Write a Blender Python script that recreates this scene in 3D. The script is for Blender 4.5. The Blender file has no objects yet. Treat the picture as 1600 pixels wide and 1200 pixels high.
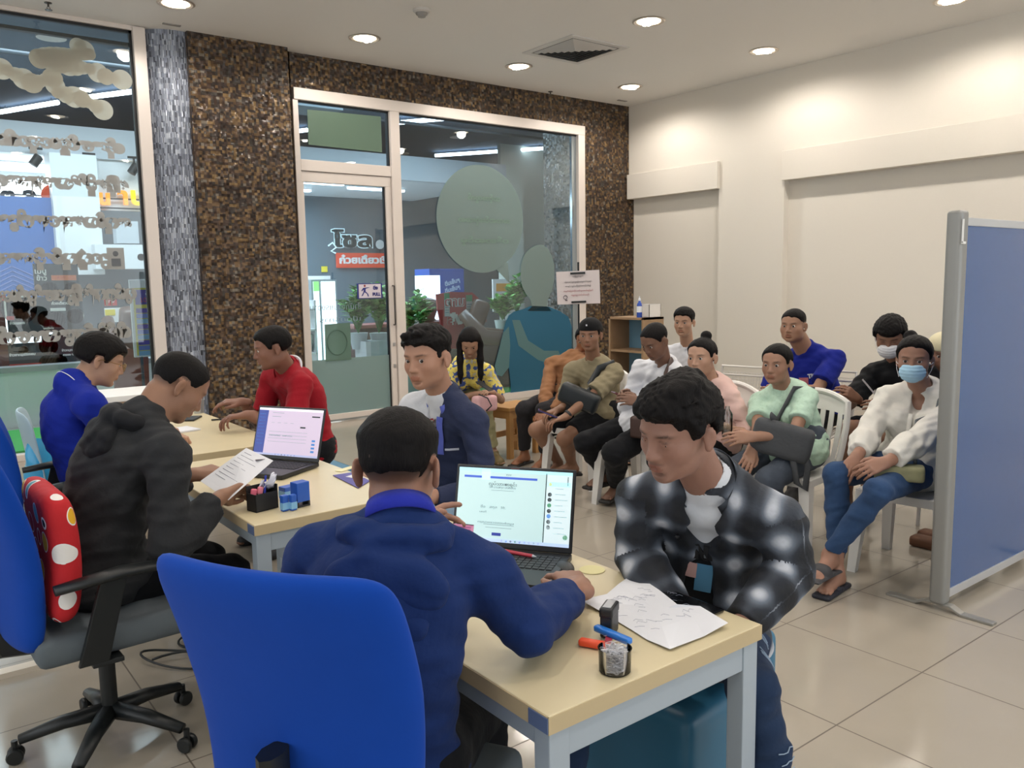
import bpy, bmesh, math, random
import numpy as np
from mathutils import Vector, Matrix
R_ = math.radians
sc = bpy.context.scene
col = sc.collection
# ---------------------------------------------------------------- camera
cam_d = bpy.data.cameras.new('camera'); cam = bpy.data.objects.new('camera', cam_d); col.objects.link(cam)
YAW, PITCH, ROLL = 0.657112584, 0.124075193, -0.0174311247
F_ = Vector((math.sin(YAW)*math.cos(PITCH), math.cos(YAW)*math.cos(PITCH), -math.sin(PITCH)))
Rr = Vector((math.cos(YAW), -math.sin(YAW), 0)); Uu = Rr.cross(F_)
R2 = math.cos(ROLL)*Rr + math.sin(ROLL)*Uu; U2 = -math.sin(ROLL)*Rr + math.cos(ROLL)*Uu
M = Matrix((R2, U2, -F_)).transposed().to_4x4(); M.translation = Vector((0, 0, 1.53))
cam.matrix_world = M
cam_d.sensor_width = 36; cam_d.sensor_fit = 'HORIZONTAL'; cam_d.lens = 36*1289.5/1600
cam_d.clip_start = 0.05; cam_d.clip_end = 100
sc.camera = cam
# ---------------------------------------------------------------- light and exposure
sc.view_settings.view_transform = 'Standard'; sc.view_settings.look = 'None'
sc.view_settings.gamma = 1; sc.view_settings.exposure = 0.15; sc.view_settings.use_curve_mapping = False
w = bpy.data.worlds.new('world'); sc.world = w; w.use_nodes = True
w.node_tree.nodes['Background'].inputs[0].default_value = (0.75, 0.85, 1.0, 1); w.node_tree.nodes['Background'].inputs[1].default_value = 0.10
CEIL = 3.94; BW = 8.5; RW = 8.70
LAMP_W = 60.0      # power of one ceiling downlight
WARM = (1.0, 0.92, 0.84)
def area(name, loc, size, power, color=(1, 1, 1), rot=(0, 0, 0)):
    d = bpy.data.lights.new(name, 'AREA'); d.shape = 'RECTANGLE'; d.size = size[0]; d.size_y = size[1]; d.energy = power; d.color = color
    o = bpy.data.objects.new(name, d); col.objects.link(o); o.location = loc; o.rotation_euler = rot
    return o
# daylight-white tubes of the shops across the mall corridor
area('shop_light', (4.2, 14.6, 3.25), (6.0, 2.2), 420, (0.84, 0.94, 1.0))
area('shop_light', (1.2, 14.6, 3.25), (3.0, 2.2), 320, (0.90, 0.96, 1.0))
area('corridor_light', (4.5, 10.9, 4.15), (9.0, 1.6), 330, (0.78, 0.92, 1.0))
area('fill_light', (-3.1, 2.4, 2.0), (7.0, 3.0), 55, (0.93, 0.97, 1.0), (R_(90), 0, R_(-90)))  # added fill light from the left wall, out of view
area('fill_light', (3.4, -3.1, 1.9), (9.0, 3.2), 85, (0.92, 0.96, 1.0), (R_(90), 0, 0))  # added soft front fill from behind the camera, no known source

# ---------------------------------------------------------------- materials
def lin(c):
    return tuple(((x/255)/12.92 if x/255 <= .04045 else ((x/255+.055)/1.055)**2.4) for x in c)
def hexc(h):
    return lin((int(h[0:2], 16), int(h[2:4], 16), int(h[4:6], 16)))
class NT:
    def __init__(s, name):
        s.m = bpy.data.materials.new(name); s.m.use_nodes = True; s.t = s.m.node_tree; s.n = s.t.nodes; s.b = s.n['Principled BSDF']
    def add(s, typ, **kw):
        n = s.n.new(typ)
        for k, v in kw.items(): setattr(n, k, v)
        return n
    def ln(s, a, b): s.t.links.new(a, b)
    def math(s, op, a, b=None, c=None):
        n = s.add('ShaderNodeMath', operation=op)
        for i, x in enumerate((a, b, c)):
            if x is None: continue
            if hasattr(x, 'links'): s.ln(x, n.inputs[i])
            else: n.inputs[i].default_value = x
        return n.outputs[0]
    def mix(s, f, a, b):
        n = s.add('ShaderNodeMix', data_type='RGBA')
        for sock, x in ((n.inputs[0], f), (n.inputs[6], a), (n.inputs[7], b)):
            if hasattr(x, 'links'): s.ln(x, sock)
            else: sock.default_value = x if isinstance(x, float) or isinstance(x, int) else (*x[:3], 1)
        return n.outputs[2]
    def noise(s, scale, detail=2.0, vec=None, rough=.5):
        n = s.add('ShaderNodeTexNoise'); n.inputs['Scale'].default_value = scale; n.inputs['Detail'].default_value = detail; n.inputs['Roughness'].default_value = rough
        if vec is not None: s.ln(vec, n.inputs['Vector'])
        return n
    def obj(s): return s.add('ShaderNodeTexCoord').outputs['Object']
    def bump(s, h, strength=.2, dist=.01):
        n = s.add('ShaderNodeBump'); n.inputs['Strength'].default_value = strength; n.inputs['Distance'].default_value = dist
        s.ln(h, n.inputs['Height']); s.ln(n.outputs[0], s.b.inputs['Normal']); return n
    def ramp(s, fac, stops, const=False):
        n = s.add('ShaderNodeValToRGB'); s.ln(fac, n.inputs[0]); cr = n.color_ramp
        if const: cr.interpolation = 'CONSTANT'
        while len(cr.elements) < len(stops): cr.elements.new(0.5)
        for e, (p, c) in zip(cr.elements, stops): e.position = p; e.color = (*c[:3], 1)
        return n.outputs[0]
MATS = {}
def mat(name, color, rough=.5, metal=0, spec=.5, emit=0, noise=0, bump=0, bscale=60, coat=0):
    if name in MATS: return MATS[name]
    t = NT(name); c = hexc(color) if isinstance(color, str) else color
    t.b.inputs['Base Color'].default_value = (*c, 1); t.b.inputs['Roughness'].default_value = rough
    t.b.inputs['Metallic'].default_value = metal; t.b.inputs['Specular IOR Level'].default_value = spec
    if coat: t.b.inputs['Coat Weight'].default_value = coat; t.b.inputs['Coat Roughness'].default_value = .1
    if emit:
        t.b.inputs['Emission Color'].default_value = (*c, 1); t.b.inputs['Emission Strength'].default_value = emit
    if noise:
        n = t.noise(bscale*.3, 3, t.obj())
        a = tuple(x*(1-noise) for x in c); b = tuple(min(1, x*(1+noise)) for x in c)
        t.ln(t.mix(n.outputs['Fac'], a, b), t.b.inputs['Base Color'])
    if bump:
        n = t.noise(bscale, 3, t.obj()); t.bump(n.outputs['Fac'], bump, .01)
    MATS[name] = t.m; return t.m
def fabric(name, color, rough=.85, noise=.08, fine=900, bump=.25):
    if name in MATS: return MATS[name]
    t = NT(name); c = hexc(color) if isinstance(color, str) else color; o = t.obj()
    t.b.inputs['Roughness'].default_value = rough; t.b.inputs['Specular IOR Level'].default_value = .15
    t.b.inputs['Sheen Weight'].default_value = .04
    n = t.noise(14, 3, o); a = tuple(x*(1-noise) for x in c); b = tuple(min(1, x*(1+noise)) for x in c)
    t.ln(t.mix(n.outputs['Fac'], a, b), t.b.inputs['Base Color'])
    n1 = t.noise(38, 2, o); n2 = t.noise(fine, 1, o)
    t.bump(t.math('MULTIPLY_ADD', n2.outputs['Fac'], .12, n1.outputs['Fac']), bump, .012)
    MATS[name] = t.m; return t.m
def glass_mat(name, tint=(.93, .97, .97), gloss=.07):
    if name in MATS: return MATS[name]
    t = NT(name); t.n.remove(t.b); out = t.n['Material Output']
    tr = t.add('ShaderNodeBsdfTransparent'); tr.inputs[0].default_value = (*tint, 1)
    gl = t.add('ShaderNodeBsdfGlossy'); gl.inputs['Roughness'].default_value = .01
    lw = t.add('ShaderNodeFresnel'); lw.inputs[0].default_value = 1.45
    mx = t.add('ShaderNodeMixShader'); t.ln(t.math('ADD', lw.outputs[0], gloss-.04), mx.inputs[0]); t.ln(tr.outputs[0], mx.inputs[1]); t.ln(gl.outputs[0], mx.inputs[2])
    t.ln(mx.outputs[0], out.inputs[0]); MATS[name] = t.m; return t.m
def film_mat(name, color, opac=.8, rough=.5):
    """frosted sticker film: part see-through, part scattering"""
    if name in MATS: return MATS[name]
    t = NT(name); c = hexc(color); t.b.inputs['Base Color'].default_value = (*c, 1); t.b.inputs['Roughness'].default_value = rough
    out = t.n['Material Output']; tr = t.add('ShaderNodeBsdfTransparent'); tl = t.add('ShaderNodeBsdfTranslucent'); tl.inputs[0].default_value = (*c, 1)
    m1 = t.add('ShaderNodeMixShader'); m1.inputs[0].default_value = .45; t.ln(t.b.outputs[0], m1.inputs[1]); t.ln(tl.outputs[0], m1.inputs[2])
    m2 = t.add('ShaderNodeMixShader'); m2.inputs[0].default_value = opac; t.ln(tr.outputs[0], m2.inputs[1]); t.ln(m1.outputs[0], m2.inputs[2])
    t.ln(m2.outputs[0], out.inputs[0]); MATS[name] = t.m; return t.m
def mosaic_mat(name, stops, size=(.028, .028), round_col=None, metal=.5, rough=.35):
    t = NT(name); o = t.obj(); sp = t.add('ShaderNodeSeparateXYZ'); t.ln(o, sp.inputs[0])
    if round_col: ang = t.math('ARCTAN2', sp.outputs[1], sp.outputs[0]); u = t.math('MULTIPLY', ang, round_col)
    else: u = t.math('ADD', sp.outputs[0], sp.outputs[1])
    # tiles of mixed sizes: a coarse cell is sometimes split in halves or quarters
    def cells(sx, sz, off):
        a = t.math('FLOOR', t.math('DIVIDE', t.math('ADD', u, off), sx)); b = t.math('FLOOR', t.math('DIVIDE', t.math('ADD', sp.outputs[2], off), sz))
        cb = t.add('ShaderNodeCombineXYZ'); t.ln(a, cb.inputs[0]); t.ln(b, cb.inputs[1]); cb.inputs[2].default_value = off*7+1
        wn = t.add('ShaderNodeTexWhiteNoise'); t.ln(cb.outputs[0], wn.inputs['Vector']); return wn.outputs['Value']
    fine = cells(size[0], size[1], .0); wide = cells(size[0]*2, size[1], .013*1); tall = cells(size[0], size[1]*2, .021)
    sel = cells(size[0]*2, size[1]*2, .5)
    v = t.math('ADD', t.math('MULTIPLY', t.math('LESS_THAN', sel, .4), fine), t.math('MULTIPLY', t.math('GREATER_THAN', sel, .7), wide))
    mid = t.math('MULTIPLY', t.math('GREATER_THAN', sel, .4), t.math('LESS_THAN', sel, .7))
    v = t.math('ADD', v, t.math('MULTIPLY', mid, tall))
    t.ln(t.ramp(v, stops, True), t.b.inputs['Base Color'])
    t.b.inputs['Metallic'].default_value = metal
    t.ln(t.math('MULTIPLY_ADD', fine, .35, rough-.15), t.b.inputs['Roughness'])
    # every tile tilts a little, so some of them glint
    tl = t.add('ShaderNodeCombineXYZ'); w1 = cells(size[0], size[1], .1); w2 = cells(size[0], size[1], .2)
    t.ln(t.math('MULTIPLY', t.math('SUBTRACT', w1, .5), .7), tl.inputs[0]); t.ln(t.math('MULTIPLY', t.math('SUBTRACT', w2, .5), .7), tl.inputs[2])
    gm = t.add('ShaderNodeNewGeometry'); ad = t.add('ShaderNodeVectorMath', operation='ADD'); t.ln(gm.outputs['Normal'], ad.inputs[0]); t.ln(tl.outputs[0], ad.inputs[1])
    nm = t.add('ShaderNodeVectorMath', operation='NORMALIZE'); t.ln(ad.outputs[0], nm.inputs[0]); t.ln(nm.outputs[0], t.b.inputs['Normal'])
    return t.m

# ---------------------------------------------------------------- mesh helpers
class MB:
    def __init__(s): s.bm = bmesh.new()
    def box(s, c, size, rot=0, rx=0, ry=0):
        r = bmesh.ops.create_cube(s.bm, size=1); v = r['verts']
        m = Matrix.Translation(c) @ Matrix.Rotation(rot, 4, 'Z') @ Matrix.Rotation(ry, 4, 'Y') @ Matrix.Rotation(rx, 4, 'X') @ Matrix.Diagonal((*size, 1))
        bmesh.ops.transform(s.bm, matrix=m, verts=v); return s
    def span(s, x0, x1, y0, y1, z0, z1):
        return s.box(((x0+x1)/2, (y0+y1)/2, (z0+z1)/2), (abs(x1-x0), abs(y1-y0), abs(z1-z0)))
    def taper(s, p0, p1, s0, s1, rot=0):
        """a four-sided post from p0 (size s0) to p1 (size s1)"""
        vs = []; c, n = math.cos(rot), math.sin(rot)
        for p, z in ((p0, s0), (p1, s1)):
            for a, b in ((-1, -1), (1, -1), (1, 1), (-1, 1)):
                x, y = a*z[0]/2, b*z[1]/2; vs.append(s.bm.verts.new((p[0]+x*c-y*n, p[1]+x*n+y*c, p[2])))
        for f in ((0, 3, 2, 1), (4, 5, 6, 7), (0, 1, 5, 4), (1, 2, 6, 5), (2, 3, 7, 6), (3, 0, 4, 7)): s.bm.faces.new([vs[i] for i in f])
        return s
    def tube(s, pts, r, seg=8, closed=False, flat=1.0):
        pts = [Vector(p) for p in pts]; n = len(pts); rings = []
        rr = r if isinstance(r, (list, tuple)) else [r]*n; prev = None
        for i, p in enumerate(pts):
            if closed: d = pts[(i+1) % n]-pts[i-1]
            else: d = pts[min(i+1, n-1)]-pts[max(i-1, 0)]
            d.normalize()
            if prev is None:
                a = d.cross(Vector((0, 0, 1)));
                if a.length < .1: a = d.cross(Vector((1, 0, 0)))
            else: a = prev - d*prev.dot(d)
            a.normalize(); prev = a; b = d.cross(a)
            rings.append([s.bm.verts.new(p+(a*math.cos(2*math.pi*k/seg)+b*math.sin(2*math.pi*k/seg)*flat)*rr[i]) for k in range(seg)])
        for i in range(n if closed else n-1):
            A, B = rings[i], rings[(i+1) % n]
            for k in range(seg): s.bm.faces.new((A[k], A[(k+1) % seg], B[(k+1) % seg], B[k]))
        if not closed: s.bm.faces.new(rings[0][::-1]); s.bm.faces.new(rings[-1])
        return s
    def lathe(s, prof, c=(0, 0, 0), seg=24, axis='Z', rot=None):
        rings = []
        for r, z in prof:
            ring = []
            for k in range(seg):
                a = 2*math.pi*k/seg; v = Vector((r*math.cos(a), r*math.sin(a), z))
                if rot is not None: v = rot @ v
                ring.append(s.bm.verts.new(v+Vector(c)))
            rings.append(ring)
        for A, B in zip(rings, rings[1:]):
            for k in range(seg): s.bm.faces.new((A[k], A[(k+1) % seg], B[(k+1) % seg], B[k]))
        if prof[0][0] > 1e-4: s.bm.faces.new(rings[0][::-1])
        if prof[-1][0] > 1e-4: s.bm.faces.new(rings[-1])
        return s
    def ball(s, c, r, seg=12):
        q = bmesh.ops.create_uvsphere(s.bm, u_segments=seg, v_segments=max(6, seg//2+2), radius=1)['verts']
        rr = r if isinstance(r, (tuple, list)) else (r, r, r)
        bmesh.ops.transform(s.bm, matrix=Matrix.Translation(c) @ Matrix.Diagonal((*rr, 1)), verts=q); return s
    def poly(s, pts, thick):
        """extrude the planar outline pts (3D) by the vector thick"""
        a = [s.bm.verts.new(p) for p in pts]; t = Vector(thick); b = [s.bm.verts.new(Vector(p)+t) for p in pts]; n = len(a)
        s.bm.faces.new(a[::-1]); s.bm.faces.new(b)
        for i in range(n): s.bm.faces.new((a[i], a[(i+1) % n], b[(i+1) % n], b[i]))
        return s
    def grid(s, fn, nu, nv, thick=None):
        vs = [[s.bm.verts.new(fn(i/(nu-1), j/(nv-1))) for j in range(nv)] for i in range(nu)]
        for i in range(nu-1):
            for j in range(nv-1): s.bm.faces.new((vs[i][j], vs[i+1][j], vs[i+1][j+1], vs[i][j+1]))
        if thick:
            s.bm.normal_update(); bmesh.ops.solidify(s.bm, geom=list(s.bm.faces), thickness=thick)
        return s
def put(name, mb, m, parent=None, loc=None, rot=None, bevel=0, smooth=False, seg=2, kind=None, label=None):
    bm = mb.bm if isinstance(mb, MB) else mb
    if bevel: bmesh.ops.bevel(bm, geom=[e for e in bm.edges if len(e.link_faces) == 2 and e.calc_face_angle(0) > .6], offset=bevel, segments=seg, profile=.6, affect='EDGES', clamp_overlap=True)
    bmesh.ops.recalc_face_normals(bm, faces=list(bm.faces))
    me = bpy.data.meshes.new(name); bm.to_mesh(me); bm.free()
    if smooth:
        me.polygons.foreach_set('use_smooth', [True]*len(me.polygons))
        if smooth != 'all': me.set_sharp_from_angle(angle=R_(42))
    if m is not None:
        for x in (m if isinstance(m, list) else [m]): me.materials.append(x)
    o = bpy.data.objects.new(name, me); col.objects.link(o)
    if loc is not None: o.location = loc
    if rot is not None: o.rotation_euler = (0, 0, rot) if isinstance(rot, (int, float)) else rot
    if parent is not None: o.parent = parent
    if kind: o['kind'] = kind
    if label: o['label'] = label
    return o
def tag(o, label, cat, group=None, kind=None):
    o['label'] = label; o['category'] = cat
    if group: o['group'] = group
    if kind: o['kind'] = kind
    return o
def thing(name, label, cat, loc=(0, 0, 0), rot=0, group=None):
    o = bpy.data.objects.new(name, None); o.empty_display_size = .1; col.objects.link(o); o.location = loc; o.rotation_euler = (0, 0, rot) if isinstance(rot, (int, float)) else rot
    return tag(o, label, cat, group)
def struct(name, mb, m, **k):
    return put(name, mb, m, kind='structure', **k)
def copy_tree(o, parent=None, label=None, loc=None, rot=None):
    c = o.copy(); col.objects.link(c); c.parent = parent
    if label: c['label'] = label
    if loc is not None: c.location = loc
    if rot is not None: c.rotation_euler = (0, 0, rot)
    for ch in list(o.children): copy_tree(ch, c)
    return c
FONTS = {}
def font(script):
    fn = {'thai': 'NotoSansThai-VariableFont_wdth,wght.woff2', 'mm': 'NotoSansMyanmar-Regular.woff2', 'en': 'Inter.woff2'}[script]
    if script not in FONTS:
        import os
        p = os.path.join(bpy.utils.resource_path('LOCAL'), 'datafiles', 'fonts', fn)
        try: FONTS[script] = bpy.data.fonts.load(p)
        except Exception: FONTS[script] = None
    return FONTS[script]
def lettering(name, text, size, m, loc, xdir, udir, parent=None, script='en', depth=.001, bold=0, align='CENTER', width=None, mirror=False):
    """writing as a thin mesh: xdir = reading direction, udir = up"""
    c = bpy.data.curves.new(name, 'FONT'); c.body = text; c.size = size; c.extrude = depth; c.offset = bold; c.align_x = align; c.align_y = 'CENTER'; c.resolution_u = 2
    f = font(script)
    if f: c.font = f
    t = bpy.data.objects.new('tmp', c); col.objects.link(t); dg = bpy.context.evaluated_depsgraph_get(); dg.update()
    me = bpy.data.meshes.new_from_object(t.evaluated_get(dg)); bpy.data.objects.remove(t)
    me.name = name; me.materials.clear(); me.materials.append(m)
    if len(me.vertices):
        xs = [v.co.x for v in me.vertices]; w_ = max(xs)-min(xs)
        k = (width/w_) if width and w_ > 0 else 1.0
        if mirror: k = -k
        for v in me.vertices: v.co.x *= k
        if mirror: me.flip_normals()
    if len(me.vertices):      # every letter lies a hair above its neighbour, so overlapping outlines do not share one plane
        par = list(range(len(me.vertices)))
        def fd(i):
            while par[i] != i: par[i] = par[par[i]]; i = par[i]
            return i
        for e in me.edges: a_, b_ = fd(e.vertices[0]), fd(e.vertices[1]); par[a_] = b_
        ids = {}
        for v in me.vertices: q_ = ids.setdefault(fd(v.index), len(ids)); v.co.z += .00025*(q_ % 7)
    X = Vector(xdir).normalized(); U = Vector(udir).normalized(); N = X.cross(U)
    o = bpy.data.objects.new(name, me); col.objects.link(o)
    Mx = Matrix((X, U, N)).transposed().to_4x4(); Mx.translation = Vector(loc); o.matrix_local = Mx
    if parent is not None: o.parent = parent; o.matrix_parent_inverse = Matrix.Identity(4)
    return o

# ================================================================ THE ROOM
wall_m = mat('wall_paint', 'd9d3c8', .75, noise=.015, bump=.04, bscale=200)
niche_m = mat('niche_paint', 'd6ccc2', .75, noise=.015)
ceil_m = mat('ceiling_paint', 'dedbd6', .85)
alu = mat('champagne_aluminium', 'dcd2ca', .4, metal=.1)
alu_w = mat('pale_aluminium', 'c9c8c6', .35, metal=.4)
black_gap = mat('black_gasket', '15171a', .6)
def floor_mat():
    t = NT('floor_tile'); o = t.obj(); sp = t.add('ShaderNodeSeparateXYZ'); t.ln(o, sp.inputs[0])
    def g(out, off, T=.6, w=.0028):
        f = t.math('FRACT', t.math('DIVIDE', t.math('ADD', out, 60*T-off), T)); return t.math('LESS_THAN', t.math('MINIMUM', f, t.math('SUBTRACT', 1.0, f)), w/T)
    gr = t.math('MAXIMUM', g(sp.outputs[0], 2.49), g(sp.outputs[1], 1.44))
    n = t.noise(2.2, 4, o); base = t.mix(n.outputs['Fac'], lin((158, 149, 135)), lin((168, 160, 147)))
    t.ln(t.mix(gr, base, lin((96, 86, 76))), t.b.inputs['Base Color'])
    t.ln(t.math('MULTIPLY_ADD', gr, .5, .13), t.b.inputs['Roughness']); t.b.inputs['Specular IOR Level'].default_value = .55
    n2 = t.noise(9, 2, o); t.bump(n2.outputs['Fac'], .03, .01)
    return t.m
struct('floor', MB().span(-3.2, 9.0, -3.2, 8.6, -.05, 0), floor_mat())
struct('ceiling', MB().span(-3.2, 9.0, -3.2, 8.6, CEIL, CEIL+.08), ceil_m)
struct('wall_left', MB().span(-3.3, -3.2, -3.2, 8.6, 0, CEIL), wall_m)
struct('wall_front', MB().span(-3.2, 9.0, -3.3, -3.2, 0, CEIL), wall_m)
# right wall: plane at X=RW with two sunk niches below boxed-out beams
wr = MB()
wr.span(RW+.10, RW+.2, -3.2, 8.6, 0, CEIL)                 # deep plane (the niche backs)
wr.span(RW, RW+.10, -3.2, 8.6, 2.70, CEIL)                 # upper band
wr.span(RW, RW+.10, 5.92, 6.88, 0, 2.70)                   # pilaster between the niches
wr.span(RW, RW+.10, -3.2, 1.0, 0, 2.70)
struct('wall_right', wr, wall_m)
struct('trim_1', MB().span(RW-.05, RW+.09, 6.87, 8.46, 2.655, 2.995), wall_m, bevel=.004)
struct('trim_2', MB().span(RW-.05, RW+.09, 1.2, 5.93, 2.655, 2.995), wall_m, bevel=.004)
struct('baseboard_right', MB().span(RW+.085, RW+.1, 1.0, 5.9, 0, .10).span(RW+.085, RW+.1, 6.9, 8.4, 0, .10), mat('skirting', 'b9b2a8', .5))
# mosaic wall
mos = mosaic_mat('bronze_mosaic', [(0, lin((50, 40, 34))), (.25, lin((66, 50, 40))), (.48, lin((86, 66, 46))), (.60, lin((60, 54, 48))), (.70, lin((100, 78, 52))), (.86, lin((122, 98, 64))), (.95, lin((112, 104, 92)))], metal=.25, rough=.42)
wb = MB()
wb.span(3.55, 3.68, BW-.03, BW+.25, 0, CEIL)
wb.span(3.55, RW+.1, BW-.03, BW+.25, 3.575, CEIL)
wb.span(7.82, RW+.1, BW-.03, BW+.25, 0, 3.575)
struct('wall_back', wb, mos)
struct('wall_back_pier', MB().span(2.605, 3.605, BW-.17, BW+.25, 0, CEIL), mos)
pebble = mosaic_mat('grey_sliver_mosaic', [(0, lin((84, 88, 98))), (.2, lin((120, 126, 138))), (.5, lin((150, 157, 170))), (.72, lin((128, 134, 150))), (.86, lin((176, 182, 192)))], size=(.009, .05), round_col=.32, metal=.2, rough=.45)
struct('wall_back_column', MB().lathe([(.32, 0), (.32, CEIL)], seg=64), pebble, loc=(2.53, BW+.20, 0), smooth=True)
struct('wall_back_left', MB().span(-3.2, -1.5, BW-.03, BW+.1, 0, CEIL), wall_m)

# window_1: shop glazing on the left
gl = glass_mat('shop_glass'); gl_b = glass_mat('shop_glass_blue', (.82, .90, .94), .09)
w1 = thing('window_1', 'wide shop window with frosted lettering left of the mosaic pier', 'window', (0, BW, 0)); w1['kind'] = 'structure'
fr = MB().span(2.145, 2.255, -.07, .07, 0, 3.93).span(-1.5, 2.25, -.05, .05, 0, .06).span(-1.5, 2.25, -.05, .05, 3.90, 3.94).span(-1.5, -1.4, -.06, .06, 0, 3.93)
put('window_frame', fr, alu, w1, bevel=.004)
put('gasket', MB().span(-1.4, 2.15, -.02, .02, 3.875, 3.90).span(-1.4, 2.15, .03, .09, 3.77, 3.80).span(2.12, 2.148, -.02, .02, .06, 3.9), black_gap, w1)
put('window_pane', MB().span(-1.4, 2.15, -.004, .004, .06, 3.88), gl, w1)
# window_2: transom light, big fixed light and their frame
w2 = thing('window_2', 'champagne framed shop front glazing with a big fixed pane', 'window', (0, BW, 0)); w2['kind'] = 'structure'
fr = MB().span(3.69, 7.82, -.075, .05, 3.46, 3.58).span(3.68, 3.74, -.06, .05, 0, 3.46).span(4.83, 4.95, -.07, .05, 0, 3.46).span(7.70, 7.82, -.07, .05, 0, 3.46)
fr.span(3.74, 4.83, -.06, .05, 2.735, 2.85).span(4.95, 7.70, -.05, .05, 0, .08)
put('window_frame', fr, alu, w2, bevel=.004)
put('gasket', MB().span(3.74, 4.83, -.03, .02, 3.445, 3.462).span(4.95, 7.7, -.03, .02, 3.445, 3.462).span(4.815, 4.832, -.03, .02, 2.85, 3.46), black_gap, w2)
put('window_pane', MB().span(3.74, 4.83, -.004, .004, 2.85, 3.46), gl_b, w2)
put('window_pane', MB().span(4.95, 7.70, -.004, .004, .08, 3.46), gl_b, w2)
put('pane_edge', MB().span(7.62, 7.70, -.02, .02, .08, 3.46), mat('mirror_strip', 'aab4ba', .12, metal=.8), w2)
# door_1
dr = thing('door_1', 'glass shop door in champagne aluminium frame with a pull sign', 'door', (0, BW, 0)); dr['kind'] = 'structure'
put('door_frame', MB().span(3.745, 4.825, -.045, .03, 2.62, 2.73).span(3.745, 3.77, -.04, .03, .02, 2.62).span(4.755, 4.825, -.045, .03, .02, 2.62).span(3.77, 4.755, -.04, .03, .02, .08), alu, dr, bevel=.004)
put('door_pane', MB().span(3.77, 4.755, -.004, .004, .08, 2.62), gl_b, dr)
put('door_edge', MB().span(4.742, 4.757, -.02, .02, .08, 2.62), black_gap, dr)
put('frosted_band', MB().span(3.77, 4.755, -.007, -.005, .08, .70), film_mat('frost_film', '9fb5b0', .88), dr)
hd = MB().tube([(4.80, -.05, 1.05), (4.80, -.085, 1.05), (4.80, -.085, 1.50), (4.80, -.05, 1.50)], .009)
put('door_handle', hd, mat('dark_steel', '55504c', .3, metal=.9), dr, smooth=True)
put('door_closer', MB().span(4.78, 4.81, -.052, -.045, .80, .84).span(4.78, 4.81, -.052, -.045, .55, .59), mat('steel', 'b8b8ba', .3, metal=.9), dr)

# ---- downlights
def downlight_meshes():
    ring = MB().lathe([(.082, .004), (.105, .0), (.112, -.006), (.100, -.012), (.084, -.006), (.080, .03)], seg=32)
    return ring
ring_m = mat('lamp_ring', 'c8beb2', .3, metal=.6)
cup_m = mat('lamp_reflector', 'fff2dc', .4, emit=3.0)
bulb_m = mat('lamp_bulb', 'fff6e6', .4, emit=16.0)
seen = {(0, 4): 'warm round downlight above the grey sliver column at the picture top', (1, 4): 'warm round downlight left of the air vent, over the glass door',
        (2, 4): 'warm round downlight directly behind the air vent, near the mosaic', (3, 4): 'warm round downlight in the far corner beside the white wall',
        (2, 3): 'large warm round downlight just right of the air vent', (3, 3): 'warm round downlight near the wall over the wider white beam', (3, 2): 'round downlight cut by the top edge near the white wall'}
lx = [2.30, 4.10, 6.04, 7.83]; ly = [-.2, 1.7, 3.66, 5.62, 7.60]
dl0 = None
for i, x in enumerate([.4]+lx):
    for j, y in enumerate(ly):
        lab = seen.get((i-1, j), 'round ceiling downlight over the desks, outside the photograph')
        if dl0 is None:
            dl0 = thing('downlight', lab, 'ceiling light', (x, y, CEIL), 0, 'round downlights in the ceiling')
            put('lamp_ring', downlight_meshes(), ring_m, dl0, smooth=True)
            put('reflector', MB().lathe([(.080, -.003), (.05, .0), (.0001, .0)], seg=28), cup_m, dl0, smooth=True)
            put('bulb', MB().tube([(-.055, 0, -.012), (.055, 0, -.012)], .018, 10).tube([(-.05, .03, -.011), (.04, .03, -.011)], .014, 10), bulb_m, dl0, smooth=True)
            dl0.scale = (1.4, 1.4, 1.0)
        else: copy_tree(dl0, None, lab, (x, y, CEIL), .5*j+i)
        d = bpy.data.lights.new('downlight_glow', 'SPOT'); d.energy = LAMP_W; d.color = WARM; d.spot_size = R_(140); d.spot_blend = .7; d.shadow_soft_size = .07
        if j >= 3: d.energy = LAMP_W*1.25
        if i == 4: d.energy = LAMP_W*1.7; d.spot_size = R_(168); d.spot_blend = .5
        if j == 4: d.spot_size = R_(165); d.spot_blend = .5
        o = bpy.data.objects.new('downlight_glow', d); col.objects.link(o); o.location = (x, y, CEIL-.03)
# ---- vent, smoke detector, sprinklers, slots
vt = thing('ceiling_vent', 'square white air vent with sloping louvres in the ceiling', 'vent', (6.12, 6.74, CEIL))
v = MB()
for k in range(4):
    a = .30-.0*k
v.span(-.30, .30, -.30, -.25, -.012, 0).span(-.30, .30, .25, .30, -.012, 0).span(-.30, -.25, -.25, .25, -.012, 0).span(.25, .30, -.25, .25, -.012, 0)
put('frame', v, mat('vent_white', 'c9c6c2', .5), vt)
put('duct', MB().span(-.25, .25, -.25, .25, -.004, -.002), mat('duct_dark', '3a3b3d', .9), vt)
for k in range(6):
    r = .235-k*.038; m = MB(); w_ = .006
    for q in range(4):
        a = q*math.pi/2; ca, sa = math.cos(a), math.sin(a)
        p = [(r, -r), (r, r), (r-.022, r-.022), (r-.022, -(r-.022))]; zz = [-.012, -.012, -.030, -.030]
        f = [m.bm.verts.new((x_*ca-y_*sa, x_*sa+y_*ca, z_+.004)) for (x_, y_), z_ in zip(p, zz)]; m.bm.faces.new(f)
    put('louvre', m, mat('vent_slat', 'b9b6b2', .5), vt)
vt.scale = (1.33, 1.33, 1.0)
sm = thing('smoke_detector', 'white round smoke detector on the ceiling near the top edge', 'smoke detector', (4.11, 6.55, CEIL))
put('base', MB().lathe([(.075, 0), (.075, -.02), (.06, -.03)], seg=28), mat('detector_white', 'c4c0ba', .5), sm, smooth=True)
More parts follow.
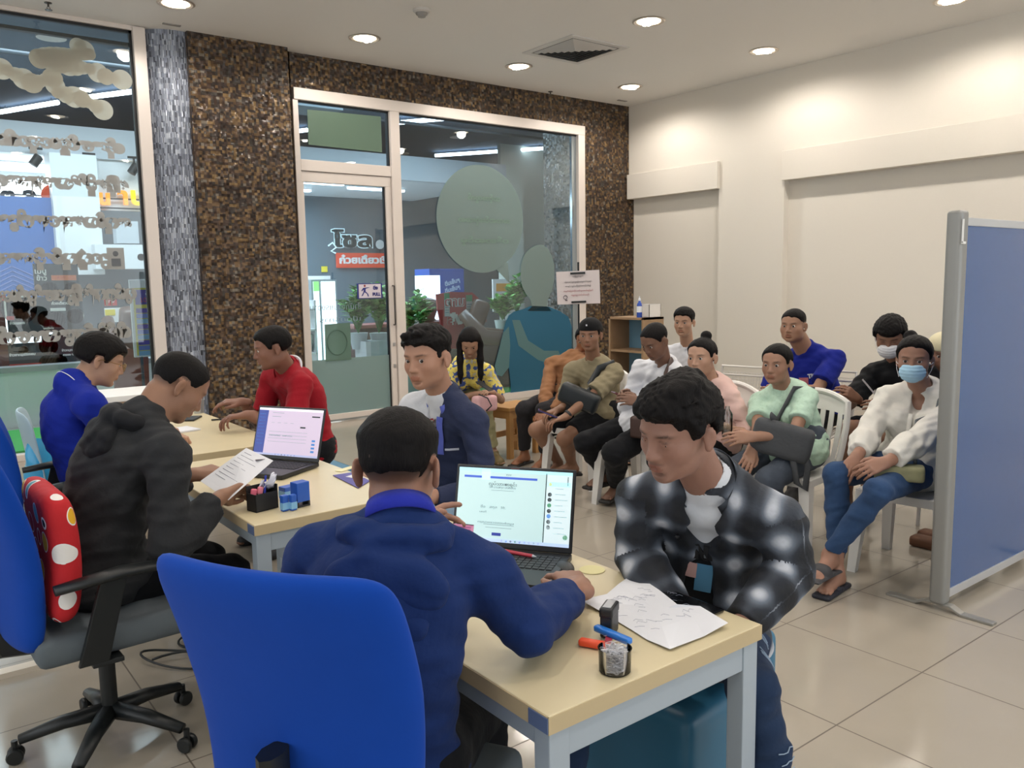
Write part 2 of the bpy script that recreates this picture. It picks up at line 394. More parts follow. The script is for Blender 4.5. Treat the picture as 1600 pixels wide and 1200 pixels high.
put('sensor_head', MB().lathe([(.055, -.03), (.05, -.045), (.035, -.055), (.034, -.065), (.0001, -.068)], seg=28), mat('detector_grey', '8e8b87', .5), sm, smooth=True)
def sprinkler(loc, lab):
    s = thing('sprinkler_head', lab, 'sprinkler', loc, 0, 'ceiling sprinklers')
    put('stem', MB().lathe([(.03, 0), (.03, -.006), (.008, -.01), (.008, -.035)], seg=14), mat('sprinkler_metal', '5c5650', .35, metal=.8), s, smooth=True)
    d = MB().lathe([(.006, -.055), (.028, -.058), (.03, -.062), (.0001, -.062)], seg=14)
    d.tube([(.008, 0, -.035), (.013, 0, -.045), (.005, 0, -.056)], .003, 6).tube([(-.008, 0, -.035), (-.013, 0, -.045), (-.005, 0, -.056)], .003, 6)
    put('deflector', d, MATS['sprinkler_metal'], s, smooth=True)
sprinkler((1.421,8.187,3.940), 'small sprinkler over the lettered window at upper left')
sprinkler((7.160,8.365,3.940), 'small sprinkler in front of the mosaic header')
for p, lab in (((2.435,8.215,3.940), 'thin slot plate in the ceiling above the grey column'), ((8.329,8.236,3.940), 'thin slot plate in the ceiling by the far corner')):
    tag(put('slot_plate', MB().box((0, 0, -.004), (.16, .04, .008)), mat('slot', '8d8984', .6), loc=p), lab, 'ceiling plate')

# ---- blue room divider on the right
dv = thing('room_divider', 'tall blue office partition with grey end post at right', 'partition', (3.76, 1.69, 0))
blue_l = mat('divider_blue', '285690', .2, coat=.5, noise=.03)
put('end_post', MB().span(-.035, .035, -.035, .035, .03, 1.80), mat('post_grey', '8f8f8c', .45, metal=.3), dv, bevel=.02, seg=4, smooth=True)
put('end_post', MB().span(1.08, 1.14, -.03, .03, .03, 1.78), MATS['post_grey'], dv, bevel=.01)
put('panel', MB().span(.045, 1.075, -.018, .018, .09, 1.735), blue_l, dv)
put('panel', MB().span(1.145, 2.6, -.018, .018, .09, 1.735), blue_l, dv)
put('rail', MB().span(.035, 2.6, -.024, .024, 1.735, 1.77), mat('rail_silver', 'c9ccd0', .3, metal=.5), dv, bevel=.003)
put('rail', MB().span(.035, 2.6, -.024, .024, .05, .09), MATS['rail_silver'], dv, bevel=.003)
ft = MB().box((0, .17, .006), (.045, .14, .012)).box((0, -.17, .006), (.045, .14, .012)).box((0, .08, .018), (.045, .06, .01), rx=-.45).box((0, -.08, .018), (.045, .06, .01), rx=.45).box((0, 0, .03), (.045, .12, .01))
put('foot', ft, mat('foot_steel', '9c9a94', .4, metal=.6), dv, bevel=.003)
put('foot', MB().box((1.11, 0, .006), (.045, .45, .012)).box((1.11, 0, .02), (.04, .06, .03)), MATS['foot_steel'], dv)
put('clip', MB().span(-.036, -.030, -.042, -.036, 1.66, 1.76).span(-.036, -.01, -.044, -.034, 1.655, 1.665), mat('clip_white', 'e5e5e2', .5), dv)

# ---- wooden shelf in the far corner
wood = mat('pine_wood', '9a7d5e', .5, noise=.12, bump=.1, bscale=30)
sh = thing('corner_shelf', 'low open wooden shelf with blue inside in the far corner', 'shelf', (6.60, 6.32, 0), R_(0))
put('case', MB().span(-.16, .16, -.26, -.235, 0, 1.12).span(-.16, .16, .235, .26, 0, 1.12).span(-.16, .16, -.26, .26, 1.095, 1.12), wood, sh, bevel=.002)
put('back_panel', MB().span(.14, .155, -.235, .235, .02, 1.095), mat('shelf_blue', '6f9cb8', .5), sh)
for z in (.02, .38, .74): put('shelf_board', MB().span(-.155, .14, -.235, .235, z, z+.022), wood, sh)
bt = thing('cleaner_bottle', 'white and blue pump bottle standing on the corner shelf', 'bottle', (6.50, 6.17, 1.12))
put('body', MB().lathe([(.028, 0), (.03, .01), (.03, .12), (.022, .15), (.012, .165), (.012, .18)], seg=18), mat('bottle_blue', '3556b4', .25), bt, smooth=True)
put('label_band', MB().lathe([(.0305, .055), (.0305, .12)], seg=18), mat('label_white', 'e8ecf2', .5), bt, smooth=True)
put('cap', MB().lathe([(.014, .178), (.014, .20), (.006, .205), (.006, .225), (.0001, .226)], seg=14), MATS['label_white'], bt, smooth=True)
bn = thing('plastic_bin', 'small white open plastic box on top of the corner shelf', 'box', (6.60, 6.12, 1.12))
put('box', MB().span(-.09, .09, -.08, -.075, 0, .14).span(-.09, .09, .075, .08, 0, .14).span(-.09, -.085, -.08, .08, 0, .14).span(.085, .09, -.08, .08, 0, .14).span(-.09, .09, -.08, .08, 0, .005), mat('bin_white', 'dcd8d2', .5), bn)
# two added, unseen window-shaped glowing panels framing the fill lights set at the top
fill_m = mat('fill_glow_pane', 'e6eef6', .4, emit=.45)  # pane glow added to go with the fill lights
w3 = thing('fill_window_front', 'added glowing fill panel with window frame behind the camera, unseen', 'window', (3.4, -3.18, 0)); w3['kind'] = 'structure'
fr = MB().span(-4.6, 4.6, -.02, .05, .20, .28).span(-4.6, 4.6, -.02, .05, 3.5, 3.58)
for k in range(5): fr.span(-4.6+2.28*k, -4.52+2.28*k, -.02, .05, .28, 3.5)
put('window_frame', fr, alu, w3); put('window_pane', MB().span(-4.52, 4.52, -.01, 0, .28, 3.5), fill_m, w3)
w4 = thing('fill_window_left', 'added glowing fill panel with window frame on the left wall, unseen', 'window', (-3.18, 2.4, 0)); w4['kind'] = 'structure'
fr = MB().span(-.02, .05, -3.6, 3.6, .42, .5).span(-.02, .05, -3.6, 3.6, 3.5, 3.58)
for k in range(4): fr.span(-.02, .05, -3.6+2.37*k, -3.52+2.37*k, .5, 3.5)
put('window_frame', fr, alu, w4); put('window_pane', MB().span(-.01, 0, -3.52, 3.52, .5, 3.5), fill_m, w4)

# ================================================================ THE MALL BEYOND THE GLASS
def L(p, root): return tuple(Vector(p)-root.location)
cf = mat('corridor_tile', 'b9b7b2', .25)
struct('floor_corridor', MB().span(-4, 20, 8.75, 20, -.05, 0), cf)
struct('sill_2', MB().span(3.7, 7.8, BW+.06, BW+.25, -.01, .02), alu_w)
dark_c = mat('corridor_ceiling_paint', '46586c', .8, noise=.2, bscale=8)
struct('ceiling_corridor', MB().span(-4, 20, 8.75, 13, 4.28, 4.35), dark_c)
struct('ceiling_corridor_2', MB().span(-4, 20, 13, 20, 4.28, 4.35), dark_c)
fas = mat('fascia_white', 'c6ccd2', .6)
struct('fascia', MB().span(-4, 9.9, 12.9, 13.05, 3.33, 3.75), fas)
struct('shop_ceiling', MB().span(-4, 9.9, 13.05, 17, 3.36, 3.42), mat('shop_white', 'e4e8ea', .6))
grey = mat('shop_grey_wall', '5d6c76', .7, noise=.05)
struct('wall_shop_back', MB().span(3.4, 13, 16.4, 16.6, 0, 4.28), grey)
struct('wall_shop_back_left', MB().span(-4, 3.4, 15.2, 15.4, 0, 3.4), MATS['shop_white'])
struct('wall_corridor_end', MB().span(-4.1, -4, 8.75, 17, 0, 4.3), MATS['shop_white'])
struct('wall_shop_right', MB().span(9.9, 10.3, 12.9, 13.2, 0, 3.75).span(10.3, 18, 13.6, 13.7, 0, 4.28), mat('cream_shop', 'ccd2c6', .6))
struct('corridor_pier', MB().span(7.98, 8.60, 8.80, 9.5, 0, 4.28), mosaic_mat('dark_pier_mosaic', [(0, lin((30, 36, 38))), (.4, lin((46, 52, 52))), (.7, lin((62, 64, 58))), (.9, lin((84, 82, 72)))], metal=.2))
# ducts and pipes under the dark corridor ceiling
duct = thing('air_duct', 'grey metal air duct under the dark corridor ceiling', 'duct', (5.0, 11.2, 3.95))
put('hanger', MB().span(-.8, -.78, -.3, .3, .24, .335).span(.4, .42, -.3, .3, .24, .335), MATS['pipe_grey'] if 'pipe_grey' in MATS else mat('pipe_grey', '434c55', .5), duct)
put('duct', MB().span(-.9, .5, -.3, .3, 0, .25), mat('duct_grey', '707a80', .5, metal=.4), duct)
for x0, x1, y, z in ((4, 11, 11.9, 4.1), (4, 11, 10.4, 4.15), (0, 4, 10.8, 4.12)):
    tag(put('ceiling_pipe', MB().tube([(x0, y, z), (x1, y, z)], .025, 8), mat('pipe_grey', '434c55', .5), smooth=True), 'thin pipe running below the dark corridor ceiling', 'pipe', 'pipes under the corridor ceiling')
tube_m = mat('led_tube', 'eef6ff', .4, emit=7.0)
for a, b, lab in (((1.813,14.904,4.200), (2.399,13.721,4.200), 'white light tube beyond the left window, left one of two'), ((2.682,13.138,4.200), (3.154,12.358,4.200), 'white light tube beyond the left window, next to the window frame'),
             ((9.756,15.174,4.200), (11.224,13.092,4.200), 'longest white light tube above the speech bubble'), ((7.249,12.473,4.200), (7.752,11.697,4.200), 'white light tube at the top of the big pane'),
             ((6.133,14.159,4.200), (6.281,13.847,4.200), 'short white light tube in the pane over the door')):
    a, b = Vector(a), Vector(b); t = thing('light_tube', lab, 'light', tuple(a)); d = b-a
    put('tube', MB().tube([(0, 0, 0), tuple(d)], .035, 8), tube_m, t, smooth=True)
    put('hanger', MB().tube([tuple(d*.1), tuple(d*.1+Vector((0, 0, .08)))], .006, 6).tube([tuple(d*.9), tuple(d*.9+Vector((0, 0, .08)))], .006, 6), MATS['pipe_grey'], t)
cdl = mat('corridor_lamp', 'fff0d8', .5, emit=8)
for p, lab in (((1.827,10.506,4.270), 'round lamp over the corridor, upper left window'), ((9.087,13.333,4.270), 'round lamp over the corridor above the speech bubble'), ((9.216,15.634,4.270), 'round lamp right of the mullion in the corridor'),
               ((6.936,13.537,4.270), 'round lamp seen through the pane over the door'), ((11.690,14.891,4.270), 'round lamp below the longest light tube')):
    t = thing('corridor_downlight', lab, 'ceiling light', p)
    put('lamp_ring', MB().lathe([(.12, .0), (.15, -.005), (.15, -.02), (.12, -.02)], seg=24), ring_m, t, smooth=True)
    put('lamp', MB().lathe([(.12, -.012), (.0001, -.012)], seg=24), cdl, t)
for i, (x, y) in enumerate(((4.6, 14.2), (4.9, 15.2), (6.4, 14.0), (6.3, 15.2), (7.9, 14.4), (2.0, 14.0))):
    t = thing('batten_light', 'bright white batten lamp on the opposite shop ceiling', 'light', (x, y, 3.30), 0, 'batten lamps in the opposite shop')
    put('tube', MB().span(-.6, .6, -.05, .05, 0, .04), tube_m, t, bevel=.01); put('housing', MB().span(-.62, .62, -.06, .06, .04, .06), MATS['shop_white'], t)
# track spotlights of the left shop
for p, lab in (((1.928,12.800,3.243), 'black track spotlight hanging left, above the shop letters'), ((2.570,12.800,3.221), 'black track spotlight in the middle of three'), ((3.150,12.800,3.216), 'black track spotlight nearest the window frame')):
    t = thing('track_spotlight', lab, 'spotlight', p)
    put('bracket', MB().tube([(0, 0, .15), (0, 0, .03)], .015, 8).box((0, 0, .15), (.16, .03, .03)), mat('black_metal', '17181a', .5), t)
    put('lamp_head', MB().lathe([(.045, -.09), (.06, -.085), (.06, .05), (.03, .07)], seg=16, rot=Matrix.Rotation(.6, 3, 'Y')), MATS['black_metal'], t, smooth=True)
# --- left shop sign letters
sg = thing('shop_sign', 'row of big cut out Thai letters on the white shop front', 'sign', (2.305,12.850,2.745))
colr = [('black_letter', '1c2630', 0), ('orange_letter', 'd9502e', 0), ('amber_letter', 'f0923a', 1.0), ('yellow_letter', 'f5c62c', 1.0)]
for (px, txt, ci, s_) in (((1.562,12.850,2.744), 'ต', 0, .42), ((1.814,12.850,2.756), 'ล', 0, .46), ((2.323,12.850,2.780), 'า', 2, .40), ((2.509,12.850,2.806), 'ษ', 3, .34), ((2.736,12.850,2.782), 'น', 2, .38), ((2.988,12.850,2.811), 'า', 2, .46), ((3.177,12.850,2.820), 'บ', 3, .48)):
    nm, h_, e_ = colr[ci]
    lettering('letter', txt, s_, mat(nm, h_, .5, emit=e_), L(px, sg), (1, 0, 0), (0, 0, 1), sg, 'thai', .03, .012)
put('heart_mark', MB().lathe([(.0001, -.05), (.12, -.04), (.15, .02), (.12, .04)], seg=24, rot=Matrix.Rotation(math.pi/2, 3, 'X')), mat('orange_letter', 'd9502e', .5), sg, loc=L((2.098,12.850,2.786), sg))
put('rail', MB().span(-1.2, 1.1, .02, .04, -.10, -.08).span(-1.2, 1.1, .02, .04, .03, .05), black_gap, sg)
# --- shop front panels on the left
def flat(name, lab, cat, x0, x1, z0, z1, y, m, group=None, thick=.03):
    t = thing(name, lab, cat, ((x0+x1)/2, y, z0), 0, group)
    put('panel', MB().span((x0-x1)/2, (x1-x0)/2, 0, thick, 0, z1-z0), m, t)
    return t
blu = flat('blue_poster', 'blue shop wall poster with a round green fruit, left edge', 'poster', 1.0, 2.05, 1.35, 2.75, 12.75, mat('poster_blue', '2f66ae', .5))
put('green_fruit', MB().lathe([(.26, 0), (.25, -.02), (.0001, -.03)], seg=28, rot=Matrix.Rotation(math.pi/2, 3, 'X') ), mat('poster_green', '2fbfa2', .5), blu, loc=(-.38, -.0, .98))
zg = MB()
for k in range(5):
    for s0 in range(2):
        x = -.5+s0*.5; zg.taper((x, -.006, .25+k*.06), (x+.25, -.006, .12+k*.06), (.02, .008), (.02, .008)); zg.taper((x+.25, -.006, .12+k*.06), (x+.5, -.006, .25+k*.06), (.02, .008), (.02, .008))
put('wave_pattern', zg, mat('poster_violet', '7f8fc8', .6), blu)
struct('trim_shop_white', MB().span(2.05, 2.62, 12.6, 13.0, 1.72, 3.33).span(2.62, 3.4, 12.95, 13.05, 2.6, 3.33), MATS['shop_white'])
struct('wall_shop_grey_left', MB().span(2.05, 3.95, 12.9, 13.0, 0, 2.62), mat('shop_slate', '62666a', .7))
# menu boards: dark panels with dishes
mdark = mat('menu_board_dark', '3d4045', .6)
dish_m = [mat('dish_cream', 'd9c49a', .5, noise=.3, bscale=60), mat('dish_brown', '8a5a3c', .5, noise=.35, bscale=60), mat('dish_yellow', 'd8b03c', .5, noise=.25, bscale=60), mat('dish_red', 'a8463a', .5, noise=.3, bscale=60), mat('dish_green', '9aa86a', .5, noise=.3, bscale=60)]
white_t = mat('sign_white', 'e6e6e4', .6); red_t = mat('sign_red', 'c23a34', .5); org_t = mat('sign_orange', 'e07a48', .5); yel_t = mat('sign_yellow', 'e3cf3a', .5)
plate_m = mat('plate_white', 'e9e6de', .4)
MY = 10.8
def menu(lab, x0, x1, z0, z1, dishes=(), bars=(), texts=(), base=None):
    t = flat('menu_board', lab, 'menu board', x0, x1, z0, z1, MY, base or mdark, None)
    cx = (x0+x1)/2
    for (x, z, r, k) in dishes:
        put('plate', MB().lathe([(r, 0), (r*.9, -.012), (.0001, -.010)], seg=24, rot=Matrix.Rotation(math.pi/2, 3, 'X')), plate_m, t, loc=(x-cx, 0, z-z0))
        put('dish', MB().lathe([(r*.78, -.010), (r*.6, -.018), (.0001, -.022)], seg=20, rot=Matrix.Rotation(math.pi/2, 3, 'X')), dish_m[k], t, loc=(x-cx, .0, z-z0))
    for (a, b, c, d, mm) in bars: put('coloured_band', MB().span(a-cx, b-cx, -.006, .001, c-z0, d-z0), mm, t)
    for (x, z, s_, tx, mm, sc_) in texts: lettering('writing', tx, s_, mm, (x-cx, -.004, z-z0), (1, 0, 0), (0, 0, 1), t, sc_, .001, .002)
    return t
menu('dark menu board headed with white Thai writing, top of the middle column', (1.498,10.800,1.819)[0], (1.956,10.800,1.819)[0], (1.657,10.800,1.455)[2], (1.685,10.800,1.819)[2],
     dishes=[((1.644,10.800,1.543)[0], (1.643,10.800,1.528)[2], .085, 3), ((1.880,10.800,1.524)[0], (1.880,10.800,1.524)[2], .085, 2)],
     bars=[((1.673,10.800,1.659)[0], (1.931,10.800,1.656)[0], (1.802,10.800,1.628)[2], (1.806,10.800,1.687)[2], org_t)],
     texts=[((1.568,10.800,1.733)[0], (1.568,10.800,1.733)[2], .12, 'เมนู', white_t, 'thai'), ((1.575,10.800,1.653)[0], (1.575,10.800,1.653)[2], .11, 'ข้าว', white_t, 'thai'), ((1.804,10.800,1.658)[0], (1.804,10.800,1.658)[2], .04, 'ก๋วยเตี๋ยวเรือ', red_t, 'thai')])
menu('dark menu board with a big noodle bowl and a yellow curry plate', (1.202,10.800,1.466)[0], (1.972,10.800,1.387)[0], (1.495,10.800,1.036)[2], (1.527,10.800,1.443)[2],
     dishes=[((1.325,10.800,1.298)[0], (1.327,10.800,1.319)[2], .18, 0), ((1.585,10.800,1.193)[0], (1.585,10.800,1.193)[2], .09, 0), ((1.695,10.800,1.181)[0], (1.695,10.800,1.181)[2], .09, 4), ((1.891,10.800,1.210)[0], (1.891,10.800,1.210)[2], .09, 2)],
     bars=[((1.635,10.800,1.338)[0], (1.793,10.800,1.333)[0], (1.709,10.800,1.277)[2], (1.712,10.800,1.313)[2], white_t), ((1.195,10.800,1.231)[0], (1.269,10.800,1.228)[0], (1.229,10.800,1.193)[2], (1.233,10.800,1.236)[2], red_t)],
     texts=[((1.749,10.800,1.364)[0], (1.749,10.800,1.364)[2], .06, 'ก๋วยเตี๋ยวน้ำ', white_t, 'thai'), ((1.295,10.800,1.155)[0], (1.295,10.800,1.155)[2], .05, 'ข้าวหมูแดง', white_t, 'thai'), ((1.602,10.800,1.082)[0], (1.602,10.800,1.082)[2], .04, 'บะหมี่แห้ง', white_t, 'thai')])
menu('dark menu board with red lower block at lower left', (1.184,10.800,0.944)[0], (1.525,10.800,0.924)[0], (1.319,10.800,0.416)[2], (1.359,10.800,0.926)[2],
     dishes=[((1.331,10.800,0.892)[0], (1.331,10.800,0.892)[2]-.05, .05, 1)],
     bars=[((1.180,10.800,0.655)[0], (1.496,10.800,0.630)[0], (1.322,10.800,0.460)[2], (1.340,10.800,0.694)[2], red_t), ((1.317,10.800,0.644)[0], (1.419,10.800,0.636)[0], (1.367,10.800,0.626)[2], (1.370,10.800,0.670)[2], white_t), ((1.230,10.800,0.578)[0], (1.381,10.800,0.566)[0], (1.324,10.800,0.490)[2], (1.332,10.800,0.585)[2], org_t)],
     texts=[((1.317,10.800,0.798)[0], (1.317,10.800,0.798)[2], .055, 'ข้าวขาหมูเมืองยม', white_t, 'thai')])
menu('dark menu board with two round dishes behind the man in blue', (1.525,10.800,0.924)[0], (1.936,10.800,0.900)[0], (1.641,10.800,0.386)[2], (1.689,10.800,1.011)[2],
     dishes=[((1.559,10.800,0.692)[0], (1.559,10.800,0.692)[2], .085, 4), ((1.684,10.800,0.691)[0], (1.684,10.800,0.691)[2], .085, 3), ((1.586,10.800,0.876)[0], (1.586,10.800,0.876)[2], .10, 3)],
     bars=[((1.533,10.800,0.516)[0], (1.617,10.800,0.509)[0], (1.565,10.800,0.424)[2], (1.571,10.800,0.498)[2], mat('sign_blue', '2a3c9c', .5)), ((1.533,10.800,0.516)[0], (1.690,10.800,0.503)[0], (1.571,10.800,0.498)[2], (1.573,10.800,0.527)[2], white_t)],
     texts=[((1.793,10.800,0.811)[0], (1.794,10.800,0.818)[2], .05, 'ข้าวหมูทอด', white_t, 'thai'), ((1.803,10.800,0.765)[0], (1.803,10.800,0.765)[2], .045, 'ราดซอสพริก', white_t, 'thai'), ((1.621,10.800,0.561)[0], (1.621,10.800,0.561)[2], .045, 'สั่งอาหาร', white_t, 'thai')])
menu('dark red panel at far left below the frosted lettering', (1.047,10.800,0.916)[0], (1.182,10.800,0.908)[0], (1.104,10.800,0.480)[2], (1.184,10.800,1.480)[2], bars=[((1.096,10.800,1.447)[0], (1.206,10.800,1.444)[0], (1.179,10.800,1.410)[2], (1.183,10.800,1.466)[2], red_t)], base=mat('panel_maroon', '5c2c28', .6))
# counter of the kiosk
kc = thing('kiosk_counter', 'white counter of the food kiosk below the menu boards', 'counter', ((1.704,10.800,0.335)[0], 10.7, 0))
put('body', MB().span(-1.1, 1.6, -.1, .5, 0, .62), MATS['shop_white'], kc); put('ledge', MB().span(-1.15, 1.65, -.16, .55, .62, .68), mat('ledge_grey', 'a9acae', .5), kc)
mr = thing('brown_screen', 'brown folding screen behind the man with glasses', 'screen', (2.306,10.200,0.425))
put('panel', MB().poly([L((2.232,10.200,0.838), mr), L((2.334,10.200,0.831), mr), L((2.515,10.200,0.722), mr), (L((2.492,10.200,0.378), mr)[0], 0, -mr.location.z), (L((2.120,10.200,0.412), mr)[0], 0, -mr.location.z), L((2.138,10.200,0.660), mr)], (0, .04, 0)), mat('screen_brown', '7a4034', .6), mr)
# white electrical cabinet and small notices on the slate wall
eb = flat('electrical_cabinet', 'white metal cabinet with a lock behind the window lettering', 'cabinet', (2.474,12.400,2.093)[0], (3.197,12.400,2.102)[0], (2.791,12.400,1.791)[2], (2.814,12.400,2.123)[2], 12.4, MATS['shop_white'], thick=.3)
put('lock', MB().lathe([(.05, 0), (.05, -.02), (.0001, -.03)], seg=18, rot=Matrix.Rotation(math.pi/2, 3, 'X')), mat('lock_grey', '6a6f76', .4, metal=.5), eb, loc=(.22, 0, .16))
flat('white_box', 'white box mounted above the electrical cabinet', 'box', (2.762,12.400,2.313)[0], (3.051,12.400,2.320)[0], (2.815,12.400,2.141)[2], (2.837,12.400,2.445)[2], 12.42, fas, thick=.2)
nt = flat('notice_sheet', 'white notices with yellow notes right of the menu boards', 'notice', (2.573,12.400,1.244)[0], (2.884,12.400,1.233)[0], (2.739,12.400,1.052)[2], (2.753,12.400,1.255)[2], 12.6, white_t, thick=.01)
put('yellow_note', MB().span(-.15, -.02, -.01, 0, .10, .18).span(.04, .17, -.01, 0, .11, .19), yel_t, nt)
ov = flat('round_red_sign', 'small red oval sign with white Thai writing', 'sign', (2.581,12.400,1.357)[0], (2.743,12.400,1.353)[0], (2.657,12.400,1.285)[2], (2.663,12.400,1.372)[2], 12.6, red_t, thick=.01)
lettering('writing', 'ขาย', .09, white_t, (0, -.006, .06), (1, 0, 0), (0, 0, 1), ov, 'thai')
# standing notice board with a white frame inside the room's glass
ps = thing('notice_stand', 'white framed upright notice with purple and green rows by the window', 'notice', ((2.300,9.600,0.760)[0], 9.6, 0))
a0 = L((2.223,9.600,1.616), ps); a1 = L((2.517,9.600,1.612), ps); a2 = L((2.488,9.600,0.775), ps); a3 = L((2.224,9.600,0.794), ps)
put('frame', MB().span(a0[0], a1[0], 0, .03, a3[2]-.02, a0[2]), mat('frame_white', 'd6d8da', .4), ps, bevel=.01)
put('poster', MB().span(a0[0]+.03, a1[0]-.03, -.004, 0, a3[2], a0[2]-.09), mat('poster_yellow', 'c9bf4a', .6), ps)
zz = a0[2]-.11
put('header_block', MB().span(a0[0]+.05, a1[0]-.05, -.008, -.004, zz-.16, zz), mat('poster_purple', '4a3c96', .6), ps)
lettering('writing', '10', .09, red_t, (a0[0]+.13, -.010, zz-.11), (1, 0, 0), (0, 0, 1), ps); lettering('writing', 'บริการ', .05, white_t, (a0[0]+.20, -.010, zz-.045), (1, 0, 0), (0, 0, 1), ps, 'thai')
for k in range(9):
    z_ = zz-.20-k*.058
    put('row_block', MB().span(a0[0]+.05, a0[0]+.17, -.008, -.004, z_-.05, z_), mat('row_violet%d' % (k % 3), ('5a4aa0', '6f7fc0', '7fa6c8')[k % 3], .6), ps)
    put('row_block', MB().span(a0[0]+.175, a1[0]-.05, -.008, -.004, z_-.05, z_), mat('row_green%d' % (k % 3), ('3d8a5c', '7fb89a', '9cc8b0')[k % 3], .6), ps)
put('stand', MB().tube([(0, .015, 0), (0, .015, a3[2])], .015, 8).box((0, .015, .01), (.3, .3, .02)), MATS['pipe_grey'], ps)
# --- things seen through the door and the big pane
s2 = thing('noodle_shop_sign', 'dark Thai letters over a red sign on the slate shop wall', 'sign', (8.480,16.350,2.429))
neon = mat('outlined_letter', '1d2f35', .4)
lettering('letters', 'โซล', .62, neon, L((8.334,16.300,2.451), s2), (1, 0, 0), (0, 0, 1), s2, 'thai', .03, .01, width=.92)
lettering('letter_outline', 'โซล', .62, mat('letter_glow', 'cfe4e8', .4, emit=.6), L((8.354,16.340,2.453), s2), (1, 0, 0), (0, 0, 1), s2, 'thai', .01, .03, width=.98)
rb = L((7.932,16.300,2.190), s2); rc = L((9.348,16.300,1.875), s2)
put('red_board', MB().span(rb[0], rc[0], -.04, 0, rc[2], rb[2]), mat('neon_red', 'c8452c', .5, emit=.4), s2)
lettering('red_board_writing', 'ก๋วยเตี๋ยวเรือ', .30, white_t, ((rb[0]+rc[0])/2, -.05, (rb[2]+rc[2])/2), (1, 0, 0), (0, 0, 1), s2, 'thai', .01, .008, width=(rc[0]-rb[0])*.92)
put('round_mark', MB().lathe([(.10, 0), (.10, -.02), (.0001, -.03)], seg=20, rot=Matrix.Rotation(math.pi/2, 3, 'X')), white_t, s2, loc=L((8.982,16.300,2.378), s2))
put('swirl_mark', MB().tube([(-.1, 0, .05), (0, 0, .12), (.08, 0, .02), (-.04, 0, -.06), (.06, 0, -.1)], .018, 6), MATS['letter_glow'], s2, loc=L((7.848,16.300,2.283), s2))
ys = flat('yellow_label', 'small yellow warning label on the slate wall', 'label', (7.610,16.300,1.895)[0], (7.741,16.300,1.894)[0], (7.678,16.300,1.788)[2], (7.684,16.300,1.908)[2], 16.375, yel_t, thick=.02)
for a, b, c, d, lab in ((480, 500, 431, 446, 'white switch plate left of the glowing green sign'), (503, 517, 430, 440, 'white switch plate right of the door reflection')):
    pass
flat('switch_plate', 'white switch plate above the glowing white panel', 'switch', (7.293,16.380,1.712)[0], (7.800,16.380,1.707)[0], (7.556,16.380,1.522)[2], (7.566,16.380,1.709)[2], 16.375, white_t, thick=.02)
fz = thing('lit_panel', 'tall glowing white display panel with a green top', 'lit panel', ((5.625,12.200,0.360)[0], 12.2, 0))
q0 = L((5.512,12.200,1.575), fz); q1 = L((5.882,12.200,1.570), fz); q2 = L((5.568,12.200,0.303), fz)
put('frame', MB().span(q0[0]-.03, q1[0]+.03, .0, .3, 0, q0[2]+.03), mat('fridge_grey', '9aa4a8', .4), fz)
put('lit_face', MB().span(q0[0], q0[0]+.09, -.01, 0, q2[2], q0[2]).span(q0[0]+.13, q1[0], -.01, 0, q2[2], q0[2]), mat('lit_white', 'f2f8fa', .4, emit=2.2), fz)
put('green_top', MB().span(q0[0], q0[0]+.09, -.014, -.004, q0[2]-.15, q0[2]), mat('lit_green', '8fe07a', .4, emit=1.2), fz)
fr2 = thing('drinks_fridge', 'blue drinks fridge with lit white front in the corridor', 'fridge', ((8.529,13.000,0.466)[0], 13.0, 0))
q0 = L((8.151,13.000,1.779), fr2); q1 = L((8.373,13.000,1.778), fr2); q2 = L((8.932,13.000,1.776), fr2); zt = q0[2]
put('cabinet', MB().span(q1[0]-.02, q2[0], 0, .6, .1, zt), mat('fridge_blue', '2452a8', .35), fr2, bevel=.02)
put('glass_front', MB().span(q0[0], q1[0], -.02, .5, .25, zt-.12), mat('fridge_lit', 'eef6ff', .3, emit=2.2), fr2)
put('header', MB().span(q0[0], q1[0], -.02, .5, zt-.12, zt), MATS['fridge_blue'], fr2)
put('shelf_front', MB().span(q0[0], q1[0], -.02, .5, .0, .25), MATS['fridge_grey'], fr2)
for k in range(3): lettering('writing', 'ดื่มเย็นๆ', .15, mat('fridge_writing', 'b9d4f0', .5), ((q1[0]+q2[0])/2, -.012, zt-.25-.13*k), (1, 0, .25), (-.25, 0, 1), fr2, 'thai', .002, .004)
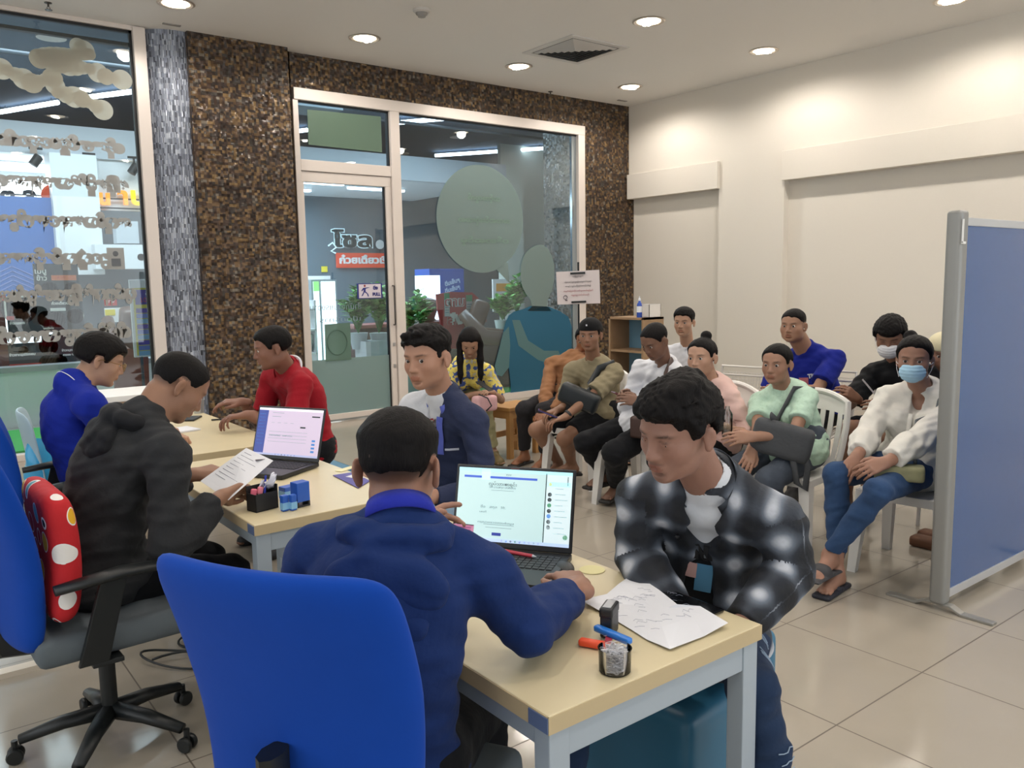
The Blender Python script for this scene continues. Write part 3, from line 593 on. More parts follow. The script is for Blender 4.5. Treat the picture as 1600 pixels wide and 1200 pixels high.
# opposite counter and plants
leaf_m = [mat('leaf_dark', '3a7a34', .45, noise=.3, bscale=20), mat('leaf_mid', '58ac46', .45, noise=.3, bscale=20), mat('leaf_light', '92d074', .45, noise=.2, bscale=20)]
def plant(lab, base, h, spread, n, seed, leaf=.12, pot=True):
    rnd = random.Random(seed); t = thing('potted_plant', lab, 'plant', base)
    m = [MB(), MB(), MB()]; st = MB()
    for k in range(n):
        a = rnd.uniform(0, 6.28); e = rnd.uniform(.15, 1.0); tip = Vector((math.cos(a)*spread*e, math.sin(a)*spread*e*.7, h*rnd.uniform(.55, 1.0)*(1.15-e*.45)))
        st.tube([(0, 0, 0), tuple(tip*.5+Vector((0, 0, h*.12))), tuple(tip)], [.006, .005, .002], 5)
        for q in range(11):
            f = .25+q*.07; p = tip*f+Vector((0, 0, h*.12*math.sin(f*3.14))); b = rnd.uniform(0, 6.28)
            d = Vector((math.cos(b), math.sin(b), rnd.uniform(.1, .7))).normalized(); s_ = d.cross(Vector((0, 0, 1))).normalized(); l = leaf*rnd.uniform(.8, 1.4)
            mm = m[rnd.randrange(3)].bm; v = [mm.verts.new(p), mm.verts.new(p+d*l*.5+s_*l*.30+Vector((0, 0, .01))), mm.verts.new(p+d*l), mm.verts.new(p+d*l*.5-s_*l*.30+Vector((0, 0, .01)))]
            mm.faces.new(v)
    for k in range(3): o = put('foliage', m[k], leaf_m[k], t)
    put('stem', st, leaf_m[0], t)
    if pot: put('pot', MB().lathe([(.09, -.22), (.13, 0), (.12, 0), (.08, -.04), (.0001, -.04)], seg=18), mat('pot_white', 'cfd4d4', .5), t, smooth=True)
    return t
pb = thing('planter_box', 'low white planter wall with greenery outside the glass door', 'planter', ((5.310,10.000,0.522)[0], 10.0, 0))
q0 = L((5.176,10.000,0.764), pb); put('box', MB().span(q0[0], 1.1, -.15, .15, 0, q0[2]), mat('planter_white', 'b8c4c4', .5), pb)
put('edge', MB().span(q0[0]-.02, q0[0]+.05, -.16, .16, 0, q0[2]), white_t, pb)
for p, h, s_, n, sd, lab in (((5.185,10.100,0.872), .62, .30, 34, 1, 'leafy green plant behind the door glass, beside the pull sign'), ((5.496,10.100,0.856), .72, .24, 30, 2, 'upright leafy plant at the door edge below the pull sign'),
        ((5.959,10.100,0.759), .60, .22, 32, 3, 'leafy plant just right of the door mullion'), ((6.357,10.400,0.846), .55, .2, 22, 9, 'leafy plant beside the lit fridge'),
        ((8.006,10.600,0.912), .42, .30, 34, 4, 'bushy green plant left of the blue woman silhouette'), ((8.543,10.900,0.988), .62, .26, 30, 5, 'light green plant in front of the orange poster')):
    plant(lab, p, h, s_, n, sd)
kp = thing('kiosk_table', 'dark red kiosk table behind the plants', 'table', ((6.449,10.900,0.580)[0], 12.0, 0))
q0 = L((5.937,12.000,0.810), kp); q1 = L((8.492,12.000,0.798), kp)
put('top', MB().span(q0[0], q1[0], -.3, .3, .83, .88), mat('kiosk_red', '8d4a44', .5), kp); put('body', MB().span(q0[0]+.1, q1[0]-.1, -.25, .25, 0, .83), mat('kiosk_maroon', '4c2a2c', .6), kp)
bs = thing('price_sign', 'big red price sign with white outlined Thai letters', 'sign', (6.585,9.900,0.807))
pts = [L(p, bs) for p in ((6.322,9.900,1.362), (6.571,9.900,1.392), (6.938,9.900,1.375), (7.050,9.900,1.289), (7.023,9.900,1.140), (6.961,9.900,0.975), (6.961,9.900,0.553), (6.382,9.900,0.589), (6.374,9.900,0.999), (6.336,9.900,1.164))]
put('board', MB().poly(pts, (0, .03, 0)), mat('price_red', 'b8303a', .5), bs, bevel=.004)
lettering('writing_outline', 'ตาม', .26, white_t, L((6.626,9.890,1.245), bs), (1, 0, 0), (0, 0, 1), bs, 'thai', .004, .012, width=.34)
lettering('writing', 'ตาม', .26, mat('price_red2', 'c83c40', .5), L((6.619,9.880,1.246), bs), (1, 0, 0), (0, 0, 1), bs, 'thai', .004, -.002, width=.33)
lettering('writing_outline', 'สั่ง', .26, white_t, L((6.629,9.890,0.989), bs), (1, 0, 0), (0, 0, 1), bs, 'thai', .004, .012, width=.30)
for (a, b, c, d), lab in (((694, 703, 458, 496), 'narrow green and white price tag on the red sign, left one'), ((726, 739, 462, 499), 'narrow green and white price tag on the red sign, right one')):
    pass
for p, w_, lab in (((6.488,9.890,1.376), .085, 'narrow green topped price tag hanging left on the red sign'), ((6.874,9.890,1.340), .105, 'wider green topped price tag hanging right on the red sign')):
    t = thing('price_tag', lab, 'price tag', p)
    put('card', MB().span(-w_/2, w_/2, 0, .006, -.33, 0), mat('tag_grey', 'b9c4c4', .5), t); put('green_top', MB().span(-w_/2, w_/2, -.003, 0, -.09, 0), mat('tag_green', '3e9a6c', .5), t)
    for k in range(5): put('text_line', MB().span(-w_/2+.01, w_/2-.012, -.003, 0, -.14-k*.035, -.13-k*.035), mat('tag_line', '6d8a96', .6), t)
op_z = (9.140,12.000,0.990)[2]
op = flat('orange_poster', 'orange and white sale poster behind the light green plant', 'poster', (8.865,12.000,1.572)[0], (9.389,12.000,1.565)[0], (9.140,12.000,0.990)[2], (9.153,12.000,1.568)[2], 12.0, white_t)
put('orange_band', MB().span(-.19, .19, -.006, 0, .36, .50), mat('band_orange', 'e8a03c', .5), op); lettering('writing', 'ราคาพิเศษ', .09, red_t, (0, -.006, .29), (1, 0, 0), (0, 0, 1), op, 'thai', .001, .002)
put('poster_stand', MB().tube([(0, .02, .05), (0, .02, -op_z+.01)], .012, 8).box((0, .02, -op_z+.012), (.3, .25, .024)), MATS['pipe_grey'], op)
put('red_checker', MB().box((.02, -.004, .12), (.14, .01, .14), ry=.78), mat('checker_red', '8c3a34', .6), op)
# massage chairs and green turf outside the big pane
tf = tag(put('artificial_turf', MB().span(5.3, 8.0, 8.95, 12.2, 0, .02), mat('turf_green', '3fae52', .9, noise=.25, bscale=300, bump=.5)), 'bright green artificial turf outside the big pane', 'turf')
tag(put('artificial_turf', MB().span(-.5, 2.0, 8.9, 10.3, 0, .02), MATS['turf_green']), 'strip of green turf outside the left window', 'turf')
leather = mat('brown_leather', '6a5348', .35, noise=.12, bscale=20, coat=.2)
def massage(base, rot, lab):
    t = thing('massage_chair', lab, 'armchair', base, rot)
    def sw(pts, r, nm): put(nm, MB().tube(pts, r, 14), leather, t, smooth='all')
    put('seat', MB().box((0, 0, .42), (.56, .6, .22)), leather, t, bevel=.09, seg=4, smooth='all')
    put('backrest', MB().box((0, .42, .86), (.56, .26, .85), rx=.35), leather, t, bevel=.1, seg=4, smooth='all')
    for s_ in (-1, 1):
        sw([(s_*.38, -.35, .25), (s_*.40, -.42, .50), (s_*.40, -.2, .68), (s_*.40, .3, .74), (s_*.38, .6, 1.1)], [.07, .10, .11, .12, .08], 'armrest')
        put('side', MB().box((s_*.40, .05, .33), (.14, .85, .62)), mat('chair_dark_side', '3a302c', .4), t, bevel=.06, seg=3, smooth='all')
    sw([(-.2, -.45, .38), (-.2, -.62, .12)], [.10, .08], 'leg_rest'); sw([(.2, -.45, .38), (.2, -.62, .12)], [.10, .08], 'leg_rest')
massage(((7.334,9.900,-0.002)[0], 9.75, 0), R_(60), 'brown leather massage chair outside, left of the woman silhouette')
massage(((7.608,11.400,-0.159)[0]-.1, 11.5, 0), R_(40), 'brown leather massage chair half hidden behind the long haired woman')
massage(((2.561,11.000,0.331)[0]+.4, 11.9, 0), R_(0), 'brown massage chair behind the folding screen beyond the left window')
# white round shelf unit beyond the door
wr_ = thing('white_display_rack', 'white rounded display rack behind the glowing panel', 'rack', ((5.062,11.600,0.438)[0], 11.6, 0))
for z in (.5, .85, 1.15): put('shelf', MB().span(-.14, .14, -.15, .15, z, z+.03), white_t, wr_, bevel=.008)
put('post', MB().span(-.14, -.11, -.15, .15, 0, 1.3).span(.11, .14, -.15, .15, 0, 1.3), white_t, wr_)
put('basket', MB().lathe([(.09, .55), (.13, .68), (.13, .80)], seg=18), mat('basket_grey', 'c6c6bf', .6), wr_, smooth=True)
# ================================================================ STICKERS ON THE GLASS
GY = BW-.012
film_g = film_mat('bubble_film', '98a8a2', .80); film_b = film_mat('woman_film', '3f7f9c', .86); film_e = film_mat('edge_film', '7fa6a8', .70); film_t = film_mat('lettering_film', 'c2c0bc', .93)
def G(p): return (p[0], GY, p[2])
bub = thing('speech_bubble_sticker', 'big round sage green speech bubble sticker on the pane', 'sticker', (6.11, GY, 2.30))
rr_ = .66; pts = []
for k in range(60):
    a = math.radians(-62+k*6+0)
    if -62 <= math.degrees(a) <= -46: continue
    pts.append((rr_*math.cos(a), 0, rr_*math.sin(a)))
ta = math.radians(-46); i0 = [(rr_*math.cos(math.radians(-46)), 0, rr_*math.sin(math.radians(-46)))]
pts = [(rr_*math.cos(math.radians(d)), 0, rr_*math.sin(math.radians(d))) for d in range(-44, 300, 4)]+[(.43, 0, -.62)]
pts = [p for p in pts if True]; pts.insert(len(pts)-1, (rr_*math.cos(math.radians(299)), 0, rr_*math.sin(math.radians(299))))
pts[-1] = (.44, 0, -.60)
put('bubble', MB().poly(pts[:-1]+[], (0, -.001, 0)), film_g, bub)
put('bubble_tail', MB().poly([(.22, 0, -.62), (.43, 0, -.80), (.40, 0, -.525)], (0, -.001, 0)), film_g, bub)
for k, (z, w_) in enumerate(((.25, .5), (-.02, .8), (-.27, .75))):
    lettering('bubble_writing', ('သင့်အတွက်', 'အကောင်းဆုံးသော', 'ဝန်ဆောင်မှု')[k], .15, film_mat('bubble_ink', '9db5a8', .8), (.05, -.003, z), (1, 0, 0), (0, 0, 1), bub, 'mm', .0005, .004, width=w_, mirror=True)
wo = thing('woman_silhouette_sticker', 'teal blue silhouette sticker of a woman with folded arms', 'sticker', (7.03, GY, 0))
def sil(pp): return [L(G(p), wo) for p in pp]
head_o = sil(((7.069,8.488,2.002), (6.970,8.488,1.985), (6.872,8.488,1.942), (6.785,8.488,1.859), (6.729,8.488,1.735), (6.716,8.488,1.587), (6.745,8.488,1.454), (6.807,8.488,1.353), (6.882,8.488,1.284), (6.902,8.488,1.191), (6.825,8.488,1.135), (7.245,8.488,1.120), (7.167,8.488,1.191), (7.179,8.488,1.276), (7.249,8.488,1.386), (7.296,8.488,1.530), (7.299,8.488,1.734), (7.256,8.488,1.861), (7.179,8.488,1.962)))
put('head_shape', MB().poly(head_o, (0, -.001, 0)), film_g, wo)
body = sil(((6.891,8.488,1.200), (6.761,8.488,1.163), (6.601,8.488,1.135), (6.516,8.488,1.089), (6.462,8.488,1.008), (6.417,8.488,0.870), (6.273,8.488,0.450), (6.301,8.488,0.332), (6.383,8.488,0.308), (6.501,8.488,0.416), (6.527,8.488,0.195), (6.506,8.488,-0.269), (7.432,8.488,-0.377), (7.594,8.488,0.366), (7.600,8.488,0.897), (7.543,8.488,1.031), (7.404,8.488,1.106), (7.189,8.488,1.182)))
put('body_shape', MB().poly(body, (0, -.001, 0)), film_b, wo)
arm = sil(((6.567,8.488,1.029), (6.665,8.488,0.690), (6.988,8.488,0.481), (7.302,8.488,0.371), (7.419,8.488,0.468), (7.351,8.488,0.578), (7.101,8.488,0.594), (6.828,8.488,0.747), (6.694,8.488,1.023)))
put('arm_shape', MB().poly([(x, y-.002, z) for x, y, z in arm], (0, -.001, 0)), film_e, wo)
put('arm_shape', MB().poly([(x, y-.002, z) for x, y, z in sil(((6.417,8.488,0.870), (6.273,8.488,0.450), (6.301,8.488,0.332), (6.383,8.488,0.308), (6.501,8.488,0.416), (6.528,8.488,0.698), (6.512,8.488,0.948)))], (0, -.001, 0)), film_e, wo)
# transom film patch, framed notice sticker, door writing, pull sign
tag(put('frosted_patch', MB().poly([G(p) for p in ((3.861,8.488,3.379), (4.745,8.488,3.398), (4.745,8.488,3.004), (3.857,8.488,3.015))], (0, -.001, 0)), film_mat('patch_film', '7f947f', .75)), 'frosted green rectangle stuck on the pane above the door', 'sticker')
ns = thing('frosted_notice', 'square frosted green sticker with a circle mark on the door', 'sticker', G((4.091,8.488,0.883)))
put('film', MB().poly([L(G(p), ns) for p in ((3.947,8.488,1.090), (4.259,8.488,1.097), (4.255,8.488,0.677), (3.942,8.488,0.678))], (0, -.001, 0)), film_mat('notice_film', '7d9a8a', .9), ns)
put('circle_mark', MB().tube([(.12*math.cos(a*.3142), -.004, .14*math.sin(a*.3142)) for a in range(20)], .006, 5, closed=True), film_mat('mark_film', '6f8c7e', .9), ns)
dw = thing('door_lettering', 'thin frosted mirrored Thai writing across the door glass', 'lettering', G((4.094,8.488,1.275)))
lettering('writing', 'สำนักงานแรงงาน', .13, film_mat('thin_film', 'a4b4b8', .75), (0, 0, 0), (1, 0, 0), (0, 0, 1), dw, 'thai', .0005, 0, width=.62, mirror=True)
lettering('writing', 'เปิดบริการ', .10, MATS['thin_film'], (.05, 0, -.14), (1, 0, 0), (0, 0, 1), dw, 'thai', .0005, 0, width=.5, mirror=True)
pl = thing('pull_sign', 'white and blue PULL sign with a walking figure on the door glass', 'sign', ((4.528,8.450,1.443)[0], BW-.012, (4.528,8.450,1.443)[2]))
navy = mat('sign_navy', '2b2f7c', .5)
put('blue_back', MB().span(-.165, .155, 0, .004, -.085, .09), navy, pl)
put('white_face', MB().span(-.145, .135, -.003, 0, -.075, .08), mat('pull_white', 'd8cfd8', .5), pl)
lettering('pull_word', 'PULL', .065, navy, (.075, -.005, -.035), (1, 0, 0), (0, 0, 1), pl, 'en', .001, .003, width=.10)
lettering('thai_word', 'ดึง', .075, navy, (.065, -.005, .035), (1, 0, 0), (0, 0, 1), pl, 'thai', .001, .003)
fg = MB().lathe([(.013, 0), (.013, -.002)], c=(-.07, -.004, .062), seg=12, rot=Matrix.Rotation(math.pi/2, 3, 'X'))
put('figure_head', fg, mat('figure_red', '8a3038', .5), pl)
put('figure', MB().poly([(-.09, -.004, .04), (-.03, -.004, .044), (-.005, -.004, .042), (-.03, -.004, .036), (-.058, -.004, .03), (-.062, -.004, .0), (-.03, -.004, -.03), (-.022, -.004, -.06), (-.036, -.004, -.058), (-.045, -.004, -.03), (-.075, -.004, -.01), (-.1, -.004, -.05), (-.118, -.004, -.055), (-.09, -.004, -.01), (-.085, -.004, .02), (-.11, -.004, .0), (-.115, -.004, .01)], (0, -.001, 0)), navy, pl)
# mirrored Burmese lettering on the left window (cut to face the corridor)
rows = [((1.481,8.488,2.815), 'ဝန်ဆောင်မှုပေးနေပါပြီ', 1.15, .16), ((1.404,8.488,2.468), 'မြန်မာနိုင်ငံသားများအတွက်', 1.25, .17), ((1.404,8.488,2.129), 'အလုပ်သမားရေးရာကိစ္စများ', 1.25, .17),
        ((1.302,8.488,1.797), 'ငွေလွှဲလုပ်ငန်းအားလုံး', 1.05, .17), ((1.379,8.488,1.469), 'လွယ်ကူလျင်မြန်စွာဆောင်ရွက်ပေးသည်', 1.3, .17), ((1.352,8.488,1.103), 'ပါ၍စိတ်ချစွာလာရောက်ပါ', 1.2, .18)]
for i, (p, tx, w_, s_) in enumerate(rows):
    t = thing('window_lettering', 'frosted mirrored Burmese writing on the left window, ' + ('topmost line under the cloud', 'second line from the top', 'third line from the top', 'line at the height of the white cabinet', 'line above the two lower dishes', 'lowest line near the seated man')[i], 'lettering', (p[0], GY, p[2]), 0)
    lettering('writing', tx, s_*1.25, film_t, (0, 0, 0), (1, 0, 0), (0, 0, 1), t, 'mm', .0001, .022, width=w_, mirror=True)
cp = thing('pictogram_sticker', 'frosted rounded square sticker with a figure beside the lettering', 'sticker', ((1.867,8.488,1.805)[0], GY, (1.867,8.488,1.805)[2]))
put('film', MB().span(-.075, .075, 0, .001, -.10, .10), film_t, cp, bevel=.0); put('figure', MB().lathe([(.025, 0), (.025, -.002)], c=(0, -.002, .045), seg=14, rot=Matrix.Rotation(math.pi/2, 3, 'X')).span(-.04, .04, -.003, -.001, -.07, .0), film_mat('figure_film', '8d9298', .9), cp)
def blob(lab, pp, r):
    t = thing('cloud_sticker', lab, 'sticker', (pp[0][0], GY, pp[0][2])); m = MB(); nd = 0
    a = pp
    o = Vector(t.location)
    for k in range(len(a)-1):
        p, q = Vector(G(a[k])), Vector(G(a[k+1])); n = max(2, int((q-p).length/.05))
        for j in range(n+1):
            c = p.lerp(q, j/n)-o; f = (k+j/n)*1.9; rad = r*(.85+.25*math.sin(f*2.3))
            nd += 1; m.bm.faces.new([m.bm.verts.new((c.x+rad*math.cos(q*.2618), -.00035*nd, c.z+rad*math.sin(q*.2618))) for q in range(24)])
    put('film', m, film_mat('cloud_film', 'b9b5a6', .96), t)
blob('cream cloud shaped sticker, upper band on the left window', ((1.687,8.488,3.694), (1.776,8.488,3.636), (1.371,8.488,3.539), (1.535,8.488,3.518), (1.767,8.488,3.506), (1.897,8.488,3.456), (2.032,8.488,3.445)), .085)
blob('cream cloud shaped sticker, lower band on the left window', ((1.025,8.488,3.421), (1.118,8.488,3.407), (1.295,8.488,3.323), (1.459,8.488,3.388), (1.490,8.488,3.265), (1.684,8.488,3.232), (1.848,8.488,3.155)), .085)

# ================================================================ FURNITURE
desk_top = mat('desk_laminate', 'd4c6a2', .35, noise=.05, bscale=30)
desk_edge = mat('desk_edge', 'c2ae88', .4)
leg_blue = mat('desk_leg', 'a9b4bd', .4, metal=.15)
def desk(label, x0, x1, y0, y1, panel=True):
    t = thing('office_desk', label, 'desk', ((x0+x1)/2, (y0+y1)/2, 0), 0, 'pale wood office desks in a row'); a, b = (x1-x0)/2, (y1-y0)/2
    put('table_top', MB().span(-a, a, -b, b, .712, .75), [desk_top], t, bevel=.003)
    put('edge_band', MB().span(-a-.0015, a+.0015, -b-.0015, -b+.002, .714, .748).span(-a-.0015, -a+.002, -b, b, .714, .748), desk_edge, t)
    for sx in (-1, 1):
        for sy in (-1, 1): put('leg', MB().span(sx*(a-.005)-sx*.0, sx*(a-.055), sy*(b-.005), sy*(b-.05), .0, .712), leg_blue, t, bevel=.003)
    for sy in (-1, 1): put('end_rail', MB().span(-a+.055, a-.055, sy*(b-.008), sy*(b-.045), .652, .712), leg_blue, t, bevel=.002)
    put('side_rail', MB().span(-a+.01, -a+.045, -b+.05, b-.05, .672, .712), leg_blue, t)
    put('side_rail', MB().span(a-.01, a-.045, -b+.05, b-.05, .652, .712), leg_blue, t)
    put('corner_cap', MB().span(-a-.004, -a+.001, -b+.0, -b+.055, .716, .746), mat('cap_slate', '5a6a8c', .4), t)
    if panel: put('modesty_panel', MB().span(a-.10, a-.085, -b+.06, b-.06, .25, .66), mat('panel_grey', 'a3aab0', .5), t)
    return t
desk('nearest pale wood desk with the laptop, papers and paper clips', .90, 1.53, 1.075, 2.24, False)
desk('middle pale wood desk with the black pen box and blue stamps', .93, 1.53, 2.60, 3.76)
desk('farthest pale wood desk in front of the man in red', .97, 1.58, 3.92, 5.46)
ch_blue = fabric('chair_blue_fabric', '0b41a0', .8, .05, 1200, .05)
ch_grey = fabric('chair_grey_fabric', '5f676c', .8, .06, 1200, .1)
plastic_k = mat('black_plastic', '15191a', .45)
def pad(w, h, z0, T, off, curv, k=.35, nu=26, nv=30, wf=None):
    """a cushioned slab standing up: front faces +x"""
    m = MB(); bm = m.bm; S = []
    for side in (1, -1):
        g = []
        for i in range(nu+1):
            row = []
            for j in range(nv+1):
                u = math.sin(math.pi/2*(-1+2*i/nu)); v = math.sin(math.pi/2*(-1+2*j/nv)); rho = max(abs(u), abs(v)); nn = 2+3/max(k, .1)*.55
                q_ = rho/max(1e-6, (abs(u)**nn+abs(v)**nn)**(1/nn)); uu = u*q_; vv = v*q_; e = max(0, 1-rho**9)**.5
                vz = (vv+1)/2; ww = w*(wf(vz) if wf else 1)
                row.append(bm.verts.new((off(vz)+curv*uu*uu+side*T*e, uu*ww/2, z0+vz*h)))
            g.append(row)
        S.append(g)
    for n, g in enumerate(S):
        for i in range(nu):
            for j in range(nv): f = (g[i][j], g[i+1][j], g[i+1][j+1], g[i][j+1]); bm.faces.new(f if n == 0 else f[::-1])
    bmesh.ops.remove_doubles(bm, verts=bm.verts, dist=.0008)
    return m
def office_chair(label, loc, heading, arms=True, seat_m=None, wide=.47, low=.50, tall=.56, baserot=0):
    t = thing('office_chair', label, 'office chair', loc, math.pi/2-R_(heading), 'blue office chairs on castors')
    put('backrest', pad(wide, tall, low, .036, lambda v: -.27-.10*v+.05*math.sin(v*3.1), .045, k=.2, wf=lambda v: .86+.14*min(1, v*1.6)), ch_blue, t, smooth='all')
    put('piping', MB().tube([(-.27-.10*v+.05*math.sin(v*3.1)+.043-.03*0, s, low+v*tall) for v, s in [(.08+.84*k/14, wide*.43) for k in range(15)]], .003, 5), mat('piping_blue', '0f3f96', .7), t)
    sm_ = seat_m or ch_grey
    put('seat', MB().box((0.0, 0, .45), (.47, .49, .09)), sm_, t, bevel=.04, seg=4, smooth='all')
    put('back_bar', MB().tube([(-.12, 0, .40), (-.28, 0, .42), (-.33, 0, .55), (-.33, 0, .75)], .022, 8, flat=1.6), plastic_k, t, smooth=True)
    if arms:
        for s in (-1, 1):
            a = put('armrest', MB().tube([(-.18, s*.27, .655), (0, s*.275, .672), (.16, s*.27, .665)], [.026, .034, .026], 12, flat=.55), plastic_k, t, smooth='all')
            put('arm_bracket', MB().taper((-.02, s*.275, .66), (-.09, s*.26, .40), (.075, .02), (.085, .02)).box((-.05, s*.20, .395), (.09, .14, .015)), plastic_k, a, bevel=.004)
    put('gas_lift', MB().lathe([(.026, .10), (.026, .30), (.015, .30), (.015, .41)], seg=18), plastic_k, t, smooth=True)
    put('mechanism', MB().box((0, 0, .40), (.22, .16, .035)).tube([(0.02, .05, .39), (.05, .24, .37)], .006, 6).box((.055, .26, .37), (.05, .05, .012)), plastic_k, t, bevel=.004)
    for k in range(5):
        a = 2*math.pi*k/5+baserot; d = Vector((math.cos(a), math.sin(a), 0))
        l = put('base_arm', MB().tube([tuple(d*.02+Vector((0, 0, .115))), tuple(d*.14+Vector((0, 0, .105))), tuple(d*.27+Vector((0, 0, .075)))], [.034, .028, .020], 10, flat=.8), plastic_k, t, smooth='all')
        q = d*.285; s_ = Vector((-d.y, d.x, 0))
        m = MB(); rt = Matrix((d, Vector((0, 0, 1)), -s_)).transposed()
        for e in (-.016, .016): m.lathe([(.0001, -.009), (.022, -.009), (.026, -.004), (.026, .004), (.022, .009), (.0001, .009)], c=tuple(q+s_*e+Vector((0, 0, .026))), seg=16, rot=rt)
        m.tube([tuple(q+Vector((0, 0, .02))), tuple(q+Vector((0, 0, .075)))], .010, 8)
        put('castor', m, plastic_k, l, smooth=True)
    return t
office_chair('blue office chair in the foreground with its back to the camera', (.752, 1.458, 0), 59, arms=False, wide=.48, low=.48, tall=.60)
office_chair('blue office chair with grey seat and patterned cushion, man in dark jacket on it', (.52, 2.93, 0), 88, wide=.52, low=.45, tall=.66, baserot=.35)
office_chair('blue office chair at the left picture edge under the man in blue polo', (.67, 4.30, 0), 95, wide=.46)
wp = mat('white_plastic', 'dcdad6', .35, spec=.5)
def mono(label, loc, heading, arms=False):
    """moulded garden chair; front faces local +x"""
    t = thing('plastic_chair', label, 'chair', loc, math.pi/2-R_(heading), 'white moulded plastic chairs')
    m = MB(); m.grid(lambda u, v: (-.21+.43*u, (-.21+.42*v)*(1-.05*(1-u)), .435-.018*math.sin(u*3.14)*math.sin(v*3.14)-.012*(u > .93)), 12, 12, .006)
    put('seat', m, wp, t, smooth=True)
    m = MB(); m.box((.215, 0, .415), (.014, .42, .045)).box((0, .212, .415), (.42, .012, .04)).box((0, -.212, .415), (.42, .012, .04)).box((-.21, 0, .415), (.012, .40, .04))
    put('seat_rim', m, wp, t, bevel=.003)
    for sx in (-1, 1):
        for sy in (-1, 1): put('leg', MB().taper((sx*.185, sy*.185, .43), (sx*.225+(-.03 if sx < 0 else 0), sy*.215, 0), (.062, .062), (.042, .042)), wp, t, bevel=.008, smooth=True)
    def bk(u, v):   # u across -1..1, v up 0..1
        return (-.205-.13*v-.02*u*u*0+.035*u*u, u*(.20+.015*math.sin(v*3)), .43+.40*v-.03*u*u*(v > .5)*v)
    m = MB()
    edge = [bk(-1, k/8) for k in range(9)]+[bk(-.85+.17*k, 1+.06*math.cos((-.85+.17*k)*1.5)) for k in range(11)]+[bk(1, 1-k/8) for k in range(9)]
    m.tube(edge, .016, 8, flat=1.3)
    put('back_frame', m, wp, t, smooth=True)
    top = MB(); top.grid(lambda u, v: bk(-1+2*u, .80+.25*v*(1-.25*(2*u-1)**2)), 14, 5, .008); put('back_panel', top, wp, t, smooth=True)
    top = MB(); top.grid(lambda u, v: bk(-1+2*u, .0+.14*v), 14, 3, .008); put('lower_back_panel', top, wp, t, smooth=True)
    for k in range(7):
        u = -.78+.26*k; mm = MB(); mm.grid(lambda a, b, u=u: bk(u-.07+.14*a, .12+.70*b), 2, 8, .007); put('back_slat', mm, wp, t)
    if arms:
        for s in (-1, 1): put('armrest', MB().tube([bk(s, .62), (-.1, s*.25, .66), (.12, s*.26, .65), (.19, s*.235, .60), (.20, s*.22, .43)], [.014, .02, .022, .018, .016], 8, flat=1.4), wp, t, smooth='all')
    return t
wire_m = mat('white_wire', 'd2cec8', .4)
def wire_chair(label, loc, heading):
    t = thing('wire_chair', label, 'chair', loc, math.pi/2-R_(heading), 'white wire chairs by the wall')
    put('frame', MB().tube([(.2, -.21, 0), (.2, -.22, .43), (-.2, -.22, .45), (-.27, -.22, .84), (-.27, .22, .84), (-.2, .22, .45), (.2, .22, .43), (.2, .21, 0)], .011, 8).tube([(-.22, -.22, 0), (-.2, -.22, .44)], .011, 8).tube([(-.22, .22, 0), (-.2, .22, .44)], .011, 8).tube([(.2, -.22, .43), (.2, .22, .43)], .009, 8), wire_m, t, smooth=True)
    m = MB()
    for k in range(17): y = -.20+.025*k; m.tube([(-.205, y, .47), (-.262, y, .80)], .0022, 4)
    for k in range(14): z = .47+.025*k; x = -.205-.057*(z-.47)/.33; m.tube([(x, -.22, z), (x, .22, z)], .0022, 4)
    m.tube([(-.255, -.22, .775), (-.255, .22, .775)], .009, 6)
    put('back_mesh', m, wire_m, t)
    m = MB()
    for k in range(17): y = -.20+.025*k; m.tube([(-.2, y, .45), (.2, y, .43)], .0022, 4)
    for k in range(16): x = -.19+.025*k; m.tube([(x, -.22, .44), (x, .22, .44)], .0022, 4)
    put('seat_mesh', m, wire_m, t)
    return t
def wood_stool(label, loc, rot, w=.42, d=.30, h=.45):
    t = thing('wooden_stool', label, 'stool', loc, rot)
    put('seat', MB().span(-w/2, w/2, -d/2, d/2, h-.03, h), mat('stool_pine', 'b5874f', .5, noise=.12, bscale=25), t, bevel=.004)
    for sx in (-1, 1):
        for sy in (-1, 1): put('leg', MB().span(sx*(w/2-.015), sx*(w/2-.065), sy*(d/2-.015), sy*(d/2-.06), 0, h-.03), MATS['stool_pine'], t, bevel=.003)
    put('stretcher', MB().span(-w/2+.06, w/2-.06, -d/2+.02, -d/2+.045, .15, .20).span(-w/2+.06, w/2-.06, d/2-.02, d/2-.045, .15, .20), MATS['stool_pine'], t)
    put('apron', MB().span(-w/2+.06, w/2-.06, -d/2+.02, -d/2+.04, h-.10, h-.03).span(-w/2+.02, -w/2+.04, -d/2+.06, d/2-.06, h-.10, h-.03).span(w/2-.02, w/2-.04, -d/2+.06, d/2-.06, h-.10, h-.03), MATS['stool_pine'], t)
    return t
tubm = mat('moulded_blue', '35708f', .4, noise=.02)
def tub(label, loc, heading, m=None, w=.50, h=.42, back=.24):
    """low moulded block seat with rounded corners and a low rounded backrest at local -x"""
    t = thing('block_seat', label, 'seat', loc, math.pi/2-R_(heading)); m = m or tubm
    put('body', MB().span(-w/2, w/2, -w/2, w/2, 0.01, h), m, t, bevel=.045, seg=5, smooth='all')
    if back: put('backrest', MB().span(-w/2-.03, -w/2+.05, -w/2+.01, w/2-.01, h-.12, h+back), m, t, bevel=.038, seg=5, smooth='all')
    return t
tub('blue moulded block seat under the man in the checked shirt', (1.745, 1.535, 0), 264, w=.44, h=.41, back=.10)
tub('pale blue moulded stool under the young man in navy jacket', (1.92, 3.02, 0), 270, mat('moulded_pale', '8fb4cc', .4), w=.40, h=.45, back=0)
tub('blue moulded seat under the man in the red polo', (2.02, 4.62, 0), 270, w=.42, h=.44, back=0)
mono('white plastic chair of the man in the black cap', (4.20, 4.56, 0), 255)
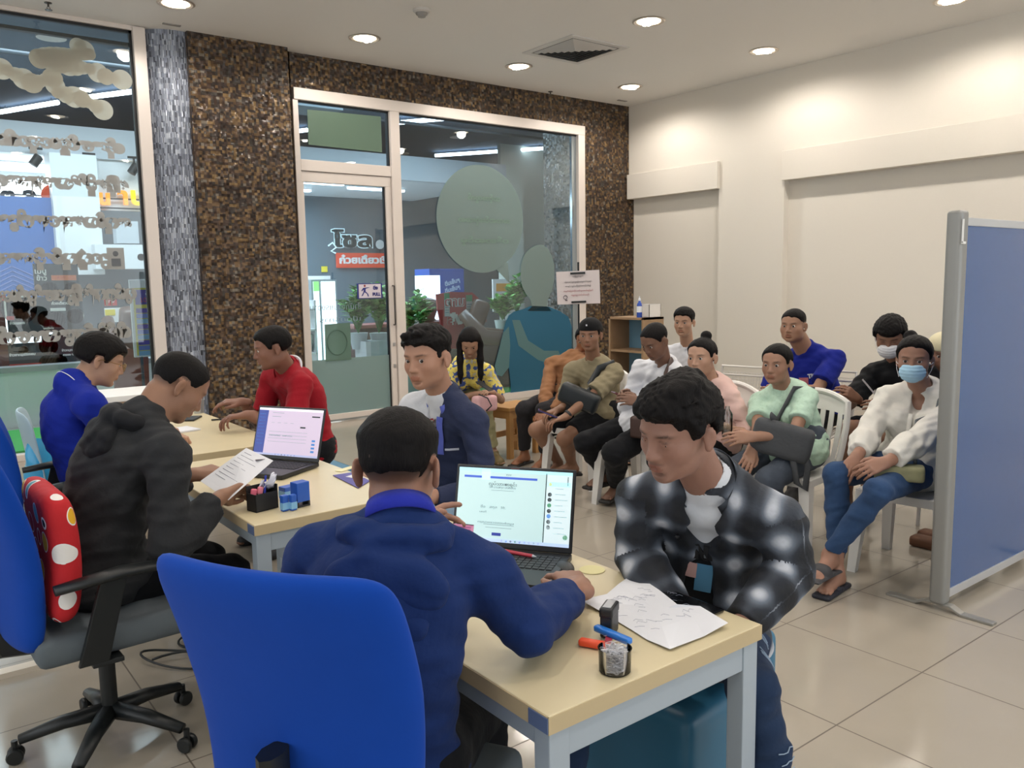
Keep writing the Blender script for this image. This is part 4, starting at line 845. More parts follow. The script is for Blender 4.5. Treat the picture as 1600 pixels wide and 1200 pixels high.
mono('white plastic chair of the bald man in the white shirt', (4.08, 3.86, 0), 262)
mono('white plastic chair with slatted back behind the woman in pink', (4.02, 3.26, 0), 262)
mono('white plastic chair with slatted back behind the woman in mint green', (4.08, 2.70, 0), 262)
mono('white plastic chair under the woman in the blue face mask', (4.18, 2.03, 0), 262)
wire_chair('white wire chair between the pink and mint tops, by the wall', (5.05, 3.85, 0), 260)
wire_chair('white wire chair behind the man in the royal blue tee', (5.22, 3.30, 0), 260)
wire_chair('white wire chair under the man in the white mask', (5.12, 2.62, 0), 260)
wood_stool('small pine stool beside the long haired woman', (4.42, 5.72, 0), R_(10), .42, .30, .45)
wood_stool('small pine stool under the long haired woman', (3.98, 5.98, 0), R_(0), .36, .32, .50)
st = thing('side_counter', 'white topped cardboard coloured counter behind the two desk workers', 'counter', (1.354,6.285,0.800))
st.location.z = 0
put('top', MB().span(-.25, .28, -.25, .25, .76, .80), mat('top_white', 'f0eeea', .4), st, bevel=.004); put('body', MB().span(-.23, .26, -.23, .23, 0, .76), mat('body_tan', 'b59a82', .6), st)
pc = thing('pale_plastic_chair', 'pale blue grey plastic chair back at the left picture edge', 'chair', (.84, 4.98, 0), math.pi/2-R_(96))
pale = mat('pale_blue_plastic', '9fb8c4', .4)
put('backrest', pad(.46, .42, .48, .012, lambda v: -.22-.06*v, .05, k=.5), pale, pc, smooth='all'); put('seat', MB().box((0, 0, .44), (.44, .44, .03)), pale, pc, bevel=.01)
for sx in (-1, 1):
    for sy in (-1, 1): put('leg', MB().tube([(sx*.18, sy*.18, .43), (sx*.21, sy*.21, 0)], .012, 8), MATS['steel'], pc)
tag(put('cable_trunking', MB().span(-.6, .98, 3.70, 3.76, 0, .022), mat('trunking', 'd9cdbb', .5)), 'flat cream cable trunking strip on the floor at left', 'cable trunking')
sign = thing('sign_stand', 'white notice on a black stand in front of the mosaic corner', 'sign', (5.308,5.851,-0.090))
sign.location.z = 0
c0 = [L(p, sign) for p in ((5.164,5.979,1.608), (5.465,5.705,1.621), (5.471,5.699,1.306), (5.171,5.973,1.300))]
n_ = (Vector(c0[1])-Vector(c0[0])).cross(Vector(c0[3])-Vector(c0[0])).normalized()*-.006
put('paper', MB().poly(c0, n_), mat('notice_paper', 'd6cccb', .6), sign)
cx_ = [(a+b)/2 for a, b in zip(c0[0], c0[2])]
put('pole', MB().tube([(cx_[0]+.02, cx_[1]+.02, 0.02), (cx_[0]+.02, cx_[1]+.02, cx_[2]+.24)], .010, 8).box((cx_[0], cx_[1], .01), (.34, .34, .02)), plastic_k, sign)
xd = Vector(c0[1])-Vector(c0[0]); xd.normalize(); up = (Vector(c0[0])-Vector(c0[3])).normalized(); nn = xd.cross(up)
for zz, ww in ((.135, .07), (-.135, .07)):
    p = Vector(cx_)+up*zz+nn*.008; put('clip', MB().poly([tuple(p+xd*a+up*b) for a, b in ((-ww, -.008), (ww, -.008), (ww, .010), (-ww, .010))], tuple(nn*.01)), plastic_k, sign)
ink = mat('notice_ink', '5a5058', .6); inkr = mat('notice_red_ink', 'b0525a', .6)
for z, tx, w_, m in ((.105, 'ကြေညာချက်', .10, ink), (.055, 'ဝန်ဆောင်မှုရယူရန်လာရောက်သူများ', .26, ink), (.015, 'စာရင်းသွင်းပြီးထိုင်စောင့်ပါရန်', .24, ink), (-.03, 'အမှတ်စဉ်အတိုင်းခေါ်ယူပေးပါမည်နော်', .28, inkr), (-.07, 'ကျေးဇူးတင်ပါသည်', .17, inkr)):
    p = Vector(cx_)+up*z+nn*.009+xd*(.015 if z < -.05 else 0); lettering('writing', tx, .032, m, tuple(p), tuple(xd), tuple(up), sign, 'mm', .0004, 0, width=w_)
p = Vector(cx_)-xd*.125-up*.085+nn*.009
put('round_mark', MB().tube([tuple(p+xd*.018*math.cos(a*.5236)+up*.018*math.sin(a*.5236)) for a in range(12)], .003, 5, closed=True).box(tuple(p-up*.028+xd*.008), (.015, .015, .01)), ink, sign)

# ================================================================ FIGURE ENGINE: smooth-blended volumes turned into one continuous skin
def V(*a): return np.array(a, dtype=np.float64)
def nz(v): v = np.asarray(v, float); return v/(np.linalg.norm(v)+1e-12)
class Field:
    def __init__(s, lo, hi, h):
        s.h = h; s.lo = np.asarray(lo, float); s.n = np.ceil((np.asarray(hi, float)-s.lo)/h).astype(int)+1
        s.v = np.full(s.n, .06, np.float32); s.ax = [(s.lo[i]+h*np.arange(s.n[i])).astype(np.float32) for i in range(3)]
    def sub(s, lo, hi):
        a = np.maximum(0, np.floor((np.asarray(lo)-s.lo)/s.h).astype(int)); b = np.minimum(s.n, np.ceil((np.asarray(hi)-s.lo)/s.h).astype(int)+1)
        if (b <= a).any(): return None
        sl = tuple(slice(a[i], b[i]) for i in range(3)); return sl, s.ax[0][sl[0]][:, None, None], s.ax[1][sl[1]][None, :, None], s.ax[2][sl[2]][None, None, :]
    def comb(s, sl, d, k, op):
        v = s.v[sl]; d = d.astype(np.float32)
        if op == 'add':
            if k > 0: hh = np.maximum(k-np.abs(v-d), 0)/k; r = np.minimum(v, d)-hh*hh*k*.25
            else: r = np.minimum(v, d)
        elif op == 'cut':
            d = -d
            if k > 0: hh = np.maximum(k-np.abs(v-d), 0)/k; r = np.maximum(v, d)+hh*hh*k*.25
            else: r = np.maximum(v, d)
        s.v[sl] = r
    def cone(s, a, b, ra, rb, k=.01, op='add', flat=None, side=None):
        """rounded cone a-b; flat squashes the section along 'side' (a unit vector) by that factor"""
        a = np.asarray(a, float); b = np.asarray(b, float); R = max(ra, rb)*(max(1, flat) if flat else 1)+.045
        q = s.sub(np.minimum(a, b)-R, np.maximum(a, b)+R)
        if q is None: return
        sl, X, Y, Z = q; d = b-a; L2 = max(d@d, 1e-9)
        px, py, pz = X-np.float32(a[0]), Y-np.float32(a[1]), Z-np.float32(a[2])
        t = np.clip((px*d[0]+py*d[1]+pz*d[2])/L2, 0, 1)
        cx, cy, cz = px-t*d[0], py-t*d[1], pz-t*d[2]
        if flat:
            sd = nz(side); sd = nz(sd-nz(d)*(sd@nz(d))) if np.linalg.norm(d) > 1e-6 else sd; e = cx*sd[0]+cy*sd[1]+cz*sd[2]; g = e*(1/flat-1)
            cx, cy, cz = cx+g*sd[0], cy+g*sd[1], cz+g*sd[2]
        dist = np.sqrt(cx*cx+cy*cy+cz*cz)-(ra+(rb-ra)*t)
        if flat and flat < 1: dist = dist*(.5+.5*flat)
        s.comb(sl, dist, k, op)
    def ell(s, c, r, Rm=None, k=.01, op='add'):
        """ellipsoid; Rm rows = its axes"""
        c = np.asarray(c, float); r = np.asarray(r, float); Rm = np.eye(3) if Rm is None else np.asarray(Rm)
        ext = np.sqrt(((Rm*r[:, None])**2).sum(0))+.045; q = s.sub(c-ext, c+ext)
        if q is None: return
        sl, X, Y, Z = q; px, py, pz = X-np.float32(c[0]), Y-np.float32(c[1]), Z-np.float32(c[2])
        u = [(px*Rm[i][0]+py*Rm[i][1]+pz*Rm[i][2]) for i in range(3)]
        k0 = np.sqrt(sum((u[i]/r[i])**2 for i in range(3)))+1e-6; k1 = np.sqrt(sum((u[i]/r[i]**2)**2 for i in range(3)))+1e-6
        s.comb(sl, k0*(k0-1)/k1, k, op)
    def box(s, c, r, Rm, rad=.01, k=.005, op='add'):
        c = np.asarray(c, float); r = np.asarray(r, float); Rm = np.asarray(Rm); ext = np.abs(Rm*r[:, None]).sum(0)+.045; q = s.sub(c-ext, c+ext)
        if q is None: return
        sl, X, Y, Z = q; px, py, pz = X-np.float32(c[0]), Y-np.float32(c[1]), Z-np.float32(c[2])
        u = [np.abs(px*Rm[i][0]+py*Rm[i][1]+pz*Rm[i][2])-(r[i]-rad) for i in range(3)]
        o = np.sqrt(sum(np.maximum(x, 0)**2 for x in u))+np.minimum(np.maximum(np.maximum(u[0], u[1]), u[2]), 0)-rad
        s.comb(sl, o, k, op)
    def plane(s, p, n, k=.004, lo=None, hi=None):
        """keep the side where (x-p).n < 0"""
        q = s.sub(s.lo if lo is None else lo, s.lo+s.h*s.n if hi is None else hi); sl, X, Y, Z = q; n = nz(n)
        s.comb(sl, -((X-p[0])*n[0]+(Y-p[1])*n[1]+(Z-p[2])*n[2]), k, 'cut')
    def wrinkle(s, amp, f=1.0, seed=0):
        sl, X, Y, Z = s.sub(s.lo, s.lo+s.h*s.n); X, Y, Z = X*f+seed, Y*f-seed, Z*f
        w = np.sin(21*X+9*np.sin(7*Z+3*Y))*np.sin(19*Z+6*np.sin(9*X-5*Y))+.6*np.sin(47*Z+8*np.sin(11*Y)+13*X)*np.sin(17*Y+5*np.sin(23*Z))
        s.v += (amp*w).astype(np.float32)*(np.abs(s.v) < .03)
    def mesh(s):
        v = s.v; v[0], v[-1] = .06, .06; v[:, 0], v[:, -1] = .06, .06; v[:, :, 0], v[:, :, -1] = .06, .06
        b = v < 0; n0, n1, n2 = [x-1 for x in v.shape]; cnt = np.zeros((n0, n1, n2), np.int8)
        for i in (0, 1):
            for j in (0, 1):
                for k in (0, 1): cnt += b[i:i+n0, j:j+n1, k:k+n2]
        act = (cnt > 0) & (cnt < 8); I, J, K = np.nonzero(act); idx = np.full(act.shape, -1, np.int32); idx[I, J, K] = np.arange(len(I))
        P = np.zeros((len(I), 3)); C = np.zeros(len(I))
        cor = {(i, j, k): v[I+i, J+j, K+k] for i in (0, 1) for j in (0, 1) for k in (0, 1)}
        for ax in range(3):
            for p in (0, 1):
                for q in (0, 1):
                    c0 = [0, 0, 0]; o = [a for a in range(3) if a != ax]; c0[o[0]] = p; c0[o[1]] = q; c1 = list(c0); c1[ax] = 1
                    a, c = cor[tuple(c0)], cor[tuple(c1)]; m = (a < 0) != (c < 0); t = np.where(m, a/np.where(m, a-c, 1), 0)
                    pt = np.zeros((len(I), 3)); pt[:, ax] = t; pt[:, o[0]] = p; pt[:, o[1]] = q; P[m] += pt[m]; C[m] += 1
        P = s.lo+s.h*(P/C[:, None]+np.stack([I, J, K], 1)); Q = []
        for ax in range(3):
            o = [a for a in range(3) if a != ax]; s0 = [slice(None)]*3; s1 = [slice(None)]*3; s0[ax] = slice(0, -1); s1[ax] = slice(1, None)
            d = b[tuple(s0)] != b[tuple(s1)]; e = np.stack(np.nonzero(d), 1)
            e = e[(e[:, o[0]] > 0) & (e[:, o[1]] > 0) & (e[:, o[0]] < v.shape[o[0]]-1) & (e[:, o[1]] < v.shape[o[1]]-1)]
            def at(da, db): f = e.copy(); f[:, o[0]] -= da; f[:, o[1]] -= db; return idx[f[:, 0], f[:, 1], f[:, 2]]
            q = np.stack([at(1, 1), at(0, 1), at(0, 0), at(1, 0)], 1); ins = b[e[:, 0], e[:, 1], e[:, 2]]
            if ax == 1: ins = ~ins
            q[~ins] = q[~ins][:, ::-1]; Q.append(q)
        Q = np.concatenate(Q); Q = Q[(Q >= 0).all(1)]
        # one relaxation pass
        A = np.zeros_like(P); Nn = np.zeros(len(P))
        for i in range(4):
            for j in (1, 3): np.add.at(A, Q[:, i], P[Q[:, (i+j) % 4]]); np.add.at(Nn, Q[:, i], 1)
        P = P*.4+.6*A/np.maximum(Nn, 1)[:, None]
        return P, Q
def make(name, F, m, parent, paint=None, uvw=None, label=None, smooth_only=True):
    P, Q = F.mesh(); o = np.array(parent.location); me = bpy.data.meshes.new(name)
    me.vertices.add(len(P)); me.vertices.foreach_set('co', (P-o).astype(np.float32).ravel()); me.loops.add(len(Q)*4); me.loops.foreach_set('vertex_index', Q.ravel().astype(np.int32))
    me.polygons.add(len(Q)); me.polygons.foreach_set('loop_start', np.arange(0, len(Q)*4, 4, dtype=np.int32)); me.polygons.foreach_set('use_smooth', np.ones(len(Q), bool))
    me.update(); me.validate()
    if paint is not None:
        c = paint(P); at = me.attributes.new('tone', 'FLOAT_COLOR', 'POINT'); at.data.foreach_set('color', np.concatenate([c, np.ones((len(P), 1))], 1).astype(np.float32).ravel())
    if uvw is not None:
        c = uvw(P)
        if isinstance(c, tuple):      # (region of every vertex, coordinates in every region): each face keeps to one region
            ids, cc = c; fr = ids[Q[:, 0]]; v_ = cc[fr[:, None], Q]; at = me.attributes.new('cloth', 'FLOAT_VECTOR', 'CORNER'); at.data.foreach_set('vector', v_.astype(np.float32).ravel())
        else: at = me.attributes.new('cloth', 'FLOAT_VECTOR', 'POINT'); at.data.foreach_set('vector', c.astype(np.float32).ravel())
    me.materials.append(m); ob = bpy.data.objects.new(name, me); col.objects.link(ob); ob.parent = parent
    if label: ob['label'] = label
    return ob
def skin_mat():
    t = NT('skin'); a = t.add('ShaderNodeAttribute'); a.attribute_name = 'tone'; n = t.noise(55, 3, t.obj()); n2 = t.noise(420, 2, t.obj())
    mul = t.add('ShaderNodeMix', data_type='RGBA', blend_type='MULTIPLY'); mul.inputs[0].default_value = 1; t.ln(a.outputs['Color'], mul.inputs[6]); t.ln(t.mix(n.outputs['Fac'], (.93, .90, .88), (1, 1, 1)), mul.inputs[7])
    t.ln(mul.outputs[2], t.b.inputs['Base Color']); t.b.inputs['Roughness'].default_value = .5; t.b.inputs['Specular IOR Level'].default_value = .4
    t.b.inputs['Subsurface Weight'].default_value = .08; t.b.inputs['Subsurface Radius'].default_value = (.012, .004, .002); t.b.inputs['Subsurface Scale'].default_value = 1
    t.bump(n2.outputs['Fac'], .10, .004); return t.m
SKIN = skin_mat()
def hair_mat(name, c):
    t = NT(name); o = t.obj(); mp = t.add('ShaderNodeMapping'); mp.inputs['Scale'].default_value = (1, 1, .25); t.ln(o, mp.inputs[0]); n = t.noise(260, 3, mp.outputs[0])
    t.ln(t.mix(n.outputs['Fac'], tuple(x*.5 for x in c), tuple(x*1.5 for x in c)), t.b.inputs['Base Color']); t.b.inputs['Roughness'].default_value = .6; t.b.inputs['Specular IOR Level'].default_value = .12
    t.bump(n.outputs['Fac'], .5, .004); return t.m
HAIR = hair_mat('black_hair', (.0065, .0055, .0055))
def eye_mat():
    t = NT('eyeball'); sp = t.add('ShaderNodeSeparateXYZ'); t.ln(t.obj(), sp.inputs[0])
    r = t.math('SQRT', t.math('ADD', t.math('POWER', sp.outputs[1], 2), t.math('POWER', sp.outputs[2], 2)))
    c = t.ramp(t.math('MULTIPLY', r, 50), [(0, (.004, .004, .004)), (.14, (.030, .014, .008)), (.33, (.50, .46, .43))], True)
    t.ln(c, t.b.inputs['Base Color']); t.b.inputs['Roughness'].default_value = .15; return t.m
EYE = eye_mat()

class Head:
    def __init__(s, c, heading, pitch=0, roll=0, size=1.0):
        s.c = np.array(c, float); h = R_(heading); p = R_(pitch); r = R_(roll)
        f0 = V(math.sin(h), math.cos(h), 0); l0 = V(-math.cos(h), math.sin(h), 0); u0 = V(0, 0, 1)
        f = f0*math.cos(p)-u0*math.sin(p); u = u0*math.cos(p)+f0*math.sin(p)
        l = l0*math.cos(r)+u*math.sin(r); u = u*math.cos(r)-l0*math.sin(r)
        s.f, s.l, s.u, s.k = f, l, u, size; s.R = np.stack([f, l, u])
    def w(s, x, y, z): return s.c+s.k*(s.f*x+s.l*y+s.u*z)
    def loc(s, P): return ((P-s.c)@s.R.T)/s.k
    def rot(s, yaw=0, pitch=0, roll=0):
        a, b, c = R_(yaw), R_(pitch), R_(roll); f = s.f*math.cos(a)+s.l*math.sin(a); l = s.l*math.cos(a)-s.f*math.sin(a); u = s.u
        f2 = f*math.cos(b)-u*math.sin(b); u2 = u*math.cos(b)+f*math.sin(b)
        l2 = l*math.cos(c)+u2*math.sin(c); u3 = u2*math.cos(c)-l*math.sin(c); return np.stack([f2, l2, u3])
def head_shape(F, H, fem=False, eyes='open', wide=1.0, lips=1.0, jaw=1.0):
    k = H.k; E = lambda c, r, R=None, kk=.01, op='add': F.ell(H.w(*c), np.array(r)*k, H.R if R is None else R, kk*k, op); w_ = wide
    E((-.014, 0, .032), (.094, .0765, .080)); E((.020, 0, .035), (.066, .070, .064), None, .02)
    E((.028, 0, -.030), (.060, .062*w_, .074), None, .03); E((.030, 0, -.070), (.050*jaw, .052*w_*jaw, .040), None, .03)
    E((.070, 0, -.093), (.018, .024*w_, .018 if not fem else .015), None, .024)
    for s_ in (-1, 1):
        E((.052, s_*.044*w_, -.026), (.026, .020, .022), None, .025)
        E((.078, s_*.028, .021), (.012, .022, .0075), H.rot(s_*20), .014)
        E((.0985, s_*.0325, .001), (.019, .018, .0125), H.rot(s_*18), .012, 'cut')
        E((.0735, s_*.0315, .000), (.0150, .0165, .0135), H.rot(s_*12), .004)
        g = {'open': .0040, 'narrow': .0025, 'slit': .0015}.get(eyes, 0)
        if g: E((.088, s_*.0315, -.0005), (.012, .0135, g), H.rot(s_*14, 0, s_*4), .0015, 'cut')
    F.cone(H.w(.084, 0, .008), H.w(.1035, 0, -.032), .0075*k, .0105*k, .012*k)
    for s_ in (-1, 1): E((.092, s_*.0125, -.035), (.0115, .0085, .0078), None, .006)
    for s_ in (-1, 1): E((.098, s_*.0065, -.0430), (.005, .003, .0035), None, .002, 'cut')
    E((.082, 0, -.060), (.014, .024*lips, .017), None, .014)
    E((.0925, 0, -.0595), (.0075, .0205*lips, .0052*lips), None, .004); E((.0905, 0, -.0690), (.0085, .0175*lips, .0062*lips), None, .004)
    F.ell(H.w(.103, 0, -.0640), V(.014, .021*lips, .0016)*k, H.R, .002, 'cut'); E((.084, 0, -.0805), (.008, .018, .006), None, .01, 'cut')
    for s_ in (-1, 1):
        R = H.rot(s_*66, 0, s_*-4); F.ell(H.w(-.016, s_*.0815, -.010), V(.0065, .0175, .029)*k, R, .006*k)
        F.ell(H.w(-.009, s_*.0885, -.009), V(.0060, .0095, .017)*k, R, .003*k, 'cut'); F.ell(H.w(-.010, s_*.079, -.036), V(.0065, .008, .010)*k, R, .008*k)
def hand_shape(F, wrist, fdir, ndir, right, curl=.35, size=1.0, spread=1.0, curls=None, thumb=.5):
    f = nz(fdir); n = nz(np.asarray(ndir)-f*(np.asarray(ndir)@f)); t = np.cross(n, f) if right else np.cross(f, n); k = size; w = np.asarray(wrist, float)
    P = lambda x, y, z: w+k*(f*x+t*y+n*z)
    bases = [(.088, .027), (.092, .008), (.088, -.011), (.080, -.028)]; L = [(.040, .024, .020), (.044, .028, .021), (.041, .026, .020), (.032, .020, .018)]; rr = [.0088, .0091, .0087, .0078]
    F.cone(P(-.03, 0, 0), P(.01, 0, 0), .027*k, .026*k, .012, flat=.78, side=n)
    for (x, y), r in zip(bases, rr): F.cone(P(.008, y*.55, -.001), P(x-.004, y, -.001), .0145*k, (r+.0028)*k, .012)
    F.cone(P(.022, .010, -.008), P(.046, .030, -.012), .016*k, .013*k, .012)
    for i, ((x, y), ls, r) in enumerate(zip(bases, L, rr)):
        c = curls[i] if curls else curl; p = P(x, y, 0); ang = 0; sp = (1.5-i)*R_(5)*spread; d0 = f*math.cos(sp)+t*math.sin(sp)
        for j, (l, aa) in enumerate(zip(ls, (62, 72, 48))):
            ang += R_(aa)*c; d = d0*math.cos(ang)-n*math.sin(ang); q = p+d*l*k; F.cone(p, q, (r-.0006*j)*k, (r-.0006*(j+1))*k, .0035 if j else .006); p = q
    a = R_(48-22*thumb); p = P(.022, .022, -.006); d = f*math.cos(a)+t*math.sin(a)-n*.25*thumb; q = p+nz(d)*.038*k; F.cone(p, q, .0125*k, .0105*k, .008)
    a = R_(30-40*thumb); d = f*math.cos(a)+t*math.sin(a)-n*.35*thumb; q2 = q+nz(d)*.029*k; F.cone(q, q2, .0100*k, .0092*k, .004)
    a = R_(15-50*thumb); d = f*math.cos(a)+t*math.sin(a)-n*.45*thumb; q3 = q2+nz(d)*.022*k; F.cone(q2, q3, .0090*k, .0074*k, .003)
    return dict(P=P, f=f, n=n, t=t)
def ik(a, c, l1, l2, pole):
    a, c = np.asarray(a, float), np.asarray(c, float); d = c-a; D = np.linalg.norm(d); k = max(1.0, D/(l1+l2)*1.001); l1, l2 = l1*k, l2*k
    x = (l1*l1-l2*l2+D*D)/(2*D); h = math.sqrt(max(0, l1*l1-x*x)); u = d/D; p = np.asarray(pole, float); p = nz(p-u*(p@u)); return a+u*x+p*h
class Body:
    """all joints of one figure, in room coordinates"""
    def __init__(s, S):
        s.S = S; th = R_(S['face']); s.f = V(math.sin(th), math.cos(th), 0); s.r = V(math.cos(th), -math.sin(th), 0); k = s.k = S.get('size', 1.0)
        s.H = V(*S['hip']); s.N = V(*S['neck']); s.w = nz(s.N-s.H); s.L = np.linalg.norm(s.N-s.H)
        r = s.r; sh = R_(S.get('twist', 0)); r2 = V(math.cos(th+sh), -math.sin(th+sh), 0); s.r2 = nz(r2-s.w*(r2@s.w)*.6); s.tf = nz(np.cross(s.w, s.r)) ; s.tf = s.tf if s.tf@s.f > 0 else -s.tf
        s.tf2 = nz(np.cross(s.w, s.r2)); s.tf2 = s.tf2 if s.tf2@s.f > 0 else -s.tf2
        bw = S.get('shoulder', .172)*k; s.hunch = S.get('hunch', .02)
        s.sh = {}; s.el = {}; s.wr = {}; s.hip = {}; s.kn = {}; s.an = {}
        for n, q in (('R', 1), ('L', -1)):
            s.sh[n] = s.N-s.w*.055*k+s.r2*q*bw+s.tf2*(S.get('round', .02))+V(0, 0, S.get('lift'+n, 0))
            w = V(*S['wrist'+n]); pole = S.get('pole'+n, (0, 0, -1)); pole = s.r*q*pole[0]+s.f*pole[1]+V(0, 0, pole[2])
            s.wr[n] = w; s.el[n] = ik(s.sh[n], w, .285*k, .255*k, pole) if 'elbow'+n not in S else V(*S['elbow'+n])
            s.hip[n] = s.H+s.r*q*.085*k-V(0, 0, .01); an = V(*S['foot'+n]); s.an[n] = an
            kp = S.get('kpole'+n, (0, 1, .8)); kp = s.r*q*kp[0]+s.f*kp[1]+V(0, 0, kp[2]); s.kn[n] = ik(s.hip[n], an, .42*k, .40*k, kp) if 'knee'+n not in S else V(*S['knee'+n])
        s.head = Head(S['head'], *S['look'][:3], S.get('hsize', 1.0))
        s.fd = {n: V(*S['toe'+n]) if 'toe'+n in S else s.f for n in 'RL'}
    def torso(s, F, g=0.0, fat=1.0, fem=False, kk=.03, low=True):
        k = s.k; fat = s.S.get('fat', 1.0)*fat; H, w, L, f, r = s.H, s.w, s.L, s.tf, s.r; Rm = np.stack([f, r, w]); R2 = np.stack([s.tf2, s.r2, w]); hb = -f*s.hunch
        if low: F.ell(H-V(0, 0, .0), V(.115*fat+g, (.168 if not fem else .178)*k*fat+g, .115+g), Rm, kk)
        F.ell(H+w*L*.30+hb*.5, V(.100*fat+g, .138*k*fat+g, .15+g), Rm, kk); F.ell(H+w*L*.62+hb, V(.100*(.5+.5*fat)+g, (.142 if not fem else .130)*k*(.4+.6*fat)+g, .185+g), R2, kk)
        F.cone(s.sh['R']-s.r2*.02, s.sh['L']+s.r2*.02, .047*k+g, .047*k+g, .04); F.ell(H+w*L*.80+hb*.8, V(.078+g, .140*k+g, .085+g), R2, .03)
        for n in 'RL': F.cone(s.sh[n]*.75+s.N*.25+w*.012, s.N+w*.03-f*.012, .036*k+g, .046*k+g*.6, .035)
        if fem:
            for q in (-1, 1): F.ell(H+w*L*.60+f*.080+r*q*.068, V(.048+g, .055+g, .055+g), Rm, .03)
    def neck(s, F, g=0.0, upto=1.0):
        h = s.head; top = h.w(-.024, 0, -.055); F.cone(s.N-s.w*.02, s.N+(top-s.N)*upto, .056*s.k*s.S.get('neckw', 1)+g, .053*h.k*s.S.get('neckw', 1)+g, .02)
    def arm(s, F, n, g=0.0, upto=2.0, k=.012, puff=0.0):
        a, b, c = s.sh[n], s.el[n], s.wr[n]; q = s.k*s.S.get('armw', 1.0)
        F.ell(a, V(.047, .047, .050)*q+g*.9, None, .03)
        if upto <= 1: F.cone(a, a+(b-a)*upto, .046*q+g, (.045-.009*upto)*q+g+puff, .02); return
        F.cone(a, b, .045*q+g, .035*q+g+puff*.4, .02); u = upto-1; d = c-b
        F.cone(b, b+d*min(u, .35), .034*q+g+puff*.6, .036*q+g+puff*.6, k)
        if u > .35: F.cone(b+d*.35, b+d*u, .036*q+g+puff*.6, (.036-.0115*(u-.35)/.65)*q+g+puff*.3, k)
    def leg(s, F, n, g=0.0, upto=2.0, k=.015, q=1.0):
        a, b, c = s.hip[n], s.kn[n], s.an[n]; q = q*s.k*s.S.get('legw', 1.0)
        if upto <= 1: F.cone(a, a+(b-a)*upto, .083*q+g, (.083-.024*upto)*q+g, .03); return
        F.cone(a, b, .083*q+g, .057*q+g, .03); F.ell(b, V(.056, .056, .058)*q+g, None, .02); u = upto-1; d = c-b; bk = -s.f*.012
        F.cone(b, b+d*min(u, .35)+bk, .050*q+g, .054*q+g, .02)
        if u > .35: F.cone(b+d*.35+bk, b+d*u, .054*q+g, (.054-.020*(u-.35)/.65)*q+g, k)
    def foot(s, F, n, g=0.0):
        a = s.an[n]; d = nz(s.fd[n]); q = s.k; z = V(0, 0, 1); F.cone(a, a-d*.03-z*.045, .036*q+g, .030*q+g, .015); F.cone(a-z*.02, a+d*.11-z*.055, .033*q+g, .024*q+g, .02); F.cone(a-d*.02-z*.05, a+d*.13-z*.06, .026*q+g, .022*q+g, .02, flat=1.25, side=np.cross(d, z))
        sd = np.cross(d, z)
        if g == 0:
            for i in range(5): F.cone(a+d*.12-z*.062+sd*(i-2)*.014*q, a+d*(.165-abs(i-1.6)*.008)-z*.066+sd*(i-2)*.016*q, .0105*q, .0085*q, .003)
def rgb(c): return np.array(hexc(c) if isinstance(c, str) else c)
